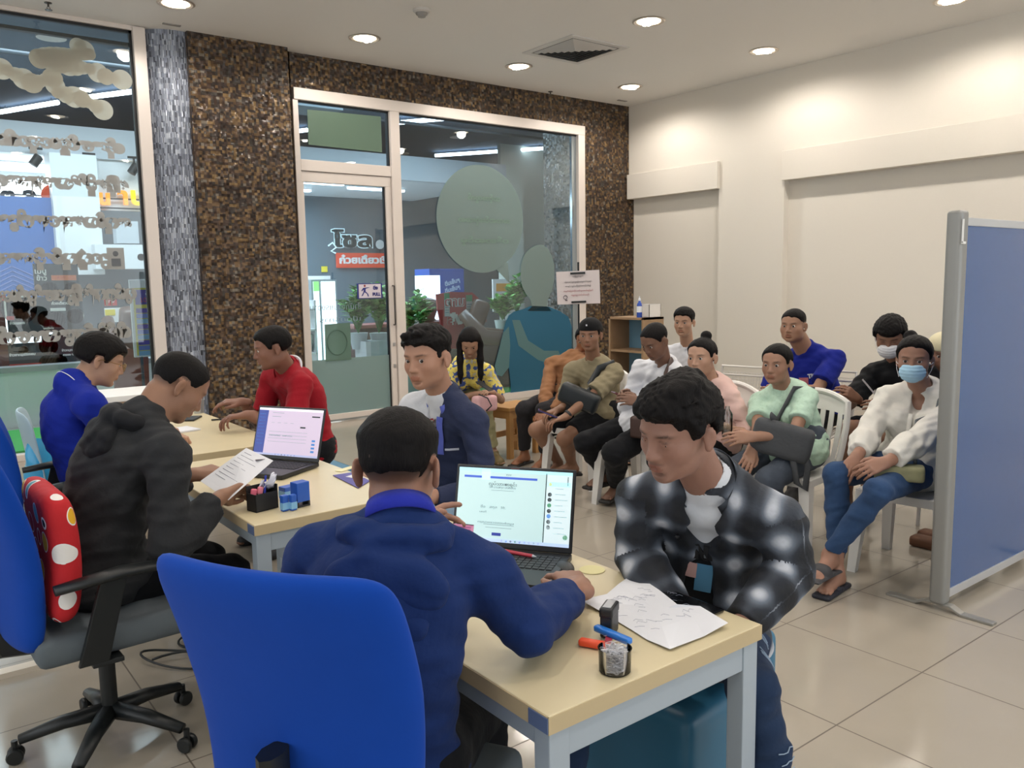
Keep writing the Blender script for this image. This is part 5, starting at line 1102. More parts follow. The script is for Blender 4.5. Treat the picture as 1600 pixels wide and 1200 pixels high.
def person(label, S, h=.006, group=None):
    B = Body(S); root = thing('person', label, 'person', (float(B.H[0]), float(B.H[1]), 0), 0, group)
    allp = np.array([B.H, B.N, B.head.c]+[x[n] for x in (B.sh, B.el, B.wr, B.hip, B.kn, B.an) for n in 'RL']); lo = allp.min(0)-.22; hi = allp.max(0)+.24; lo[2] = max(lo[2], -.02)
    fem = S.get('fem', False); F = Field(lo, hi, h); B.torso(F, -.008, fem=fem); B.neck(F)
    for n in 'RL':
        B.leg(F, n, -.003 if not S.get('bare') else 0); B.foot(F, n); B.arm(F, n)
        hd = S['hand'+n]; hand_shape(F, B.wr[n], hd[0], hd[1], n == 'R', size=S.get('handk', 1.0), **(hd[2] if len(hd) > 2 else {}))
    head_shape(F, B.head, fem, S.get('eyes', 'open'), S.get('wide', 1.0), S.get('lips', 1.0), S.get('jaw', 1.0))
    base = rgb(S.get('skin', 'a8795a')); Hh = B.head
    def paint(P):
        c = np.tile(base, (len(P), 1)); q = Hh.loc(P); near = np.linalg.norm(q, axis=1) < .20
        x, y, z = q[:, 0], q[:, 1], q[:, 2]; ya = np.abs(y)
        def bl(m, col_): m = np.clip(m, 0, 1)*near; c[:] = c*(1-m[:, None])+rgb(col_)*m[:, None]
        bl(.2*np.exp(-((x-.07)**2+(ya-.04)**2+(z+.03)**2)/.0006), tuple(base*V(1.0, .72, .66)))
        li = ((x > .078) & (ya < .0235-.9*np.abs(z+.064)) & (z > -.0755) & (z < -.054))*.75; bl(li, S.get('lipc', tuple(base*V(.80, .55, .52))))
        bw = np.exp(-(((ya-.033)/.019)**4+((z-.0215-.10*(ya-.033)*(1-2*(ya > .045)))/.0036)**2))*(x > .04); bl(bw*S.get('brow', .85), '1c1310')
        bl(.8*np.exp(-(((ya-.0315)/.014)**4+((z-.0062)/.0022)**2))*(x > .06), '1a100c')
        if S.get('stubble', 1):
            zl = -.048+.72*(x+.06)*(x > -.06) ; m = np.clip((z-zl)/.036, 0, 1)*np.clip((.058-x)/.012, 0, 1)*((ya > .02) | (x < -.03)) + np.clip((z-.055)/.02, 0, 1)*(x < .07)
            m = m*(1-((np.abs(x+.010) < .026) & (z < .022) & (ya > .072))); bl(m*S.get('stubk', .8), '15110f')
        if S.get('stash'): bl(.5*S['stash']*np.exp(-(((ya-.010)/.016)**4+((z+.0515)/.0035)**2))*(x > .07), '1c1411'); bl(.3*S['stash']*np.exp(-((ya/.016)**4+((z+.092)/.010)**2))*(x > .06), '1c1411')
        return c
    body = make('body', F, SKIN, root, paint); del F
    if S.get('eyes', 'open') != 'shut':
        gz = S.get('gaze', (0, 0))
        for s_ in (-1, 1):
            e = MB().ball((0, 0, 0), .0128*Hh.k, 20); o = put('eye', e, EYE, root, smooth='all'); R = Hh.rot(gz[0]+s_*2, gz[1]); Mx = Matrix([[R[0][i], R[1][i], R[2][i]] for i in range(3)]).to_4x4()
            Mx.translation = Vector(Hh.w(.0742, s_*.0315, 0))-root.location; o.matrix_local = Mx
    if 'hair' in S: hair(B, root, S['hair'], S.get('hairk', {}), h)
    S['dress'](B, root, h)
    return B, root
def hbox(H, r=.17, down=.17): c = H.c; return c-V(r, r, down), c+V(r, r, r)
def hair(B, root, style, o, h):
    """hair = the scalp pushed out by a thickness that fades to nothing at the hairline"""
    H = B.head; k = H.k; hh = min(h, .0045); F = Field(*hbox(H, .19, o.get('down', .16)), hh); t = o.get('t', .012)
    sl, X, Y, Z = F.sub(F.lo, F.lo+F.h*F.n); X, Y, Z = X-np.float32(H.c[0]), Y-np.float32(H.c[1]), Z-np.float32(H.c[2])
    x, y, z = [((X*a[0]+Y*a[1]+Z*a[2])/k).astype(np.float32) for a in (H.f, H.l, H.u)]; ya = np.abs(y)
    def el(c, r):
        u = [(x-c[0])/r[0], y/r[1], (z-c[2])/r[2]]; k0 = np.sqrt(u[0]**2+u[1]**2+u[2]**2)+1e-6; k1 = np.sqrt((u[0]/r[0])**2+(u[1]/r[1])**2+(u[2]/r[2])**2)+1e-6; return k0*(k0-1)/k1
    a, b = el((-.014, 0, .032), (.094, .0765, .080)), el((.020, 0, .035), (.066, .070, .064)); q = np.maximum(.02-np.abs(a-b), 0)/.02; d = np.minimum(a, b)-q*q*.005
    fem = style in ('bun', 'pony', 'long'); fh = o.get('line', .066 if fem else .060); nape = o.get('nape', -.070 if fem else -.052)
    xs = [-.13, -.055, -.040, -.030, .006, .012, .030, .042, .056, .074, .12]
    zs = [nape, nape+.004, -.035, .016, .018, -.012, -.008, .026, .046, fh, fh+.003]
    if style == 'long': zs = [-.2, -.2, -.2, -.2, -.2, -.2, -.02, .026, .046, fh, fh+.003]
    zl = np.interp(x.ravel(), xs, zs).reshape(x.shape); zl = zl+np.minimum(np.sin(y*140+x*30)*.0025+np.sin(y*61+3)*.002, .003)
    s_ = z-zl; sm = lambda e: np.clip(e, 0, 1)**2*(3-2*np.clip(e, 0, 1))
    side = o.get('fade'); th = t*sm(s_/.022)
    if side is not None: th = (side+(t-side)*sm((z-.028)/.045))*sm(s_/.012)
    th = th+o.get('top', 0)*sm((z-.07)/.04)*sm((x+.06)/.08)
    rg = o.get('rough', .0015); n = np.sin(190*y+9*np.sin(33*x+4)+5*np.sin(71*z))*.5+np.sin(96*x+11*np.sin(45*y)+4*np.sin(38*z))*.5
    F.v[...] = ((d-th-np.where(s_ > 0, rg*n*sm(s_/.02), 0)+np.where(s_ < 0, .006, 0))*k+.0012).astype(np.float32); F.v[...] = np.minimum(F.v, .06)
    E = lambda c, r, R=None, kk=.01, op='add': F.ell(H.w(*c), np.array(r)*k, H.R if R is None else R, kk*k, op)
    for (c, r, pt) in o.get('tufts', ()): E(c, r, H.rot(*pt), .012)
    if style == 'bun': q = o.get('bun', (-.075, 0, .105)); E(q, (.034, .034, .032), None, .01)
    if style == 'pony': E((-.112, 0, .035), (.03, .028, .03), None, .01)
    if style == 'long':
        for g_ in (-1, 1):
            ps = [H.w(.0, g_*.072, .05), H.w(.012, g_*.086, -.02)]; dn_ = V(0, 0, -1); ps += [ps[-1]+dn_*.12+H.f*.012, ps[-1]+dn_*.24+H.f*.01, ps[-1]+dn_*.32]
            for a, b, r0, r1 in zip(ps, ps[1:], (.030, .034, .036, .030), (.034, .036, .030, .012)): F.cone(a, b, r0, r1, .02, flat=.75, side=H.l)
        F.cone(H.w(-.07, 0, .0), H.w(-.10, 0, -.06)+V(0, 0, -.12), .075, .05, .03, flat=.6, side=H.f)
    if o.get('tufts') or style in ('long', 'bun'):
        F.v += (rg*.8*np.sin(170*y+9*np.sin(33*x)+7*np.sin(51*z))*np.sin(80*x+5*np.sin(44*z))).astype(np.float32)*(F.v < .03)
    return make('hair', F, HAIR, root, label=o.get('label'))
def bnds(pts, m=.12): a = np.array(pts); return a.min(0)-m, a.max(0)+m
def shirt(B, root, m, h, name='shirt', g=.012, sleeve=.6, hem=.10, wr=.0035, fem=False, extra=None, puff=.004, uvw=None, cut=None, fat=1.0, label=None, drape=0.0, seed=0, f=1.0):
    pts = [B.H, B.N+V(0, 0, .06)]+[B.sh[n] for n in 'RL']+[B.el[n] for n in 'RL']+([B.wr[n] for n in 'RL'] if sleeve > 1 else []); lo, hi = bnds(pts, .16+g+abs(hem)*.3); lo[2] = min(lo[2], B.H[2]-hem-.05); F = Field(lo, hi, h)
    B.torso(F, g, fat=fat, fem=fem)
    if drape: F.ell(B.H+B.f*.05, V(.14+drape, .19+drape*.5, .10+drape*.5), np.stack([B.f, B.r, V(0, 0, 1)]), .04)
    F.plane(B.H-B.w*hem, -B.w, .006)
    B.neck(F, .012, .22)
    if extra: extra(F, B)
    F.cone(B.N-B.w*.01, B.head.w(-.03, 0, -.06), .050, .055, .004, 'cut') if cut is None else cut(F, B)
    for n in 'RL':
        B.arm(F, n, g*.85+(.004 if sleeve <= 1 else 0), sleeve, puff=puff)
        a, b, c = B.sh[n], B.el[n], B.wr[n]
        if sleeve <= 1: e = a+(b-a)*sleeve; d = nz(b-a); F.plane(e, d, .003, e-.10, e+.10)
        else: e = b+(c-b)*(sleeve-1); d = nz(c-b); F.plane(e, d, .003, e-.065, e+.065)
    if wr: F.wrinkle(wr, f, seed)
    return make(name, F, m, root, uvw=uvw, label=label)
def trousers(B, root, m, h, name='trousers', g=.012, upto=1.9, wr=.0035, q=1.0, label=None, seed=1):
    pts = [B.H]+[x[n] for x in (B.hip, B.kn, B.an) for n in 'RL']; lo, hi = bnds(pts, .17); F = Field(lo, hi, h); k = B.k; fat = B.S.get('fat', 1.0)
    F.ell(B.H, V(.118*fat+g, .172*k*fat+g, .125+g), np.stack([B.tf, B.r, B.w]), .02)
    for n in 'RL':
        B.leg(F, n, g, upto, q=q)
        if upto > 1: e = B.kn[n]+(B.an[n]-B.kn[n])*(upto-1); d = nz(B.an[n]-B.kn[n])
        else: e = B.hip[n]+(B.kn[n]-B.hip[n])*upto; d = nz(B.kn[n]-B.hip[n])
        F.plane(e, d, .003, e-.10, e+.10)
    if wr: F.wrinkle(wr, 1.0, seed)
    return make(name, F, m, root, label=label)
def shoe(B, root, n, m, name='shoe', kind='shoe', h=.006, sole=None):
    a = B.an[n]; lo, hi = bnds([a-V(0, 0, .07), a+B.fd[n]*.16], .10); F = Field(lo, hi, min(h, .006)); d = nz(B.fd[n]); z = V(0, 0, 1); sd = np.cross(d, z)
    if kind == 'shoe': B.foot(F, n, .010); F.plane(a+V(0, 0, .015), V(0, 0, 1))
    else:
        c = a+d*.055-z*.083; F.box(c, V(.135, .046, .012), np.stack([d, sd, z]), .011, 0)
        for s_ in (-1, 1): F.cone(a+d*.105-z*.048, a+d*.03+sd*s_*.042-z*.07, .008, .008, .004)
        if kind == 'band': F.ell(a+d*.075-z*.055, V(.050, .046, .040), np.stack([d, sd, z]), .0); F.box(c-z*.06, V(.2, .1, .05), np.stack([d, sd, z]), .002, 0, 'cut')
    F.plane(V(0, 0, max(.0, a[2]-.096)), V(0, 0, -1), 0); return make(name, F, m, root)
def surf(ob, B, d, x, pad_=.0):
    """point on the front of a garment: d below the neck along the spine, x to the wearer's right"""
    P = np.empty(len(ob.data.vertices)*3, np.float32); ob.data.vertices.foreach_get('co', P); P = P.reshape(-1, 3)+np.array(ob.parent.location); q = P-B.N; m = (np.abs(q@B.w+d) < .012) & (np.abs(q@B.r2-x) < .012)
    c = (q[m]@B.tf2).max() if m.any() else .12; return B.N-B.w*d+B.r2*x+B.tf2*(c+pad_)-np.array(ob.parent.location)
def decal(name, ob, B, root, d0, d1, x0, x1, m, thick=.003, n=8):
    """a print that follows the cloth"""
    mb = MB(); mb.grid(lambda u, v: tuple(surf(ob, B, d0+(d1-d0)*v, x0+(x1-x0)*u, thick)), n, n); return put(name, mb, m, root, smooth='all')
def hood_part(B, root, m, drop=.12, wide=.115, r=.03, ring=.088, lift=.02, seed=1, point=True, out=0.0):
    N, f, rr, u = B.N-B.tf2*out, B.tf2, B.r2, nz(B.w*.6+V(0, 0, .4)); F = Field(N-V(.22, .22, .24), N+V(.22, .22, .16), .005); q = None
    for k in range(13):
        a = R_(-130+21.7*k); c = math.cos(a); p = N-f*(.012+.058*c)+rr*math.sin(a)*ring+u*(lift-.03*max(0, -c))
        if q is not None: F.cone(q, p, r*(.75+.25*max(0, c)), r*(.75+.25*max(0, c)), .012)
        q = p
    F.ell(N-f*.100-u*.060, V(.042, wide, .072), np.stack([f, rr, u]), .02)
    if point: F.ell(N-f*.128-u*drop+rr*.03, V(.020, wide*.45, .030), np.stack([f, rr, u]), .03)
    F.cone(B.N-B.w*.03, B.head.w(-.03, 0, -.06), .052, .056, .004, 'cut'); F.wrinkle(.004, 1.3, seed); return make('hood', F, m, root)
def collar(B, root, m, name='collar', r=.066, hgt=.035, open_=50, off=.0, thick=.004, tilt=.012, label=None):
    """folded collar ring round the neck, open at the front"""
    mb = MB(); N = B.N+B.w*off; up = nz(B.head.w(-.024, 0, -.055)-B.N); r_ = B.r2; f_ = nz(np.cross(up, r_)); f_ = f_ if f_@B.f > 0 else -f_; r_ = nz(np.cross(f_, up)); r_ = r_ if r_@B.r > 0 else -r_
    o = np.array(root.location)
    def fn(u, v):
        a = R_(open_/2+(360-open_)*u); d = f_*math.cos(a)+r_*math.sin(a); rr = r+(.004 if v < .5 else .012)+(tilt*2*abs(v-.5)); z = hgt*(1-abs(2*v-1)*.9)+.012; fr = (1+math.cos(a))*.5; return tuple(N+d*rr*(1-.10*fr)+up*(z-.035*fr)-o+f_*.012*fr)
    mb.grid(fn, 40, 5, thick); return put(name, mb, m, root, smooth='all', label=label)

# ================================================================ THE PEOPLE
def fab(n, c, **k): return fabric(n, c, **k)
fd_ = lambda deg, z=0.0: (math.sin(R_(deg)), math.cos(R_(deg)), z)
SK = dict(tan='a0704f', mid='b58563', light='c79a7b', dark='8a5c40', brown='94634a')
black_trs = fab('black_trousers', '17181b'); sole_m = mat('sandal_rubber', '24211f', .7); navy_f = fab('navy_hoodie', '182d5e', noise=.06)
# ---- 1 front desk worker in a navy hoodie, seen from behind
def hood(F, B):
    N, f, r, u = B.N, B.tf2, B.r2, V(0, 0, 1)
    for k in range(9):
        a = R_(-100+25*k); p = N-f*(.030+.045*math.cos(a))+r*math.sin(a)*.088+u*(.022-.030*max(0, math.cos(a)))
        if k: F.cone(q, p, .026, .026, .02)
        q = p
    F.ell(N-f*.078-u*.055, V(.050, .105, .062), np.stack([f, r, u]), .03); F.ell(N-f*.115-u*.115, V(.024, .065, .035), np.stack([f, r, u]), .02)
def dress_front(B, root, h):
    shirt(B, root, navy_f, h, 'hoodie', g=.018, sleeve=1.74, hem=.16, wr=.0042, puff=.008, seed=3); hood_part(B, root, navy_f, drop=.13, wide=.12, ring=.092, lift=.018, seed=3, out=.008)
    collar(B, root, fab('inner_polo', '26309a'), 'polo_collar', r=.056, hgt=.040, open_=60, off=.030)
    trousers(B, root, black_trs, h)
    for n in 'RL': shoe(B, root, n, mat('dark_shoe', '222226', .5))
front, front_root = person('person in a navy hooded jacket at the nearest desk, seen from behind', dict(face=46, twist=-4, hip=(.75, 1.44, .57), neck=(0.787,1.393,1.033), head=(0.824,1.452,1.160), look=(44, 10, 0), hsize=1.0, round=.03, hunch=.05, shoulder=.178, liftR=-.035, liftL=-.02,
    wristR=(1.292,1.423,0.795), elbowR=(0.993,1.255,0.830), handR=(fd_(22, .0), (0, 0, 1), dict(curl=.30, spread=2.0, thumb=.2)), wristL=(0.935,1.608,0.950), poleL=(.5, -.3, -1), handL=(fd_(62, .15), fd_(-20, .5), dict(curls=[.25, .55, .6, .65], thumb=.7)),
    footR=(1.05, 1.50, .09), footL=(1.08, 1.85, .09), skin='9c7461', hair='under', hairk=dict(fade=.002, t=.011, nape=-.018, rough=.0012), stubk=.85, dress=dress_front), h=.0045)
# ---- 2 man in dark jacket reading a paper
jk = fab('charcoal_jacket', '2f3032', noise=.07); 
def hood2(F, B):
    N, f, r, u = B.N, B.tf2, B.r2, V(0, 0, 1)
    F.ell(N-f*.075-u*.06, V(.055, .115, .060), np.stack([f, r, u]), .03); F.ell(N-f*.11-u*.10, V(.035, .09, .05), np.stack([f, r, u]), .02); F.ell(N-f*.07+u*.02, V(.03, .07, .03), np.stack([f, r, u]), .02, 'cut')
    for q in (-1, 1): F.cone(N-f*.05+r*q*.08+u*.01, N+f*.09+r*q*.045-u*.05, .024, .018, .015)
def dress_b(B, root, h):
    shirt(B, root, jk, h, 'jacket', g=.026, sleeve=1.86, hem=.17, wr=.0055, puff=.012, seed=8, drape=.01); hood_part(B, root, fab('dark_hood', '202124'), drop=.10, wide=.125, r=.034, ring=.085, lift=.022, seed=8, out=.030)
    collar(B, root, fab('polo_royal', '2036a8'), 'polo_collar', r=.060, hgt=.04, open_=40, off=.01)
    for n in 'R': 
        b, c = B.el[n], B.wr[n]; d = nz(c-b); e = b+(c-b)*.80; s_ = nz(np.cross(d, V(0, 0, 1)))
    trousers(B, root, black_trs, h, g=.018)
    for n in 'RL': shoe(B, root, n, mat('black_white_shoe', '2c2c30', .5))
pb_, pb_root = person('person in a charcoal hooded jacket reading a paper at the middle desk', dict(face=88, hip=(.53, 3.02, .58), neck=(0.693,2.960,1.058), head=(0.829,2.987,1.188), look=(90, 40, 0), hunch=.05, round=.05, shoulder=.18, fat=1.1, neckw=1.15, wide=1.05,
    wristR=(0.887,2.793,0.814), elbowR=(0.693,2.713,0.700), handR=(fd_(60, .05), fd_(-40, .8), dict(curls=[.5, .55, .6, .6], thumb=.9)), wristL=(0.885,3.096,0.839), poleL=(.5, -.2, -1), handL=(fd_(95, .1), (0, -.3, 1), dict(curls=[.35, .45, .5, .55], thumb=.8)),
    footR=(1.02, 2.92, .09), footL=(1.02, 3.22, .09), skin='96705a', hair='crop', hairk=dict(line=.070, t=.0022, nape=-.03, rough=.0006), stubk=.62, dress=dress_b, eyes='narrow'), h=.005)
# ---- 3 man in blue polo with glasses
roy = fab('royal_blue_polo', '16288e', noise=.05); white_f = fab('white_trim', 'dcdde2')
def glasses(B, root):
    H = B.head; m = MB(); o = root.location
    for s_ in (-1, 1):
        m.tube([tuple(Vector(H.w(.108, s_*.033+.022*math.cos(a*.5236), -.004+.019*math.sin(a*.5236)))-o) for a in range(12)], .0016, 6, closed=True)
        m.tube([tuple(Vector(H.w(*p))-o) for p in ((.106, s_*.055, .002), (.09, s_*.072, .006), (.0, s_*.085, .006), (-.02, s_*.084, -.01))], .0014, 6)
    m.tube([tuple(Vector(H.w(.108, y, .002+.004*(y == 0)))-o) for y in (-.012, 0, .012)], .0014, 6); put('glasses', m, mat('gold_frame', '9a7a4a', .3, metal=.9), root)
def dress_c(B, root, h):
    shirt(B, root, roy, h, 'polo_shirt', g=.014, sleeve=.78, hem=.14, wr=.0035, puff=.012, seed=5, drape=.01)
    collar(B, root, roy, 'collar', r=.058, hgt=.042, open_=50); collar(B, root, white_f, 'collar_stripe', r=.069, hgt=.006, open_=50, off=.003, thick=.003)
    n = 'R'; a, b = B.sh[n], B.el[n]; e = a+(b-a)*.70; d = nz(b-a); s_ = V(0, -1, 0); p = e+s_*.062-V(*root.location)
    put('sleeve_badge', MB().box(tuple(p), (.055, .004, .010), ry=-.3).box(tuple(p+V(0, 0, .010)), (.02, .004, .012)), white_f, root)
    trousers(B, root, black_trs, h); glasses(B, root)
    for n in 'RL': shoe(B, root, n, mat('dark_shoe', '222226', .5))
pc_, pc_root = person('person in a royal blue polo shirt with glasses at the farthest desk', dict(face=95, hip=(.78, 4.30, .57), neck=(0.699,4.192,1.080), head=(0.828,4.219,1.199), look=(98, 22, 0), hunch=.05, round=.04, shoulder=.17, fat=1.08,
    wristR=(1.07, 4.22, .80), poleR=(.4, -.2, -1), handR=(fd_(90), (0, 0, 1), dict(curl=.5)), wristL=(1.10, 4.52, .80), poleL=(.4, -.2, -1), handL=(fd_(90), (0, 0, 1), dict(curl=.5)),
    footR=(1.05, 4.2, .09), footL=(1.05, 4.5, .09), skin='b38d76', hair='short', hairk=dict(line=.045, t=.020, nape=-.035, rough=.0012, tufts=[((.068, .02, .055), (.030, .040, .026), (10, 30, 0))]), dress=dress_c, eyes='narrow'), h=.006)
# ---- 4 man in red polo across the desk
red_f = fab('red_polo', '921824', noise=.05)
def dress_d(B, root, h):
    shirt(B, root, red_f, h, 'polo_shirt', g=.014, sleeve=.72, hem=.14, wr=.0035, puff=.012, seed=6)
    collar(B, root, red_f, 'collar', r=.062, hgt=.045, open_=50)
    for q in (.0, .014): collar(B, root, white_f, 'collar_stripe', r=.066+q*.3, hgt=.004, open_=50, off=.002+q, thick=.003)
    a, b = B.sh['L'], B.el['L']; e = a+(b-a)*.71; d = nz(b-a); m = MB(); u = nz(np.cross(d, V(0, 0, 1))); v = np.cross(d, u); o = V(*root.location)
    m.tube([tuple(e-o+(u*math.cos(t*.5236)+v*math.sin(t*.5236))*.066) for t in range(12)], .005, 6, closed=True, flat=1.5); put('sleeve_trim', m, white_f, root)
    trousers(B, root, black_trs, h)
    for n in 'RL': shoe(B, root, n, mat('dark_shoe', '222226', .5))
person('person in a red polo shirt with white collar stripes leaning over the farthest desk', dict(face=266, hip=(2.0, 4.58, .58), neck=(1.868,4.530,1.037), head=(1.756,4.467,1.184), look=(283, 12, 0), hunch=.04, round=.03, shoulder=.175, fat=1.12,
    wristL=(1.552,4.352,0.840), poleL=(.6, -.4, -1), handL=(fd_(285, -.05), (0, 0, 1), dict(curls=[.4, .5, .55, .6])), wristR=(1.607,4.576,0.881), poleR=(.4, -.4, -1), handR=(fd_(275, .1), (0, -.2, 1), dict(curls=[.25, .4, .5, .6])),
    footR=(1.75, 4.75, .09), footL=(1.75, 4.4, .09), skin='875f4e', hair='short', hairk=dict(line=.058, t=.012, nape=-.035, rough=.001), dress=dress_d, eyes='narrow'), h=.006)
# ---- 5 young man in a navy blazer looking at the camera
def two_tone():
    t = NT('navy_and_white_blazer'); a = t.add('ShaderNodeAttribute'); a.attribute_name = 'cloth'; sp = t.add('ShaderNodeSeparateXYZ'); t.ln(a.outputs['Vector'], sp.inputs[0])
    t.ln(t.mix(t.math('GREATER_THAN', sp.outputs[0], .012), hexc('1d2746'), hexc('c9cbd0')), t.b.inputs['Base Color']); t.b.inputs['Roughness'].default_value = .85; n = t.noise(38, 2, t.obj()); t.bump(n.outputs['Fac'], .25, .012); return t.m
def side_uv(B):
    def seg(P, a, b): d = b-a; t = np.clip((P-a)@d/(d@d), 0, 1); return np.linalg.norm(P-a-np.outer(t, d), axis=1)
    def fn(P):
        q = P-B.N; x = q@B.r2; arm = np.minimum(seg(P, B.sh['L'], B.el['L']), seg(P, B.el['L'], B.wr['L'])) < .075; x = np.where(arm, -1, x)
        return np.stack([np.where(q@B.tf2 > -.02, x, -1), q@B.w, q@B.tf2], 1)
    return fn
blz = fab('navy_blazer', '1d2746', noise=.05)
def blazer_open(F, B):
    N, f, r = B.N, B.tf2, B.r2
    F.cone(N+f*.05, N+f*.13-B.w*.16, .030, .018, .01, 'cut'); F.cone(B.N-B.w*.01, B.head.w(-.03, 0, -.06), .056, .060, .004, 'cut')
def dress_e(B, root, h):
    shirt(B, root, fab('white_inner_shirt', 'cfd0d4'), h, 'shirt', g=-.004, sleeve=.2, hem=.02, wr=0)
    jk_ = shirt(B, root, two_tone(), h, 'blazer', g=.014, sleeve=1.9, hem=.22, wr=.004, cut=blazer_open, puff=.008, seed=11, drape=.0, uvw=side_uv(B))
    collar(B, root, blz, 'blazer_collar', r=.070, hgt=.050, open_=110, off=-.01); collar(B, root, fab('blue_white_trim', '5b66b8'), 'shirt_collar', r=.060, hgt=.040, open_=60, off=.006)
    o = V(*root.location); N, f, r, w = B.N, B.tf2, B.r2, B.w
    tm = NT('patterned_tie'); n = tm.noise(55, 1, tm.obj()); tm.ln(tm.ramp(n.outputs['Fac'], [(0, lin((60, 70, 60))), (.46, lin((150, 150, 140))), (.53, lin((150, 30, 40)))], True), tm.b.inputs['Base Color'])
    decal('patterned_tie', jk_, B, root, .05, .22, -.012, .026, tm.m, .013); decal('blue_white_trim', jk_, B, root, .03, .20, -.055, -.024, MATS['blue_white_trim'], .005)
    decal('chest_embroidery', jk_, B, root, .17, .18, -.11, -.06, mat('embroidery', 'c8ccd8', .6), .003, 4)
    trousers(B, root, fab('pale_jeans', '9fb9cf'), h)
    for n in 'RL': shoe(B, root, n, mat('dark_shoe', '222226', .5))
person('person in a navy blazer sitting beside the middle desk, turned to the camera', dict(face=258, twist=-6, hip=(1.93, 2.98, .58), neck=(1.857,2.872,1.035), head=(1.761,2.838,1.231), look=(249, 6, 3), hsize=1.06, gaze=(24, 2), hunch=.03, round=.02, shoulder=.162, lips=1.05,
    wristL=(1.639,2.655,0.706), poleL=(.6, -.6, -1), handL=(fd_(265, -.3), (0, 0, 1), dict(curl=.4)), wristR=(1.72, 3.25, .70), handR=(fd_(265, -.3), (0, 0, 1), dict(curl=.4)),
    footR=(1.72, 3.15, .09), footL=(1.74, 2.85, .09), skin='a87f69', hair='messy', hairk=dict(line=.055, t=.018, fade=.004, nape=-.035, rough=.003, tufts=[((.058, .025, .098), (.040, .026, .018), (10, -12, 0)), ((.066, -.018, .092), (.040, .028, .018), (-20, -10, 10)), ((.02, 0, .112), (.05, .045, .018), (0, -8, 0))]), stash=.3, dress=dress_e), h=.005)
# ---- 6 long haired woman with phone
def floral():
    t = NT('yellow_floral_cloth'); n = t.noise(17, 2, t.obj()); t.ln(t.ramp(n.outputs['Fac'], [(0, lin((60, 84, 150))), (.40, lin((70, 96, 160))), (.46, lin((226, 210, 110))), (.60, lin((214, 190, 80))), (.64, lin((190, 190, 180)))], True), t.b.inputs['Base Color']); t.b.inputs['Roughness'].default_value = .8; return t.m
def dress_f(B, root, h):
    shirt(B, root, floral(), h, 'blouse', g=.014, sleeve=.85, hem=.10, wr=.003, fem=True, puff=.012); trousers(B, root, fab('olive_trousers', '8f8a68'), h, g=.014, upto=1.86)
    for n in 'RL': shoe(B, root, n, mat('olive_shoe', '6e5f3c', .6))
person('person with long black hair and a yellow floral blouse looking at a phone', dict(face=205, fem=True, size=.94, hip=(4.02, 5.98, .60), neck=(3.977,5.699,0.839), head=(3.878,5.586,1.040), look=(215, 38, 0), hsize=.97, hunch=.05, round=.04, shoulder=.155,
    wristR=(3.933,5.609,0.596), poleR=(.6, -.3, -1), handR=(fd_(150, .2), (-.3, 0, .9), dict(curl=.55)), wristL=(4.017,5.487,0.616), poleL=(.6, -.3, -1), handL=(fd_(250, .2), (.3, 0, .9), dict(curl=.55)),
    footR=(3.80, 5.62, .09), footL=(4.07, 5.55, .09), toeL=fd_(190), skin='a48069', hair='long', hairk=dict(t=.010, down=.62, rough=.0008, line=.060), stubble=0, dress=dress_f, eyes='narrow'), h=.007)
# ---- 7 person in orange top mostly hidden
def dress_g(B, root, h):
    shirt(B, root, fab('rust_shirt', '8f6648'), h, 'shirt', g=.018, sleeve=1.9, hem=.12, wr=.006, puff=.012); trousers(B, root, fab('dark_trousers', '2c2b2e'), h)
    for n in 'RL': shoe(B, root, n, sole_m, 'sandal', 'sandal')
person('person in a rust orange shirt half hidden behind the man in the black cap', dict(face=255, hip=(4.62, 5.22, .55), neck=(4.701,5.254,0.854), head=(4.824,5.209,1.024), look=(235, 15, 0), hunch=.05, round=.04,
    wristR=(4.230,5.066,0.484), poleR=(.7, -.2, -.8), handR=(fd_(250, -.3), (0, 0, 1), dict(curl=.4)), wristL=(4.245,4.988,0.476), poleL=(.4, -.3, -1), handL=(fd_(265, -.3), (0, 0, 1), dict(curl=.4)),
    footR=(4.25, 5.35, .09), footL=(4.28, 5.12, .09), skin=SK['dark'], hair='short', dress=dress_g), h=.008)
# ---- 8 man in cap
def cap_(B, root, h):
    H = B.head; F = Field(*hbox(H, .18, .15), .005); F.ell(H.w(-.012, 0, .040), V(.110, .090, .088), H.R, .01); F.plane(H.w(.08, 0, .040), -H.u+H.f*.05, .006); F.ell(H.w(-.012, 0, .02), V(.097, .078, .080), H.R, .003, 'cut')
    F.cone(H.w(-.085, 0, .040), H.w(.07, 0, .046), .012, .012, .01); make('cap', F, fab('black_cap', '141416', fine=500), root)
    put('cap_emblem', MB().box((0, 0, 0), (.004, .012, .012)), white_f, root, loc=tuple(Vector(H.w(.097, .0, .082))-root.location))
def dress_h(B, root, h):
    te_ = shirt(B, root, fab('khaki_tee', '8b8168', noise=.07), h, 'tee_shirt', g=.020, sleeve=.82, hem=.13, wr=.005, puff=.015, drape=.02, seed=2)
    trousers(B, root, fab('black_shorts', '191a1d'), h, 'shorts', g=.022, upto=.78, q=1.05); cap_(B, root, h)
    o = V(*root.location); 
    decal('chest_mark', te_, B, root, .16, .20, -.04, .04, mat('faded_print', 'a49c86', .7), .001, 5)
    m = MB(); a, b = B.el['L'], B.wr['L']; put('wristband', MB().tube([tuple(b+(a-b)*.10-o), tuple(b+(a-b)*.17-o)], .034, 14), mat('band_black', '1a1a1c', .5), root, smooth=True)
    for n in 'RL': shoe(B, root, n, sole_m, 'sandal', 'sandal')
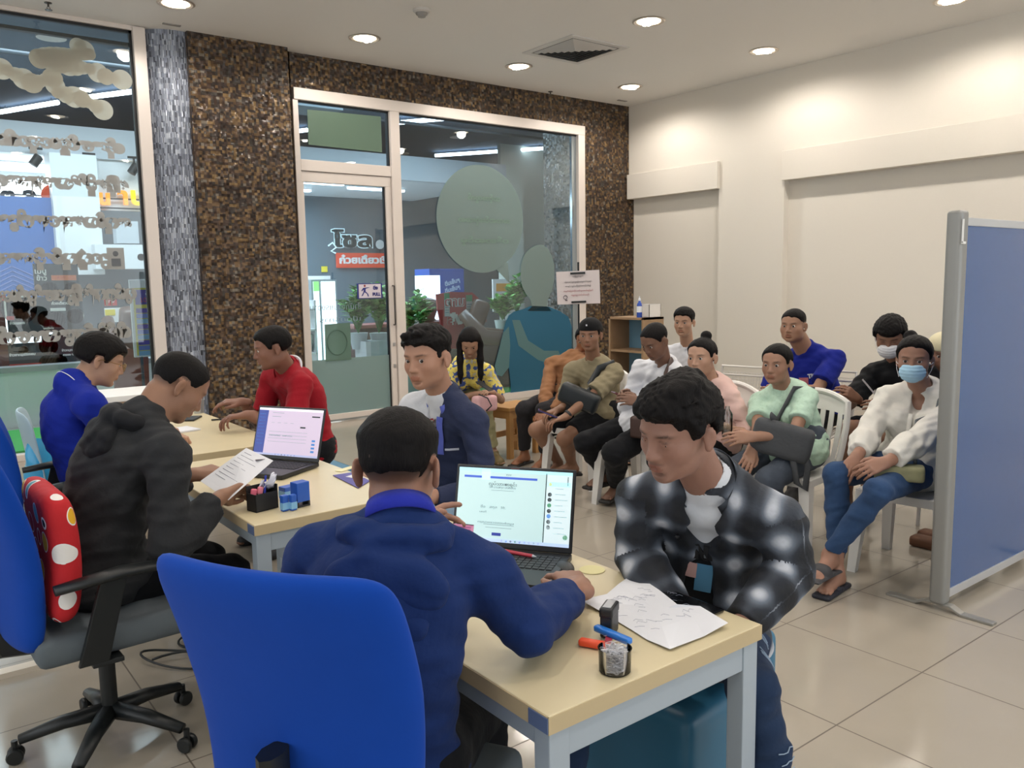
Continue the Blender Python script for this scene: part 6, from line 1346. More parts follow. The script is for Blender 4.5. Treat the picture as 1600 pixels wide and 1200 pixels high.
cap, cap_root = person('person in a black cap and khaki tee with a dark crossbody bag', dict(face=272, twist=-18, hip=(4.30, 4.52, .55), neck=(4.271,4.522,0.893), head=(4.183,4.467,1.127), look=(238, 4, 0), hunch=.05, round=.02, shoulder=.185,
    wristL=(3.841,4.373,0.560), poleL=(.8, -.2, -1), handL=(fd_(290, -.2), (0, 0, 1), dict(curl=.45)), wristR=(3.957,4.576,0.580), poleR=(.5, -.3, -1), handR=(fd_(280, -.2), (0, 0, 1), dict(curl=.5)), kneeR=(3.864,4.720,0.418), kneeL=(3.906,4.449,0.383),
    footR=(4.118,4.768,0.128), footL=(4.096,4.588,0.151), toeR=fd_(250), toeL=fd_(300), skin='8e6953', bare=1, hair='short', hairk=dict(t=.008, nape=-.04), eyes='narrow', stash=.4, dress=dress_h), h=.006)
# ---- 9 bald man in a white shirt looking at a phone
def dress_i(B, root, h):
    shirt(B, root, fab('white_shirt', 'd3d5db', noise=.05), h, 'shirt', g=.022, sleeve=1.80, hem=.16, wr=.007, puff=.018, drape=.03, seed=9)
    collar(B, root, MATS['white_shirt'], 'collar', r=.062, hgt=.045, open_=50); trousers(B, root, black_trs, h, g=.02)
    for n in 'RL': shoe(B, root, n, sole_m, 'sandal', 'sandal')
person('person with cropped hair and a white shirt looking down at a phone', dict(face=268, hip=(4.16, 3.84, .55), neck=(4.239,3.781,0.925), head=(4.071,3.727,1.125), look=(270, 30, 0), hunch=.05, round=.04, shoulder=.18,
    wristL=(3.847,3.646,0.747), poleL=(.7, -.3, -1), handL=(fd_(290, .25), fd_(200, .4), dict(curl=.5)), wristR=(3.981,3.867,0.753), poleR=(.6, -.3, -1), handR=(fd_(270, .25), fd_(30, .5), dict(curl=.5)),
    kneeR=(3.768,4.075,0.428), kneeL=(3.697,3.727,0.421), footR=(4.001,4.130,0.176), footL=(3.985,4.005,0.114), toeL=fd_(250), skin='7b5c4c', hair='crop', hairk=dict(line=.066, t=.0035, rough=.0006), eyes='narrow', dress=dress_i), h=.006)
# ---- 10 man behind in white
def dress_j(B, root, h):
    shirt(B, root, fab('white_shirt', 'd3d5db'), h, 'shirt', g=.016, sleeve=.8, hem=.12, wr=.004); collar(B, root, MATS['white_shirt'], 'collar', r=.062, hgt=.045, open_=50); trousers(B, root, black_trs, h)
    for n in 'RL': shoe(B, root, n, mat('dark_shoe', '222226', .5))
person('person in a white shirt in the back row near the corner shelf', dict(face=258, hip=(5.42, 4.66, .57), neck=(5.423,4.582,0.921), head=(5.322,4.547,1.169), look=(248, 3, 0), shoulder=.175,
    wristL=(5.05, 4.55, .66), handL=(fd_(258, -.1), (0, 0, 1), dict(curl=.4)), wristR=(5.05, 4.75, .66), handR=(fd_(258, -.1), (0, 0, 1), dict(curl=.4)),
    footR=(4.98, 4.75, .09), footL=(4.98, 4.50, .09), skin='ad8871', hair='short', hairk=dict(line=.058, t=.015, nape=-.03, rough=.0016, fade=.005, top=.006), dress=dress_j), h=.007)
# ---- 11 woman in pink with bun
def dress_k(B, root, h):
    shirt(B, root, fab('pale_pink_top', 'd8b6ae', noise=.06), h, 'blouse', g=.016, sleeve=1.35, hem=.14, wr=.005, fem=True, puff=.018, drape=.02, seed=4); trousers(B, root, black_trs, h, g=.018)
    for n in 'RL': shoe(B, root, n, sole_m, 'sandal', 'sandal')
    put('face_powder', MB().ball((0, 0, 0), (.001, .001, .001), 6), mat('powder', 'd8c0a0', .7), root, loc=(0, 0, .6)) if False else None
person('person in a pale pink top with hair in a bun, behind the checked shirt', dict(face=268, fem=True, size=.95, hip=(4.10, 3.24, .55), neck=(4.046,3.235,0.873), head=(3.931,3.217,1.056), look=(258, 2, 2), hunch=.04, round=.03, shoulder=.16,
    wristL=(3.826,2.981,0.670), poleL=(.7, -.3, -1), handL=(fd_(275, -.1), (0, 0, 1), dict(curl=.5)), wristR=(3.907,3.120,0.657), poleR=(.6, -.3, -1), handR=(fd_(265, -.1), (0, 0, 1), dict(curl=.5)),
    footR=(3.85, 3.40, .09), footL=(3.88, 3.15, .09), skin='b48e78', hair='bun', hairk=dict(bun=(-.062, 0, .122), t=.008, rough=.001), stubble=0, dress=dress_k), h=.006)
# ---- 12 woman in mint
def mint():
    t = NT('mint_cloth'); n = t.noise(60, 1, t.obj()); t.ln(t.ramp(n.outputs['Fac'], [(0, lin((90, 120, 110))), (.34, lin((178, 208, 186))), (.6, lin((186, 214, 194)))], False), t.b.inputs['Base Color']); t.b.inputs['Roughness'].default_value = .85; n2 = t.noise(40, 2, t.obj()); t.bump(n2.outputs['Fac'], .25, .012); return t.m
def dress_l(B, root, h):
    shirt(B, root, mint(), h, 'tee_shirt', g=.012, sleeve=.62, hem=.15, wr=.004, fem=True, puff=.013, drape=.015, seed=7); trousers(B, root, fab('grey_jeans', '4a515c', noise=.12), h, g=.014)
    for n in 'RL': shoe(B, root, n, sole_m, 'sandal', 'sandal')
mintw, mint_root = person('person in a mint green tee with crossed forearms and a grey bag', dict(face=266, fem=True, size=.95, hip=(4.12, 2.68, .55), neck=(4.129,2.785,0.868), head=(4.041,2.771,1.039), look=(258, 3, 0), hsize=.97, hunch=.05, round=.03, shoulder=.16,
    wristL=(3.698,2.669,0.677), elbowL=(3.896,2.557,0.674), handL=(fd_(300, .0), fd_(220, .6), dict(curl=.35)), wristR=(3.743,2.708,0.602), elbowR=(3.888,2.781,0.673), handR=(fd_(250, -.7), fd_(220, .3), dict(curl=.3)),
    footR=(3.82, 2.95, .09), footL=(3.86, 2.62, .09), skin='a07a65', hair='pony', hairk=dict(t=.008, rough=.001), stubble=0, dress=dress_l), h=.006)
# ---- 13 man in royal blue tee at the wall
def dress_m(B, root, h):
    te_ = shirt(B, root, fab('royal_tee', '1a2684', noise=.06), h, 'tee_shirt', g=.016, sleeve=.75, hem=.12, wr=.0045, puff=.018, seed=12); trousers(B, root, black_trs, h)
    o = V(*root.location); p = B.N+B.tf2*.150-B.w*.17
    x = nz(np.cross(B.w, B.tf2)); x = -x if x@B.r2 > 0 else x
    lettering('chest_letters', 'TK', .055, white_f, tuple(surf(te_, B, .15, -.055, .006)), tuple(x), tuple(B.w), root, 'en', .003, .002); decal('chest_print', te_, B, root, .16, .22, -.03, .04, fab('print_salmon', 'a8646c'), .003, 6)
    for n in 'RL': shoe(B, root, n, mat('dark_shoe', '222226', .5))
person('person in a royal blue tee lettered TK sitting against the white wall', dict(face=262, hip=(5.30, 3.30, .57), neck=(5.269,3.362,0.981), head=(5.106,3.374,1.189), look=(258, 3, 0), hunch=.02, round=.02, shoulder=.20, fat=1.22, neckw=1.2, wide=1.14, jaw=1.12, armw=1.12,
    wristL=(4.845,3.278,0.752), poleL=(.9, -.3, -1), handL=(fd_(330, 0), fd_(240, .4), dict(curl=.4)), wristR=(5.035,3.443,0.746), poleR=(.7, -.3, -1), handR=(fd_(240, 0), fd_(240, .6), dict(curl=.4)),
    footR=(4.90, 3.5, .09), footL=(4.90, 3.2, .09), skin='a68069', hair='crop', hairk=dict(line=.062, t=.006, rough=.0008, fade=.002), dress=dress_m), h=.006)
# ---- 14 boy with white mask and black tee
def mask_part(B, root, m, nm='face_mask'):
    H = B.head; F = Field(*hbox(H, .16, .16), .004); k = H.k
    F.ell(H.w(.070, 0, -.055), V(.050, .062, .052)*k, H.R, .01); F.ell(H.w(.090, 0, -.045), V(.032, .036, .040)*k, H.R, .02); F.plane(H.w(0, 0, -.016), H.u, .004); F.plane(H.w(.015, 0, 0), -H.f, .004); F.plane(H.w(.08, 0, -.112), -H.u+H.f*.2, .004)
    X, Y, Z = F.ax[0][:, None, None], F.ax[1][None, :, None], F.ax[2][None, None, :]; u = (X-H.c[0])*H.u[0]+(Y-H.c[1])*H.u[1]+(Z-H.c[2])*H.u[2]; F.v += (.0016*np.sin(u*2*math.pi/.017)).astype(np.float32)
    o = make(nm, F, m, root); q = MB()
    for s_ in (-1, 1):
        for z in (-.022, -.085): q.tube([tuple(Vector(H.w(*p))-root.location) for p in ((.045, s_*.064, z), (.01, s_*.079, (z-.02)/2), (-.02, s_*.086, -.015))], .0014, 5)
    put('ear_loop', q, white_f, root)
def dress_n(B, root, h):
    te_ = shirt(B, root, fab('black_tee', '1a1b1d'), h, 'tee_shirt', g=.018, sleeve=.80, hem=.12, wr=.0045, puff=.02, seed=13); trousers(B, root, fab('dark_shorts', '22262c'), h, 'shorts', g=.02, upto=.85)
    mask_part(B, root, fab('mask_white', 'd2d3d6')); o = V(*root.location); x = nz(np.cross(B.w, B.tf2)); x = -x if x@B.r2 > 0 else x; p = B.N+B.tf2*.150-B.w*.14
    decal('chest_print', te_, B, root, .19, .25, -.04, .05, mat('tee_print', '8f9096', .7), .003, 6)
    lettering('chest_letters', 'LONG DARK', .018, white_f, tuple(surf(te_, B, .15, 0, .006)), tuple(x), tuple(B.w), root, 'en', .002, .0005)
    for n in 'RL': shoe(B, root, n, sole_m, 'sandal', 'sandal')
person('person in a black tee and white face mask looking down at a slip of paper', dict(face=256, hip=(5.18, 2.60, .56), neck=(5.147,2.630,0.950), head=(5.014,2.627,1.149), look=(248, 24, 0), hsize=1.06, hunch=.04, round=.03, shoulder=.165,
    wristR=(4.682,2.649,0.789), poleR=(.8, -.3, -1), handR=(fd_(280, .6), fd_(200, .3), dict(curl=.6)), wristL=(4.741,2.478,0.731), handL=(fd_(290, .3), fd_(220, .5), dict(curl=.5)),
    kneeR=(4.645,2.654,0.596), kneeL=(4.635,2.466,0.576), footR=(4.680,2.693,0.171), footL=(4.643,2.555,0.165), skin='886450', bare=1, hair='messy', hairk=dict(t=.018, line=.040, rough=.0022, tufts=[((.070, .0, .055), (.026, .050, .022), (0, 30, 0))]), eyes='shut', dress=dress_n), h=.006)
# ---- 15 woman in white shirt and blue mask
def collar_open(F, B):
    F.cone(B.N-B.w*.01, B.head.w(-.03, 0, -.06), .054, .058, .004, 'cut'); F.cone(B.N+B.tf2*.03, B.N+B.tf2*.12-B.w*.11, .040, .012, .01, 'cut')
def dress_o(B, root, h):
    wm = fab('cream_white_shirt', 'dbd8d0', noise=.05); shirt(B, root, wm, h, 'shirt', g=.026, sleeve=1.84, hem=.20, wr=.006, fem=True, puff=.016, drape=.035, cut=collar_open, seed=15)
    collar(B, root, wm, 'collar', r=.068, hgt=.05, open_=80, off=-.004, label=None); o = V(*root.location); mb = MB(); N, f, r, w = B.N, B.tf2, B.r2, B.w
    mb.grid(lambda u, v: tuple(N+f*(.155+.02*v-.01*u)-w*(.10+.36*v)+r*(-.012+.024*u)-o), 3, 12, .004); put('placket', mb, wm, root, smooth='all')
    trousers(B, root, fab('blue_jeans', '2f4668', noise=.18), h, g=.008, upto=1.93, wr=.003); mask_part(B, root, fab('mask_blue', 'a9cfe6', noise=.03))
    shoe(B, root, 'R', mat('navy_rubber', '23242e', .6), 'sandal', 'sandal'); shoe(B, root, 'L', mat('grey_band', '3f3e40', .7), 'sandal', 'band')
maskw, mask_root = person('person in a loose white shirt, jeans and pale blue face mask', dict(face=262, fem=True, size=.97, hip=(4.22, 2.06, .55), legw=.95, neck=(4.256,2.041,0.917), head=(4.127,2.032,1.106), look=(250, 4, 0), hsize=1.0, hunch=.04, round=.02, shoulder=.17, armw=1.05,
    wristR=(3.767,2.114,0.650), poleR=(.7, -.4, -1), handR=(fd_(265, -.55), fd_(230, .6), dict(curl=.4)), wristL=(3.740,1.954,0.648), poleL=(.9, -.5, -1), handL=(fd_(295, -.25), fd_(225, .7), dict(curl=.45)),
    kneeR=(3.659,2.162,0.562), kneeL=(3.620,1.925,0.531), footR=(3.626,2.120,0.095), footL=(3.564,2.127,0.191), toeR=fd_(262), toeL=fd_(265, -.15), skin='9c7562', hair='bun', hairk=dict(bun=(-.070, -.03, .105), t=.010, rough=.0012), stubble=0, dress=dress_o), h=.005)
# ---- 16 person behind the divider with a cream hat
def dress_p(B, root, h):
    shirt(B, root, fab('beige_top', 'b7a488'), h, 'shirt', g=.018, sleeve=.8, hem=.12); trousers(B, root, fab('dark_trousers', '2c2b2e'), h); H = B.head
    F = Field(*hbox(H, .18, .16), .006); F.ell(H.w(-.012, 0, .045), V(.112, .096, .090), H.R, .01); F.plane(H.w(.07, 0, .035), -H.u-H.f*.2, .006); make('cream_hat', F, fab('cream_hat', 'd6ceae'), root)
    for n in 'RL': shoe(B, root, n, mat('tan_shoe', '6b4630', .6))
person('person in a cream hat almost hidden behind the grey divider post', dict(face=255, hip=(5.50, 2.00, .56), neck=(5.405,2.367,0.843), head=(5.318,2.438,1.031), look=(240, 10, 0),
    wristR=(5.12, 2.10, .68), handR=(fd_(255, -.1), (0, 0, 1)), wristL=(5.12, 1.88, .68), handL=(fd_(255, -.1), (0, 0, 1)), footR=(5.06, 2.10, .09), footL=(5.06, 1.88, .09), skin='9c7562', hair='short', dress=dress_p), h=.008)
# ---- 17 man in a checked shirt in front
def plaid():
    t = NT('checked_flannel'); a = t.add('ShaderNodeAttribute'); a.attribute_name = 'cloth'; sp = t.add('ShaderNodeSeparateXYZ'); t.ln(a.outputs['Vector'], sp.inputs[0])
    def band(s, per, off, p):
        c = t.math('COSINE', t.math('MULTIPLY_ADD', s, 2*math.pi/per, off)); return t.math('POWER', t.math('MULTIPLY_ADD', c, .5, .5), p)
    bx, by = band(sp.outputs[0], .090, .4, 2.0), band(sp.outputs[1], .100, 1.0, 2.0); fx, fy = band(sp.outputs[0], .105, 2.6, 14.), band(sp.outputs[1], .115, 3.4, 14.)
    n = t.noise(9, 2, t.obj()); pr_ = t.math('MULTIPLY', bx, by)
    v = t.math('ADD', t.math('MULTIPLY', pr_, .66), t.math('ADD', t.math('MULTIPLY', bx, .20), t.math('MULTIPLY', by, .20))); v = t.math('ADD', v, t.math('MULTIPLY', t.math('ADD', fx, fy), .05)); v = t.math('MULTIPLY', v, t.math('MULTIPLY_ADD', n.outputs['Fac'], .8, .6))
    t.ln(t.ramp(v, [(0, lin((17, 19, 24))), (.14, lin((34, 39, 48))), (.50, lin((104, 112, 124))), (.95, lin((186, 190, 198)))]), t.b.inputs['Base Color']); t.b.inputs['Roughness'].default_value = .8; n2 = t.noise(40, 2, t.obj()); t.bump(n2.outputs['Fac'], .3, .012); return t.m
def plaid_uv(B):
    def fn(P):
        n_ = len(P); cc = np.zeros((5, n_, 3)); q = P-B.H; tx, tz = q@B.r2, q@B.w; cc[0, :, 0] = tx; cc[0, :, 1] = tz; best = np.full(n_, 1.0); ids = np.zeros(n_, int); k = 0
        for n in 'RL':
            bn = np.cross(B.el[n]-B.sh[n], B.wr[n]-B.el[n])
            for a, b, o in ((B.sh[n], B.el[n], 0), (B.el[n], B.wr[n], .285)):
                k += 1; d = b-a; L_ = np.linalg.norm(d); d = d/L_; t = (P-a)@d; c = P-a-np.outer(np.clip(t, 0, L_), d); R = np.linalg.norm(c, axis=1); ref = nz(bn); ang = np.arctan2(c@np.cross(d, ref), c@ref)
                m = (R < .082) & (R < best) & ((t > -.01) | (o > 0)) & (np.abs(tx) > .125 if o == 0 else True); best[m] = R[m]; ids[m] = k; cc[k, :, 0] = ang*.090/(2*math.pi)*3; cc[k, :, 1] = o+t+.05
        return ids, cc
    return fn
def open_front(F, B):
    N, f, r, w = B.N, B.tf2, B.r2, B.w; F.cone(B.N-B.w*.01, B.head.w(-.03, 0, -.06), .058, .062, .004, 'cut')
    F.cone(N+f*.05, N+f*.095-w*.14, .050, .040, .006, 'cut'); F.cone(N+f*.095-w*.14, N+f*.10-w*.40+r*.01, .040, .055, .006, 'cut')
def dress_q(B, root, h):
    o = V(*root.location); N, f, r, w = B.N, B.tf2, B.r2, B.w
    tee = shirt(B, root, fab('white_tee', 'cdd0d5'), .005, 'tee_shirt', g=.002, sleeve=.25, hem=.10, wr=.001); collar(B, root, fab('black_tee', '1a1b1d'), 'tee_neckband', r=.056, hgt=.012, open_=2, off=-.012, thick=.004, tilt=.004)
    x = nz(np.cross(w, f)); x = -x if x@r > 0 else x
    decal('black_print', tee, B, root, .19, .44, -.10, .10, fab('black_tee', '1a1b1d'), .004, 16)
    for k, ch in enumerate('ANN'): lettering('chest_letters', ch, .075, mat('print_black', '16171a', .7), tuple(surf(tee, B, .165, .045-.040*k, .006)), tuple(x), tuple(w), root, 'en', .003, .004)
    decal('picture_print', tee, B, root, .20, .275, -.03, .015, mat('print_blue', '4f86a8', .7), .007, 8); decal('picture_print', tee, B, root, .20, .24, .012, .045, mat('print_skin', 'c09a94', .7), .009, 6)
    cs_ = shirt(B, root, plaid(), h, 'checked_shirt', g=.020, sleeve=1.9, hem=.15, wr=.0038, puff=.014, cut=open_front, uvw=plaid_uv(B), seed=17)
    pl2 = bpy.data.materials['checked_flannel']; mb = collar(B, root, pl2, 'collar', r=.070, hgt=.056, open_=70, off=-.002, thick=.005)
    at = mb.data.attributes.new('cloth', 'FLOAT_VECTOR', 'POINT'); at.data.foreach_set('vector', np.array([[v.co.x+v.co.y, v.co.z, 0] for v in mb.data.vertices], np.float32).ravel())
    for k in range(4): put('button', MB().ball(tuple(surf(cs_, B, .11+.085*k, .062, .002)), .0065, 10), mat('button_black', '101114', .3), root)
    tj = trousers(B, root, fab('dark_jeans', '24344e', noise=.25), h, g=.010, wr=.005)
    m = MB(); rnd = random.Random(4); P_ = np.empty(len(tj.data.vertices)*3, np.float32); tj.data.vertices.foreach_get('co', P_); P_ = P_.reshape(-1, 3)+o
    for (a, b) in ((B.hip['L'], B.kn['L']), (B.kn['L'], B.an['L'])):
        d = nz(b-a); up = nz(V(.15, -.8, .5)-d*(V(.15, -.8, .5)@d)); s_ = np.cross(d, up)
        for t_ in (.28, .33, .38, .62, .67, .72):
            pts = []
            for e_ in (-.026, -.013, 0, .013, .026):
                c = a+(b-a)*(t_+rnd.uniform(-.01, .01)); q_ = P_-c; m_ = (np.abs(q_@d) < .012) & (np.abs(q_@s_-e_) < .010) & (q_@up > 0); pts.append(tuple(c+s_*e_+up*((q_[m_]@up).max() if m_.any() else .07)-o))
            m.tube(pts, .0016, 4)
    put('jeans_rip', m, fab('rip_thread', '8fa0b4'), root)
    for n in 'RL': shoe(B, root, n, mat('dark_shoe', '222226', .5))
ck, ck_root = person('person in a black and white checked shirt leaning over the nearest desk', dict(face=250, twist=-4, hip=(1.78, 1.44, .55), legw=.86, neck=(1.674,1.334,0.992), head=(1.498,1.295,1.173), look=(272, 15, -5), hsize=1.0, hunch=.05, round=.03, shoulder=.180, wide=.97,
    wristL=(1.522,1.137,0.716), elbowL=(1.740,1.140,0.806), handL=(fd_(300, -.3), (0, 0, 1), dict(curl=.5)), wristR=(1.515,1.305,0.703), elbowR=(1.562,1.491,0.795), handR=(fd_(200, -.3), (0, 0, 1), dict(curl=.5)),
    footR=(1.18, 1.42, .09), kneeR=(1.44, 1.58, .52), footL=(1.58, 1.02, .09), kneeL=(1.585, 1.13, .55), toeR=fd_(250), toeL=fd_(240), skin='987262', hair='messy', eyes='slit', gaze=(0, 14), stash=.9, brow=.9, stubk=.75,
    hairk=dict(line=.052, t=.019, nape=-.045, rough=.0035, top=.006, tufts=[((.064, .030, .080), (.032, .022, .026), (20, 20, 0)), ((.074, -.005, .076), (.028, .026, .024), (0, 30, 0)), ((.058, -.042, .070), (.032, .020, .028), (-20, 25, 0)), ((.0, .03, .118), (.06, .04, .018), (0, 0, 0)), ((-.06, -.02, .10), (.05, .05, .03), (0, 0, 0)), ((.050, .058, .050), (.018, .012, .022), (0, 0, 0)), ((.046, -.062, .046), (.018, .011, .022), (0, 0, 0))]), dress=dress_q), h=.0045)

# ================================================================ THINGS ON THE DESKS AND IN HANDS
lap_k = mat('laptop_black', '1d1e21', .4); key_m = mat('key_black', '26272a', .5)
def laptop(label, hinge, depth_dir, width=.36, depth=.25, open_deg=112, screen=None):
    """hinge = centre of the hinge line on the desk; depth_dir = from the hinge towards the user"""
    d = Vector(depth_dir).normalized(); ang = math.atan2(d.y, d.x); t = thing('laptop', label, 'laptop', hinge, ang)
    b = put('keyboard_base', MB().span(0, depth, -width/2, width/2, 0.001, .018), lap_k, t, bevel=.003)
    n = 0
    for r in range(6):
        for c in range(17): 
            if n < 100 and not (r == 5 and 4 <= c <= 9): put('key', MB().span(.035+r*.0185, .050+r*.0185, -width/2+.022+c*.0188, -width/2+.037+c*.0188, .018, .0200), key_m, b); n += 1
    put('key', MB().span(.1275, .1425, -width/2+.022+4*.0188, -width/2+.037+9*.0188, .018, .0200), key_m, b)
    put('touchpad', MB().span(.165, .235, -.075, .035, .018, .0186), mat('touchpad', '222326', .3), b)
    put('sticker', MB().span(.19, .235, -width/2+.015, -width/2+.045, .018, .0184), mat('sticker_grey', '8c8f96', .4), b)
    a = R_(open_deg-90); up = Vector((-math.sin(a), 0, math.cos(a))); nrm = Vector((math.cos(a), 0, math.sin(a))); h = .235
    l = bpy.data.objects.new('screen_lid', bpy.data.meshes.new('screen_lid')); m = MB().span(-.004, .004, -width/2, width/2, 0, h); bmesh.ops.bevel(m.bm, geom=list(m.bm.edges), offset=.003, segments=1, affect='EDGES'); m.bm.to_mesh(l.data); m.bm.free(); l.data.materials.append(lap_k); col.objects.link(l)
    l.parent = t; Mx = Matrix((nrm, Vector((0, 1, 0)), up)).transposed().to_4x4(); Mx.translation = Vector((.002, 0, .018)); l.matrix_local = Mx
    s = screen; W, Hh = width-.018, h-.026
    put('display', MB().span(.0042, .0050, -W/2, W/2, .017, .017+Hh), s['bg'], l)
    # screen content: x from 0 (viewer's left) to 1, y from 0 (bottom) to 1;  local +y is the viewer's right
    for (x0, x1, y0, y1, mm) in s['bars']: put('screen_block', MB().span(.0048, .0056, -W/2+x0*W, -W/2+x1*W, .017+y0*Hh, .017+y1*Hh), mm, l)
    for (x, y, sz, tx, mm, sc_, w_) in s['text']: lettering('screen_writing', tx, sz, mm, (.0058, -W/2+x*W, .017+y*Hh), (0, 1, 0), (0, 0, 1), l, sc_, .0001, 0, width=w_)
    for (x, y, r, mm) in s.get('dots', ()): put('screen_icon', MB().lathe([(r, 0), (r, .0006)], c=(.0050, -W/2+x*W, .017+y*Hh), seg=14, rot=Matrix.Rotation(math.pi/2, 3, 'Y')), mm, l)
    put('camera_dot', MB().span(.0042, .0052, -.012, .012, h-.008, h-.005), mat('camera_red', '6a3a3a', .4), l)
    return t
def em(n, c, e): return mat(n, c, .35, emit=e)
bgA = em('screen_pale_cyan', 'b4cfcf', .62); blueb = em('screen_blue', '3c58b8', .7); navyb = em('screen_navy', '24338c', .6); txt = em('screen_text', '7f9aa0', .3); lightp = em('screen_panel', 'c6d8dc', .65); cyan = em('screen_cyan', 'a8dbe4', .7); dk = em('screen_dark', '1e2a30', .1); tsk = em('screen_taskbar', 'b0c4e0', .65)
gr_ = em('icon_green', '3a8a5c', .5); bl_ = em('icon_blue', '3f7fc4', .5); kk_ = em('icon_black', '1c1f24', .1); ye_ = em('icon_yellow', 'd8c04c', .5)
sA = dict(bg=bgA, bars=[(0, 1, .955, 1, cyan), (0, 1, .0, .045, tsk), (.05, .21, .865, .895, blueb), (.28, .70, .865, .895, blueb), (.205, .285, .84, .985, em('screen_card', 'b8e0e0', .8)), (.775, .782, .045, .97, dk), (.785, 1, .045, .955, lightp), (.79, .99, .80, .86, cyan), (.33, .41, .085, .125, navyb), (.96, .968, .82, .94, dk)]
        + [(.25, .52, .23-.0, .236, txt), (.27, .5, .19, .195, txt), (.30, .50, .70, .705, txt)] + [(.86, .93+.02*(k % 3), .77-.075*k, .776-.075*k, txt) for k in range(9)],
        text=[(.40, .785, .022, 'လုပ်သားစာရင်း', em('screen_ink', '3a5a64', .1), 'mm', .085), (.40, .745, .012, 'ชื่อ นามสกุล เลขที่บัตร', txt, 'thai', .08), (.29, .47, .014, 'ชื่อ   สกุล', txt, 'thai', .05), (.42, .47, .014, 'Mr.', txt, 'en', None), (.24, .40, .010, 'เลขที่', txt, 'thai', .02), (.36, .26, .010, 'กรุณาตรวจสอบข้อมูล', txt, 'thai', .11), (.45, .925, .010, 'www', txt, 'en', None)],
        dots=[(.815, .83, .005, ye_), (.815, .76, .004, lightp), (.815, .69, .006, kk_), (.815, .62, .006, kk_), (.815, .545, .006, gr_), (.815, .47, .006, kk_), (.815, .40, .006, bl_), (.815, .325, .006, kk_), (.815, .25, .006, kk_), (.965, .13, .007, gr_)] + [(.42+.04*k, .022, .003, (navyb, bl_, kk_, gr_)[k % 4]) for k in range(9)])
hingeA = (1.385, 1.815, .752)
laptop('black laptop on the nearest desk showing a pale form page', hingeA, (-.236, -.163, 0), .36, .255, 106, sA)
bgB = em('screen_pinkish', 'c2b4c8', .62); wh_ = em('screen_white', 'dcd6e0', .75)
sB = dict(bg=bgB, bars=[(0, 1, .95, 1, wh_), (0, .15, .04, .95, em('screen_side', '3a4a94', .5)), (0, 1, 0, .04, em('screen_bar2', 'a8aed0', .6)), (.84, .96, .84, .865, dk), (.68, .76, .60, .63, dk), (.22, .40, .90, .906, txt), (.22, .36, .82, .826, txt)] + [(.22+.1*k, .27+.1*k, .69, .694, txt) for k in range(4)] + [(.20, .80, .50-.07*k, .504-.07*k, txt) for k in range(4)] + [(.885, .935, .33-.075*k, .37-.075*k, bl_) for k in range(4)] + [(.02, .12, .86-.07*k, .868-.07*k, bl_) for k in range(10)],
        text=[(.30, .42, .010, 'รายการคำขอ', txt, 'thai', .06), (.5, .42, .010, 'เลขที่ 1024', txt, 'thai', .05)], dots=[(.35+.05*k, .02, .003, (navyb, bl_, kk_)[k % 3]) for k in range(7)])
laptop('black laptop on the middle desk showing a table with a blue side bar', (1.375, 3.42, .752), (-.23, -.13, 0), .36, .25, 108, sB)
paper_m = mat('paper_white', 'e2e3e8', .7); pen_ink = mat('pencil_grey', '8c90a0', .7)
def sheet(label, corners, seed=1, lines=8, sag=.004, root_z=None, name='paper_sheet', text=('ใบสมัครงาน', 'thai')):
    c = [Vector(p) for p in corners]; o = (c[0]+c[2])/2; o.z = min(p.z for p in c); t = thing(name, label, 'paper', tuple(o)); m = MB()
    f = lambda u, v: (c[0]*(1-u)*(1-v)+c[1]*u*(1-v)+c[2]*u*v+c[3]*(1-u)*v)-o
    fn = lambda u, v: tuple(f(u, v)+Vector((0, 0, .002+sag*abs(math.sin(3.1*u+seed)*math.sin(2.6*v+seed*.7)))))
    m.grid(fn, 14, 18, .0006); put('sheet', m, paper_m, t, smooth='all'); q = MB(); rnd = random.Random(seed)
    for k in range(lines):
        v = .10+.8*k/lines
        for s in range(5):
            u0 = .08+.17*s+rnd.uniform(0, .04); u1 = u0+rnd.uniform(.04, .12); a, b = Vector(fn(u0, v)), Vector(fn(u1, v)); up = Vector((0, 0, .0009)); q.tube([tuple(a+up), tuple((a+b)/2+up+Vector((0, 0, .0004))), tuple(b+up)], .0006, 3)
    put('pencil_marks', q, pen_ink, t); return t
sw_ = thing('paper_sheet', 'big creased white sheet with faint writing on the nearest desk', 'paper', (1.394,1.279,0.752))
pl_ = [Vector(p)-sw_.location for p in ((1.525,1.466,0.762), (1.469,1.326,0.771), (1.434,1.239,0.771), (1.468,1.199,0.770), (1.452,1.107,0.764), (1.372,1.109,0.755), (1.264,1.111,0.757), (1.266,1.179,0.754), (1.278,1.239,0.754), (1.293,1.347,0.756), (1.298,1.426,0.760), (1.378,1.417,0.757), (1.453,1.447,0.758))]
m = MB(); cv = m.bm.verts.new((0, 0, .010)); inn = [m.bm.verts.new((p.x*.55, p.y*.55, .0105+.002*math.sin(2.4*i))) for i, p in enumerate(pl_)]; out_ = [m.bm.verts.new(p) for p in pl_]; n = len(pl_)
for i in range(n): m.bm.faces.new((cv, inn[i], inn[(i+1) % n])); m.bm.faces.new((inn[i], out_[i], out_[(i+1) % n], inn[(i+1) % n]))
bmesh.ops.recalc_face_normals(m.bm, faces=list(m.bm.faces)); bmesh.ops.solidify(m.bm, geom=list(m.bm.faces), thickness=.0006)
put('sheet', m, paper_m, sw_)
m = MB(); rnd = random.Random(5)
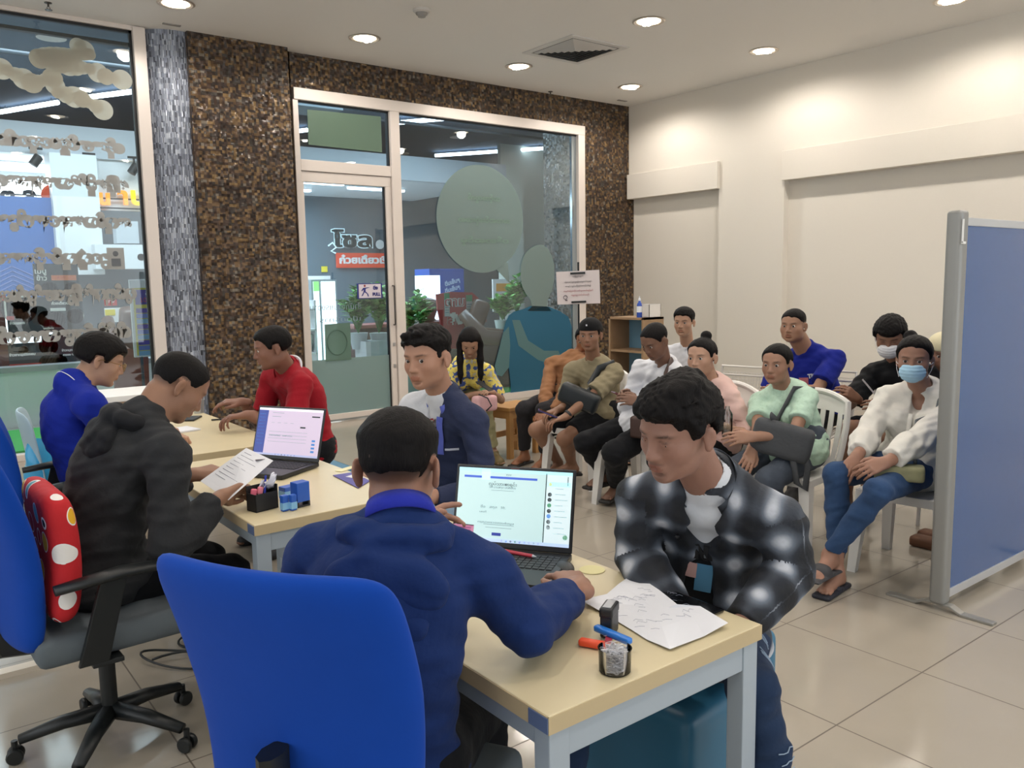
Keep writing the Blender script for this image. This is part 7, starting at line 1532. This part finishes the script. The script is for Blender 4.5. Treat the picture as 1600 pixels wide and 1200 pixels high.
for k in range(46):
    a = rnd.uniform(-.12, .10); b = rnd.uniform(-.10, .10); q = Vector((a*.9+b*.25, b, 0)); z_ = .0135
    m.tube([tuple(q+Vector((0, 0, z_))), tuple(q+Vector((.010, .012*rnd.uniform(-1, 1), z_+.0003))), tuple(q+Vector((.020*rnd.uniform(.4, 1), -.012, z_)))], .0005, 3)
put('pencil_marks', m, pen_ink, sw_)
tag(put('phone_tablet', MB().box((0, 0, .004), (.115, .205, .008)), mat('tablet_black', '0d0e11', .12, coat=.5), loc=(1.462, 1.272, .751), rot=.0, bevel=.003), 'black tablet lying under the white sheet on the nearest desk', 'tablet')
stp = thing('self_inking_stamp', 'black self inking stamp with silver top standing by the white sheet', 'stamp', (1.230,1.257,0.751), R_(30))
put('body', MB().span(-.028, .028, -.014, .014, .0, .055), lap_k, stp, bevel=.005, seg=3); put('handle_cap', MB().span(-.030, .030, -.0155, .0155, .045, .068), lap_k, stp, bevel=.006, seg=3); put('top_label', MB().span(-.022, .022, -.009, .009, .068, .0692), mat('label_silver', 'b8babf', .3, metal=.4), stp)
sp_ = thing('stapler', 'open stapler with blue top arm and orange lower arm', 'stapler', (1.175, 1.215, .751))
pA, pB, pC = Vector((1.192,1.261,0.775))-sp_.location, Vector((1.197,1.160,0.775))-sp_.location, Vector((1.139,1.256,0.760))-sp_.location; pD = Vector((1.177,1.184,0.760))-sp_.location
def bar_(a, b, w_, h_): d = (b-a); L_ = d.length; m = MB().box((0, 0, 0), (L_, w_, h_)); bmesh.ops.transform(m.bm, matrix=Matrix.Translation((a+b)/2) @ d.to_track_quat('X', 'Z').to_matrix().to_4x4(), verts=m.bm.verts); return m
put('top_arm', bar_(pA, pB, .018, .014), mat('stapler_blue', '2a78d0', .35), sp_, bevel=.006, seg=3, smooth='all'); put('base_arm', bar_(pC, pD, .020, .015), mat('stapler_orange', 'f0542c', .35), sp_, bevel=.006, seg=3, smooth='all')
put('hinge', bar_((pA*.6+pB*.4)-Vector((0, 0, .010)), pD*.8+pC*.2+Vector((0, 0, .008)), .014, .008), mat('stapler_red', 'a82c3c', .4), sp_); put('spring', MB().tube([tuple((pA+pD)/2+Vector((.004*math.cos(k), .004*math.sin(k), .001*k-.006))) for k in range(14)], .0007, 4), MATS['steel'], sp_)
# tub of paper clips: clear tub and the separate clips in it
tb = thing('clip_tub', 'small clear plastic tub full of silver paper clips', 'container', (1.115,1.124,0.751))
put('tub', MB().lathe([(.030, 0), (.032, .002), (.033, .046), (.0345, .049), (.0315, .049), (.0305, .003), (.0001, .003)], seg=32), glass_mat('clear_plastic', (.985, .985, .99), .05), tb, smooth=True)
clm = mat('clip_steel', 'd6d6da', .3, metal=.5); rnd = random.Random(7); mc = MB()
for k in range(420):
    a = rnd.uniform(0, 6.28); r = .027*math.sqrt(rnd.random()); z = .005+.044*rnd.random(); Rm = Matrix.Rotation(rnd.uniform(0, 6.28), 3, 'Z') @ Matrix.Rotation(rnd.uniform(-1.2, 1.2), 3, 'X'); c = Vector((r*math.cos(a)*.82, r*math.sin(a)*.82, z))
    pts = [(-.008, .0025), (.008, .0025), (.0105, 0), (.008, -.0028), (-.009, -.0028), (-.0115, 0), (-.0095, .0035), (.006, .0035)]
    mc.tube([tuple(c+Rm @ Vector((x*.8, y, 0))) for x, y in pts], .0006, 4)
tag(put('paper_clips', mc, clm, loc=tuple(tb.location)), 'heap of silver paper clips inside the clear tub', 'paper clips', kind='stuff')
tag(put('sticky_note', MB().lathe([(.035, 0), (.035, .0008)], seg=24), mat('note_cream', 'dfd6a0', .7), loc=(1.480,1.578,0.751)), 'small round cream paper note beside the mouse hand', 'note')
ms = tag(put('computer_mouse', MB().ball((0, 0, .010), (.044, .026, .016), 20), lap_k, loc=(1.415,1.617,0.751), rot=R_(62), smooth='all'), 'black computer mouse under the right hand at the nearest desk', 'mouse')
pn = thing('red_pen', 'red and clear ballpoint pen lying along the laptop hinge', 'pen', (1.358,1.788,0.775))
a_, b_ = Vector((1.321,1.882,0.776))-pn.location, Vector((1.387,1.702,0.776))-pn.location
put('barrel', MB().tube([tuple(a_.lerp(b_, .2)), tuple(b_.lerp(a_, .06))], .0050, 10), mat('pen_red', 'b83040', .3), pn, smooth=True); put('cap', MB().tube([tuple(a_), tuple(a_.lerp(b_, .2))], .0055, 10), mat('pen_clear', 'c8ccd2', .2), pn, smooth=True); put('tip', MB().tube([tuple(b_.lerp(a_, .06)), tuple(b_)], [.0045, .001], 10), MATS['pen_clear'], pn, smooth=True)
cd = thing('id_card', 'pink printed card in a clear sleeve held before the laptop', 'card', (1.079,1.600,0.932))
q = [Vector(p)-cd.location for p in ((1.055,1.604,0.958), (1.117,1.611,0.939), (1.102,1.597,0.903), (1.045,1.599,0.924))]; n_ = (q[1]-q[0]).cross(q[3]-q[0]).normalized()
put('card', MB().poly([tuple(x) for x in q], tuple(n_*.0012)), mat('card_pink', 'dd8fb4', .35), cd); qq = [x*1.10 for x in q]; put('clear_sleeve', MB().poly([tuple(x+n_*.002) for x in qq], tuple(n_*.0005)), glass_mat('sleeve_clear', (.96, .95, .98), .10), cd)
mm = MB()
for k in range(6): f_ = .16+.13*k; a, b = q[0].lerp(q[3], f_), q[1].lerp(q[2], f_); mm.tube([tuple(a.lerp(b, .10)-n_*.001), tuple(a.lerp(b, .85)-n_*.001)], .0007, 4)
put('printed_lines', mm, mat('card_ink', 'a04c8c', .6), cd)
# middle desk
s2_ = thing('form_paper', 'white printed form held up by the man in the charcoal jacket', 'paper', (0.977,2.889,0.877))
q = [Vector(p)-s2_.location for p in ((0.861,2.916,0.852), (1.046,2.961,0.938), (1.104,2.854,0.899), (0.908,2.775,0.803))]; n_ = (q[1]-q[0]).cross(q[3]-q[0]).normalized(); n_ = n_ if n_.z > 0 else -n_
put('sheet', MB().poly([tuple(x) for x in q], tuple(n_*.0008)), paper_m, s2_)
mm = MB(); m2 = MB()
for k in range(9): f_ = .10+.08*k; a, b = q[1].lerp(q[0], f_), q[2].lerp(q[3], f_); mm.tube([tuple(a.lerp(b, .10)+n_*.0014), tuple(a.lerp(b, .35+.5*((k*7) % 5)/5)+n_*.0014)], .0008, 4)
put('printed_lines', mm, pen_ink, s2_); a = q[2].lerp(q[1], .25).lerp(q[0], .10); put('stamp_mark', MB().box(tuple(a+n_*.002), (.03, .015, .001)), ink, s2_)
pbx = thing('pen_box', 'black open pen box with pink eraser and papers in it', 'container', (1.027,2.776,0.751), R_(12))
put('box', MB().span(-.045, .045, -.028, -.025, 0, .062).span(-.045, .045, .025, .028, 0, .085).span(-.045, -.042, -.028, .028, 0, .062).span(.042, .045, -.028, .028, 0, .085).span(-.045, .045, -.028, .028, 0, .003), mat('matte_black', '141518', .6), pbx)
for (x, y, z, s_, mm_, lab, nm, ct) in ((-.030, .0, .062, (.022, .012, .030), mat('eraser_pink', 'e06a80', .5), 'pink eraser in the black pen box, left one', 'eraser', 'eraser'), (-.005, .004, .066, (.020, .012, .028), mat('eraser_rose', 'e88898', .5), 'rose eraser in the black pen box, right one', 'eraser', 'eraser')):
    p = pbx.matrix_basis @ Vector((x, y, z)) if False else Vector(pbx.location)+Vector((x, y, z)); tag(put(nm, MB().box((0, 0, 0), s_, ry=.2), mm_, loc=tuple(p), bevel=.006, seg=3, smooth='all'), lab, ct)
p = Vector(pbx.location); tag(put('plastic_wrapper', MB().grid(lambda u, v: (.045*(u-.5)+.01*math.sin(9*v), .03*(v-.5)+.008*math.sin(7*u), .02*math.sin(8*u+5*v)*math.sin(6*v)+.03*u), 12, 12, .001), mat('wrapper_white', 'd4d4e0', .3), loc=tuple(p+Vector((.025, .005, .075))), smooth='all'), 'crumpled clear wrapper in the black pen box', 'wrapper')
tag(put('blue_pen', MB().tube([(0, 0, 0), (.012, .01, .07)], .004, 8), mat('pen_blue', '2a3ca8', .4), loc=tuple(p+Vector((.008, .0, .045)))), 'blue pen standing in the black pen box', 'pen')
blu_s = mat('stamp_blue', '2459b8', .35); sky = mat('stamp_label_blue', '7fb4dc', .4)
def stamp(label, loc, s=1.0, w_=.034, hgt=.062, legs=True):
    t = thing('blue_stamp', label, 'stamp', loc, R_(10)); put('housing', MB().span(-w_/2, w_/2, -w_*.42, w_*.42, .018 if legs else 0, hgt), blu_s, t, bevel=.003)
    if legs: put('legs', MB().span(-w_/2, -w_/2+.006, -w_*.4, w_*.4, 0, .03).span(w_/2-.006, w_/2, -w_*.4, w_*.4, 0, .03).span(-w_/2, w_/2, -w_*.4, w_*.4, 0, .006), lap_k, t)
    else: put('label_band', MB().span(-w_/2-.0005, w_/2+.0005, -w_*.42-.0008, w_*.42, .006, .03), sky, t)
stamp('large blue stamp on black legs beside the laptop on the middle desk', (1.146,2.727,0.751), 1, .052, .088); stamp('small blue stamp right next to the black pen box', (1.076,2.701,0.751), 1, .024, .056, False)
stamp('small blue stamp between its twin and the large stamp', (1.102,2.690,0.751), 1, .022, .056, False); stamp('blue stamp pad box behind the small stamps', (1.154,2.860,0.751), 1, .05, .045, False)
lf = thing('purple_leaflet', 'purple and white folded leaflet on the middle desk', 'leaflet', (1.462,2.954,0.751))
q = [Vector(p)-lf.location for p in ((1.436,3.074,0.752), (1.528,3.068,0.752), (1.504,2.883,0.752), (1.416,2.811,0.752))]
put('sheet', MB().poly([tuple(x) for x in q], (0, 0, .002)), mat('leaflet_purple', '4a3f94', .5), lf); put('white_part', MB().poly([tuple(q[0].lerp(q[2], .35)+Vector((0, 0, .0025))), tuple(q[1].lerp(q[2], .2)+Vector((0, 0, .0025))), tuple(q[1].lerp(q[2], .7)+Vector((0, 0, .0025))), tuple(q[0].lerp(q[2], .6)+Vector((0, 0, .0025)))], (0, 0, .001)), paper_m, lf)
tag(put('sticky_note', MB().box((0, 0, .001), (.10, .035, .002)), mat('note_yellow', 'e6dfb4', .7), loc=(1.533,3.148,0.751), rot=.4), 'pale yellow slip on the middle desk behind the leaflet', 'note')
# farthest desk
tag(put('desk_phone', MB().box((0, 0, .005), (.075, .15, .010)), lap_k, loc=(1.446,4.983,0.751), rot=-.6, bevel=.004), 'black phone on the farthest desk near the reader\'s face', 'phone')
kb = thing('pen_on_desk', 'dark pen lying on the farthest desk', 'pen', (1.574,4.821,0.756)); put('barrel', MB().tube([(-.06, .02, 0), (.06, -.01, 0)], .005, 8), lap_k, kb)
tag(put('document_stack', MB().box((0, 0, .004), (.21, .15, .008)), paper_m, loc=(1.25, 4.62, .751), rot=.2), 'thin stack of papers before the man in the red polo', 'papers')
tag(put('steel_cup', MB().lathe([(.030, 0), (.034, .085), (.031, .085), (.028, .004), (.0001, .004)], seg=24), mat('cup_steel', 'b9bcc0', .3, metal=.7), loc=(1.556,5.207,0.751), smooth=True), 'pale metal cup on the farthest desk', 'cup')
# cushion on the second office chair
def cushion_mat():
    t = NT('pop_print_cloth'); o = t.obj(); v = t.add('ShaderNodeTexVoronoi'); v.inputs['Scale'].default_value = 11; t.ln(o, v.inputs['Vector']); n = t.noise(9, 1, o); sep = t.add('ShaderNodeSeparateColor'); t.ln(v.outputs['Color'], sep.inputs[0])
    redc = lin((190, 26, 34)); inner = t.ramp(sep.outputs[0], [(0, lin((236, 232, 226))), (.24, lin((20, 20, 24))), (.40, redc), (.58, lin((232, 178, 40))), (.72, redc), (.84, lin((96, 160, 170))), (.92, redc)], True)
    d = t.math('ADD', v.outputs['Distance'], t.math('MULTIPLY', n.outputs['Fac'], .35)); m = t.math('LESS_THAN', d, .56); rim = t.math('MULTIPLY', t.math('GREATER_THAN', d, .52), m)
    t.ln(t.mix(rim, t.mix(m, redc, inner), lin((238, 236, 232))), t.b.inputs['Base Color']); t.b.inputs['Roughness'].default_value = .8; n2 = t.noise(30, 2, o); t.bump(n2.outputs['Fac'], .3, .01); return t.m
cu = pad(.42, .40, 0, .045, lambda v: .02*math.sin(v*3), .0, k=.3)
tag(put('printed_cushion', cu, cushion_mat(), loc=(.37, 2.88, .53), rot=R_(2), smooth='all'), 'red cushion with white, yellow and black printed shapes on the grey seat', 'cushion')
bg_ = tag(put('plastic_bag', MB().grid(lambda u, v: (.10*math.cos(6.28*u)*(.6+.5*math.sin(3.1*v))+.012*math.sin(19*u+8*v), .08*math.sin(6.28*u)*(.6+.5*math.sin(3.1*v)), .30*v+.012*math.sin(13*u)), 30, 12), mat('bag_cyan', '3fa4d4', .25), loc=(.66, 4.86, .455), smooth='all'), 'bright blue plastic bag on the pale chair at the left edge', 'bag')
cb = tag(put('power_cable', MB().tube([(.78+.05*t+.15*math.sin(t*1.9), 3.34+.03*t+.11*math.cos(t*2.4), .008+.0125*(1+math.sin(t*3))) for t in [k*.12 for k in range(56)]], .005, 6), plastic_k, smooth='all'), 'black cable loops on the floor under the middle desk', 'cable')
# phones held by the waiting people
def phone(label, p, rot, c='1b1c22'):
    t = thing('mobile_phone', label, 'phone', p, rot); put('case', MB().box((0, 0, 0), (.072, .145, .009)), mat('phone_'+c, c, .3), t, bevel=.003); put('phone_screen', MB().box((0, 0, .005), (.066, .137, .001)), mat('phone_glass', '0f1014', .1), t)
phone('phone held by the long haired woman', (3.865,5.374,0.693), (.5, 0, .4)); phone('dark phone in the hands of the person with cropped hair', (3.824,3.784,0.768), (.5, 0, 1.2), '6a3c40'); phone('purple phone held low by the person in the black cap', (3.751,4.450,0.589), (.4, 0, .9), '3a3470')
tag(put('paper_slip', MB().box((0, 0, 0), (.07, .11, .001)), paper_m, loc=(4.697,2.583,0.864), rot=(.9, .2, .6)), 'white slip of paper in the hand of the boy with the white mask', 'paper')
# bags
def strap(pts, r, m, t, nm='strap', flat=3.0):
    put(nm, MB().tube([tuple(Vector(p)-t.location) for p in pts], r, 8, flat=flat), m, t, smooth='all')
lb = mat('bag_black_leather', '1c2226', .4)
cbg = thing('crossbody_bag', 'black crossbody bag on the lap of the person in the cap', 'bag', (3.994,4.384,0.682))
put('bag_body', MB().box((0, 0, 0), (.10, .30, .15), rx=.38), lb, cbg, bevel=.04, seg=4, smooth='all', rot=R_(32)); B = cap
strap([B.sh['L']+B.tf2*.0+V(0, 0, .078), B.sh['L']*.6+B.N*.4+B.tf2*.10+V(0, 0, .03), B.N+B.tf2*.155-B.w*.12-B.r2*.05, (4.096,4.357,0.740), (4.028,4.352,0.700)], .009, lb, cbg)
gb = thing('shoulder_bag', 'dark grey shoulder bag on the lap of the person in mint green', 'bag', (3.830,2.584,0.651)); gm = fab('bag_grey_canvas', '4d4f52', noise=.08)
put('bag_body', MB().box((0, 0, 0), (.10, .32, .19), rx=.22), gm, gb, bevel=.045, seg=4, smooth='all', rot=R_(28)); B = mintw
strap([(3.780,2.621,0.785), B.N+B.tf2*.135-B.w*.16, B.sh['L']*.7+B.N*.3+B.tf2*.06+V(0, 0, .05), B.sh['L']-B.tf2*.05+V(0, 0, .05), (4.178,2.654,0.699), (3.986,2.584,0.623)], .008, gm, gb)
strap([(3.860,2.502,0.652), (3.869,2.450,0.519), (3.881,2.469,0.391), (3.858,2.506,0.424), (3.827,2.516,0.567)], .006, gm, gb, 'hanging_strap')
wbg = thing('patterned_pouch', 'olive patterned pouch on the lap of the person in the blue mask', 'bag', (3.820,1.931,0.590)); B = maskw
put('bag_body', MB().box((0, 0, 0), (.10, .22, .075), rx=.0), fab('pouch_olive', '8b8a6c', noise=.35), wbg, bevel=.02, seg=3, smooth='all', rot=R_(28))
strap([B.sh['L']*.55+B.N*.45+V(0, 0, .065), B.sh['L']*.65+B.N*.35+B.tf2*.12-V(0, 0, .06), (4.046,1.969,0.800), (3.885,1.888,0.628)], .008, fab('strap_grey', '5f6468'), wbg)
ppo = thing('pink_pouch', 'pale pink pouch with a dark cord on the lap of the long haired woman', 'bag', (3.921,5.457,0.537))
put('bag_body', MB().box((0, 0, 0), (.20, .12, .13)), fab('pouch_pink', 'd0a6a8'), ppo, bevel=.035, seg=4, smooth='all'); strap([(3.843,5.427,0.622), (3.884,5.361,0.593), (3.909,5.343,0.530), (3.886,5.384,0.486)], .006, lb, ppo, 'cord', 1)
shs = thing('shoulder_strap_bag', 'brown leather strap bag of the person in the white shirt with a phone', 'bag', (3.838,3.582,0.590)); put('bag_body', MB().box((0, 0, 0), (.08, .20, .14)), mat('strap_brown', '3e2a24', .5), shs, bevel=.02, seg=3, smooth='all', rot=R_(20))
strap([(4.222,3.709,0.988), (4.120,3.674,0.900), (4.082,3.656,0.798), (3.967,3.590,0.648)], .010, MATS['strap_brown'], shs)
tag(put('clear_bottle', MB().lathe([(.028, 0), (.03, .02), (.03, .13), (.012, .16), (.012, .175), (.0001, .176)], seg=18), glass_mat('bottle_clear', (.85, .9, .88), .12), loc=(3.788,2.915,0.631), smooth=True), 'clear plastic bottle beside the woman in pink', 'bottle')
tag(put('brown_shoe_pair', MB().box((0, 0, .03), (.10, .25, .06)).box((.13, .02, .03), (.10, .25, .06)), mat('shoe_brown', '6b4630', .6), loc=(4.587,2.101,-0.000), bevel=.02, smooth='all'), 'brown shoes on the floor behind the divider post', 'shoes')
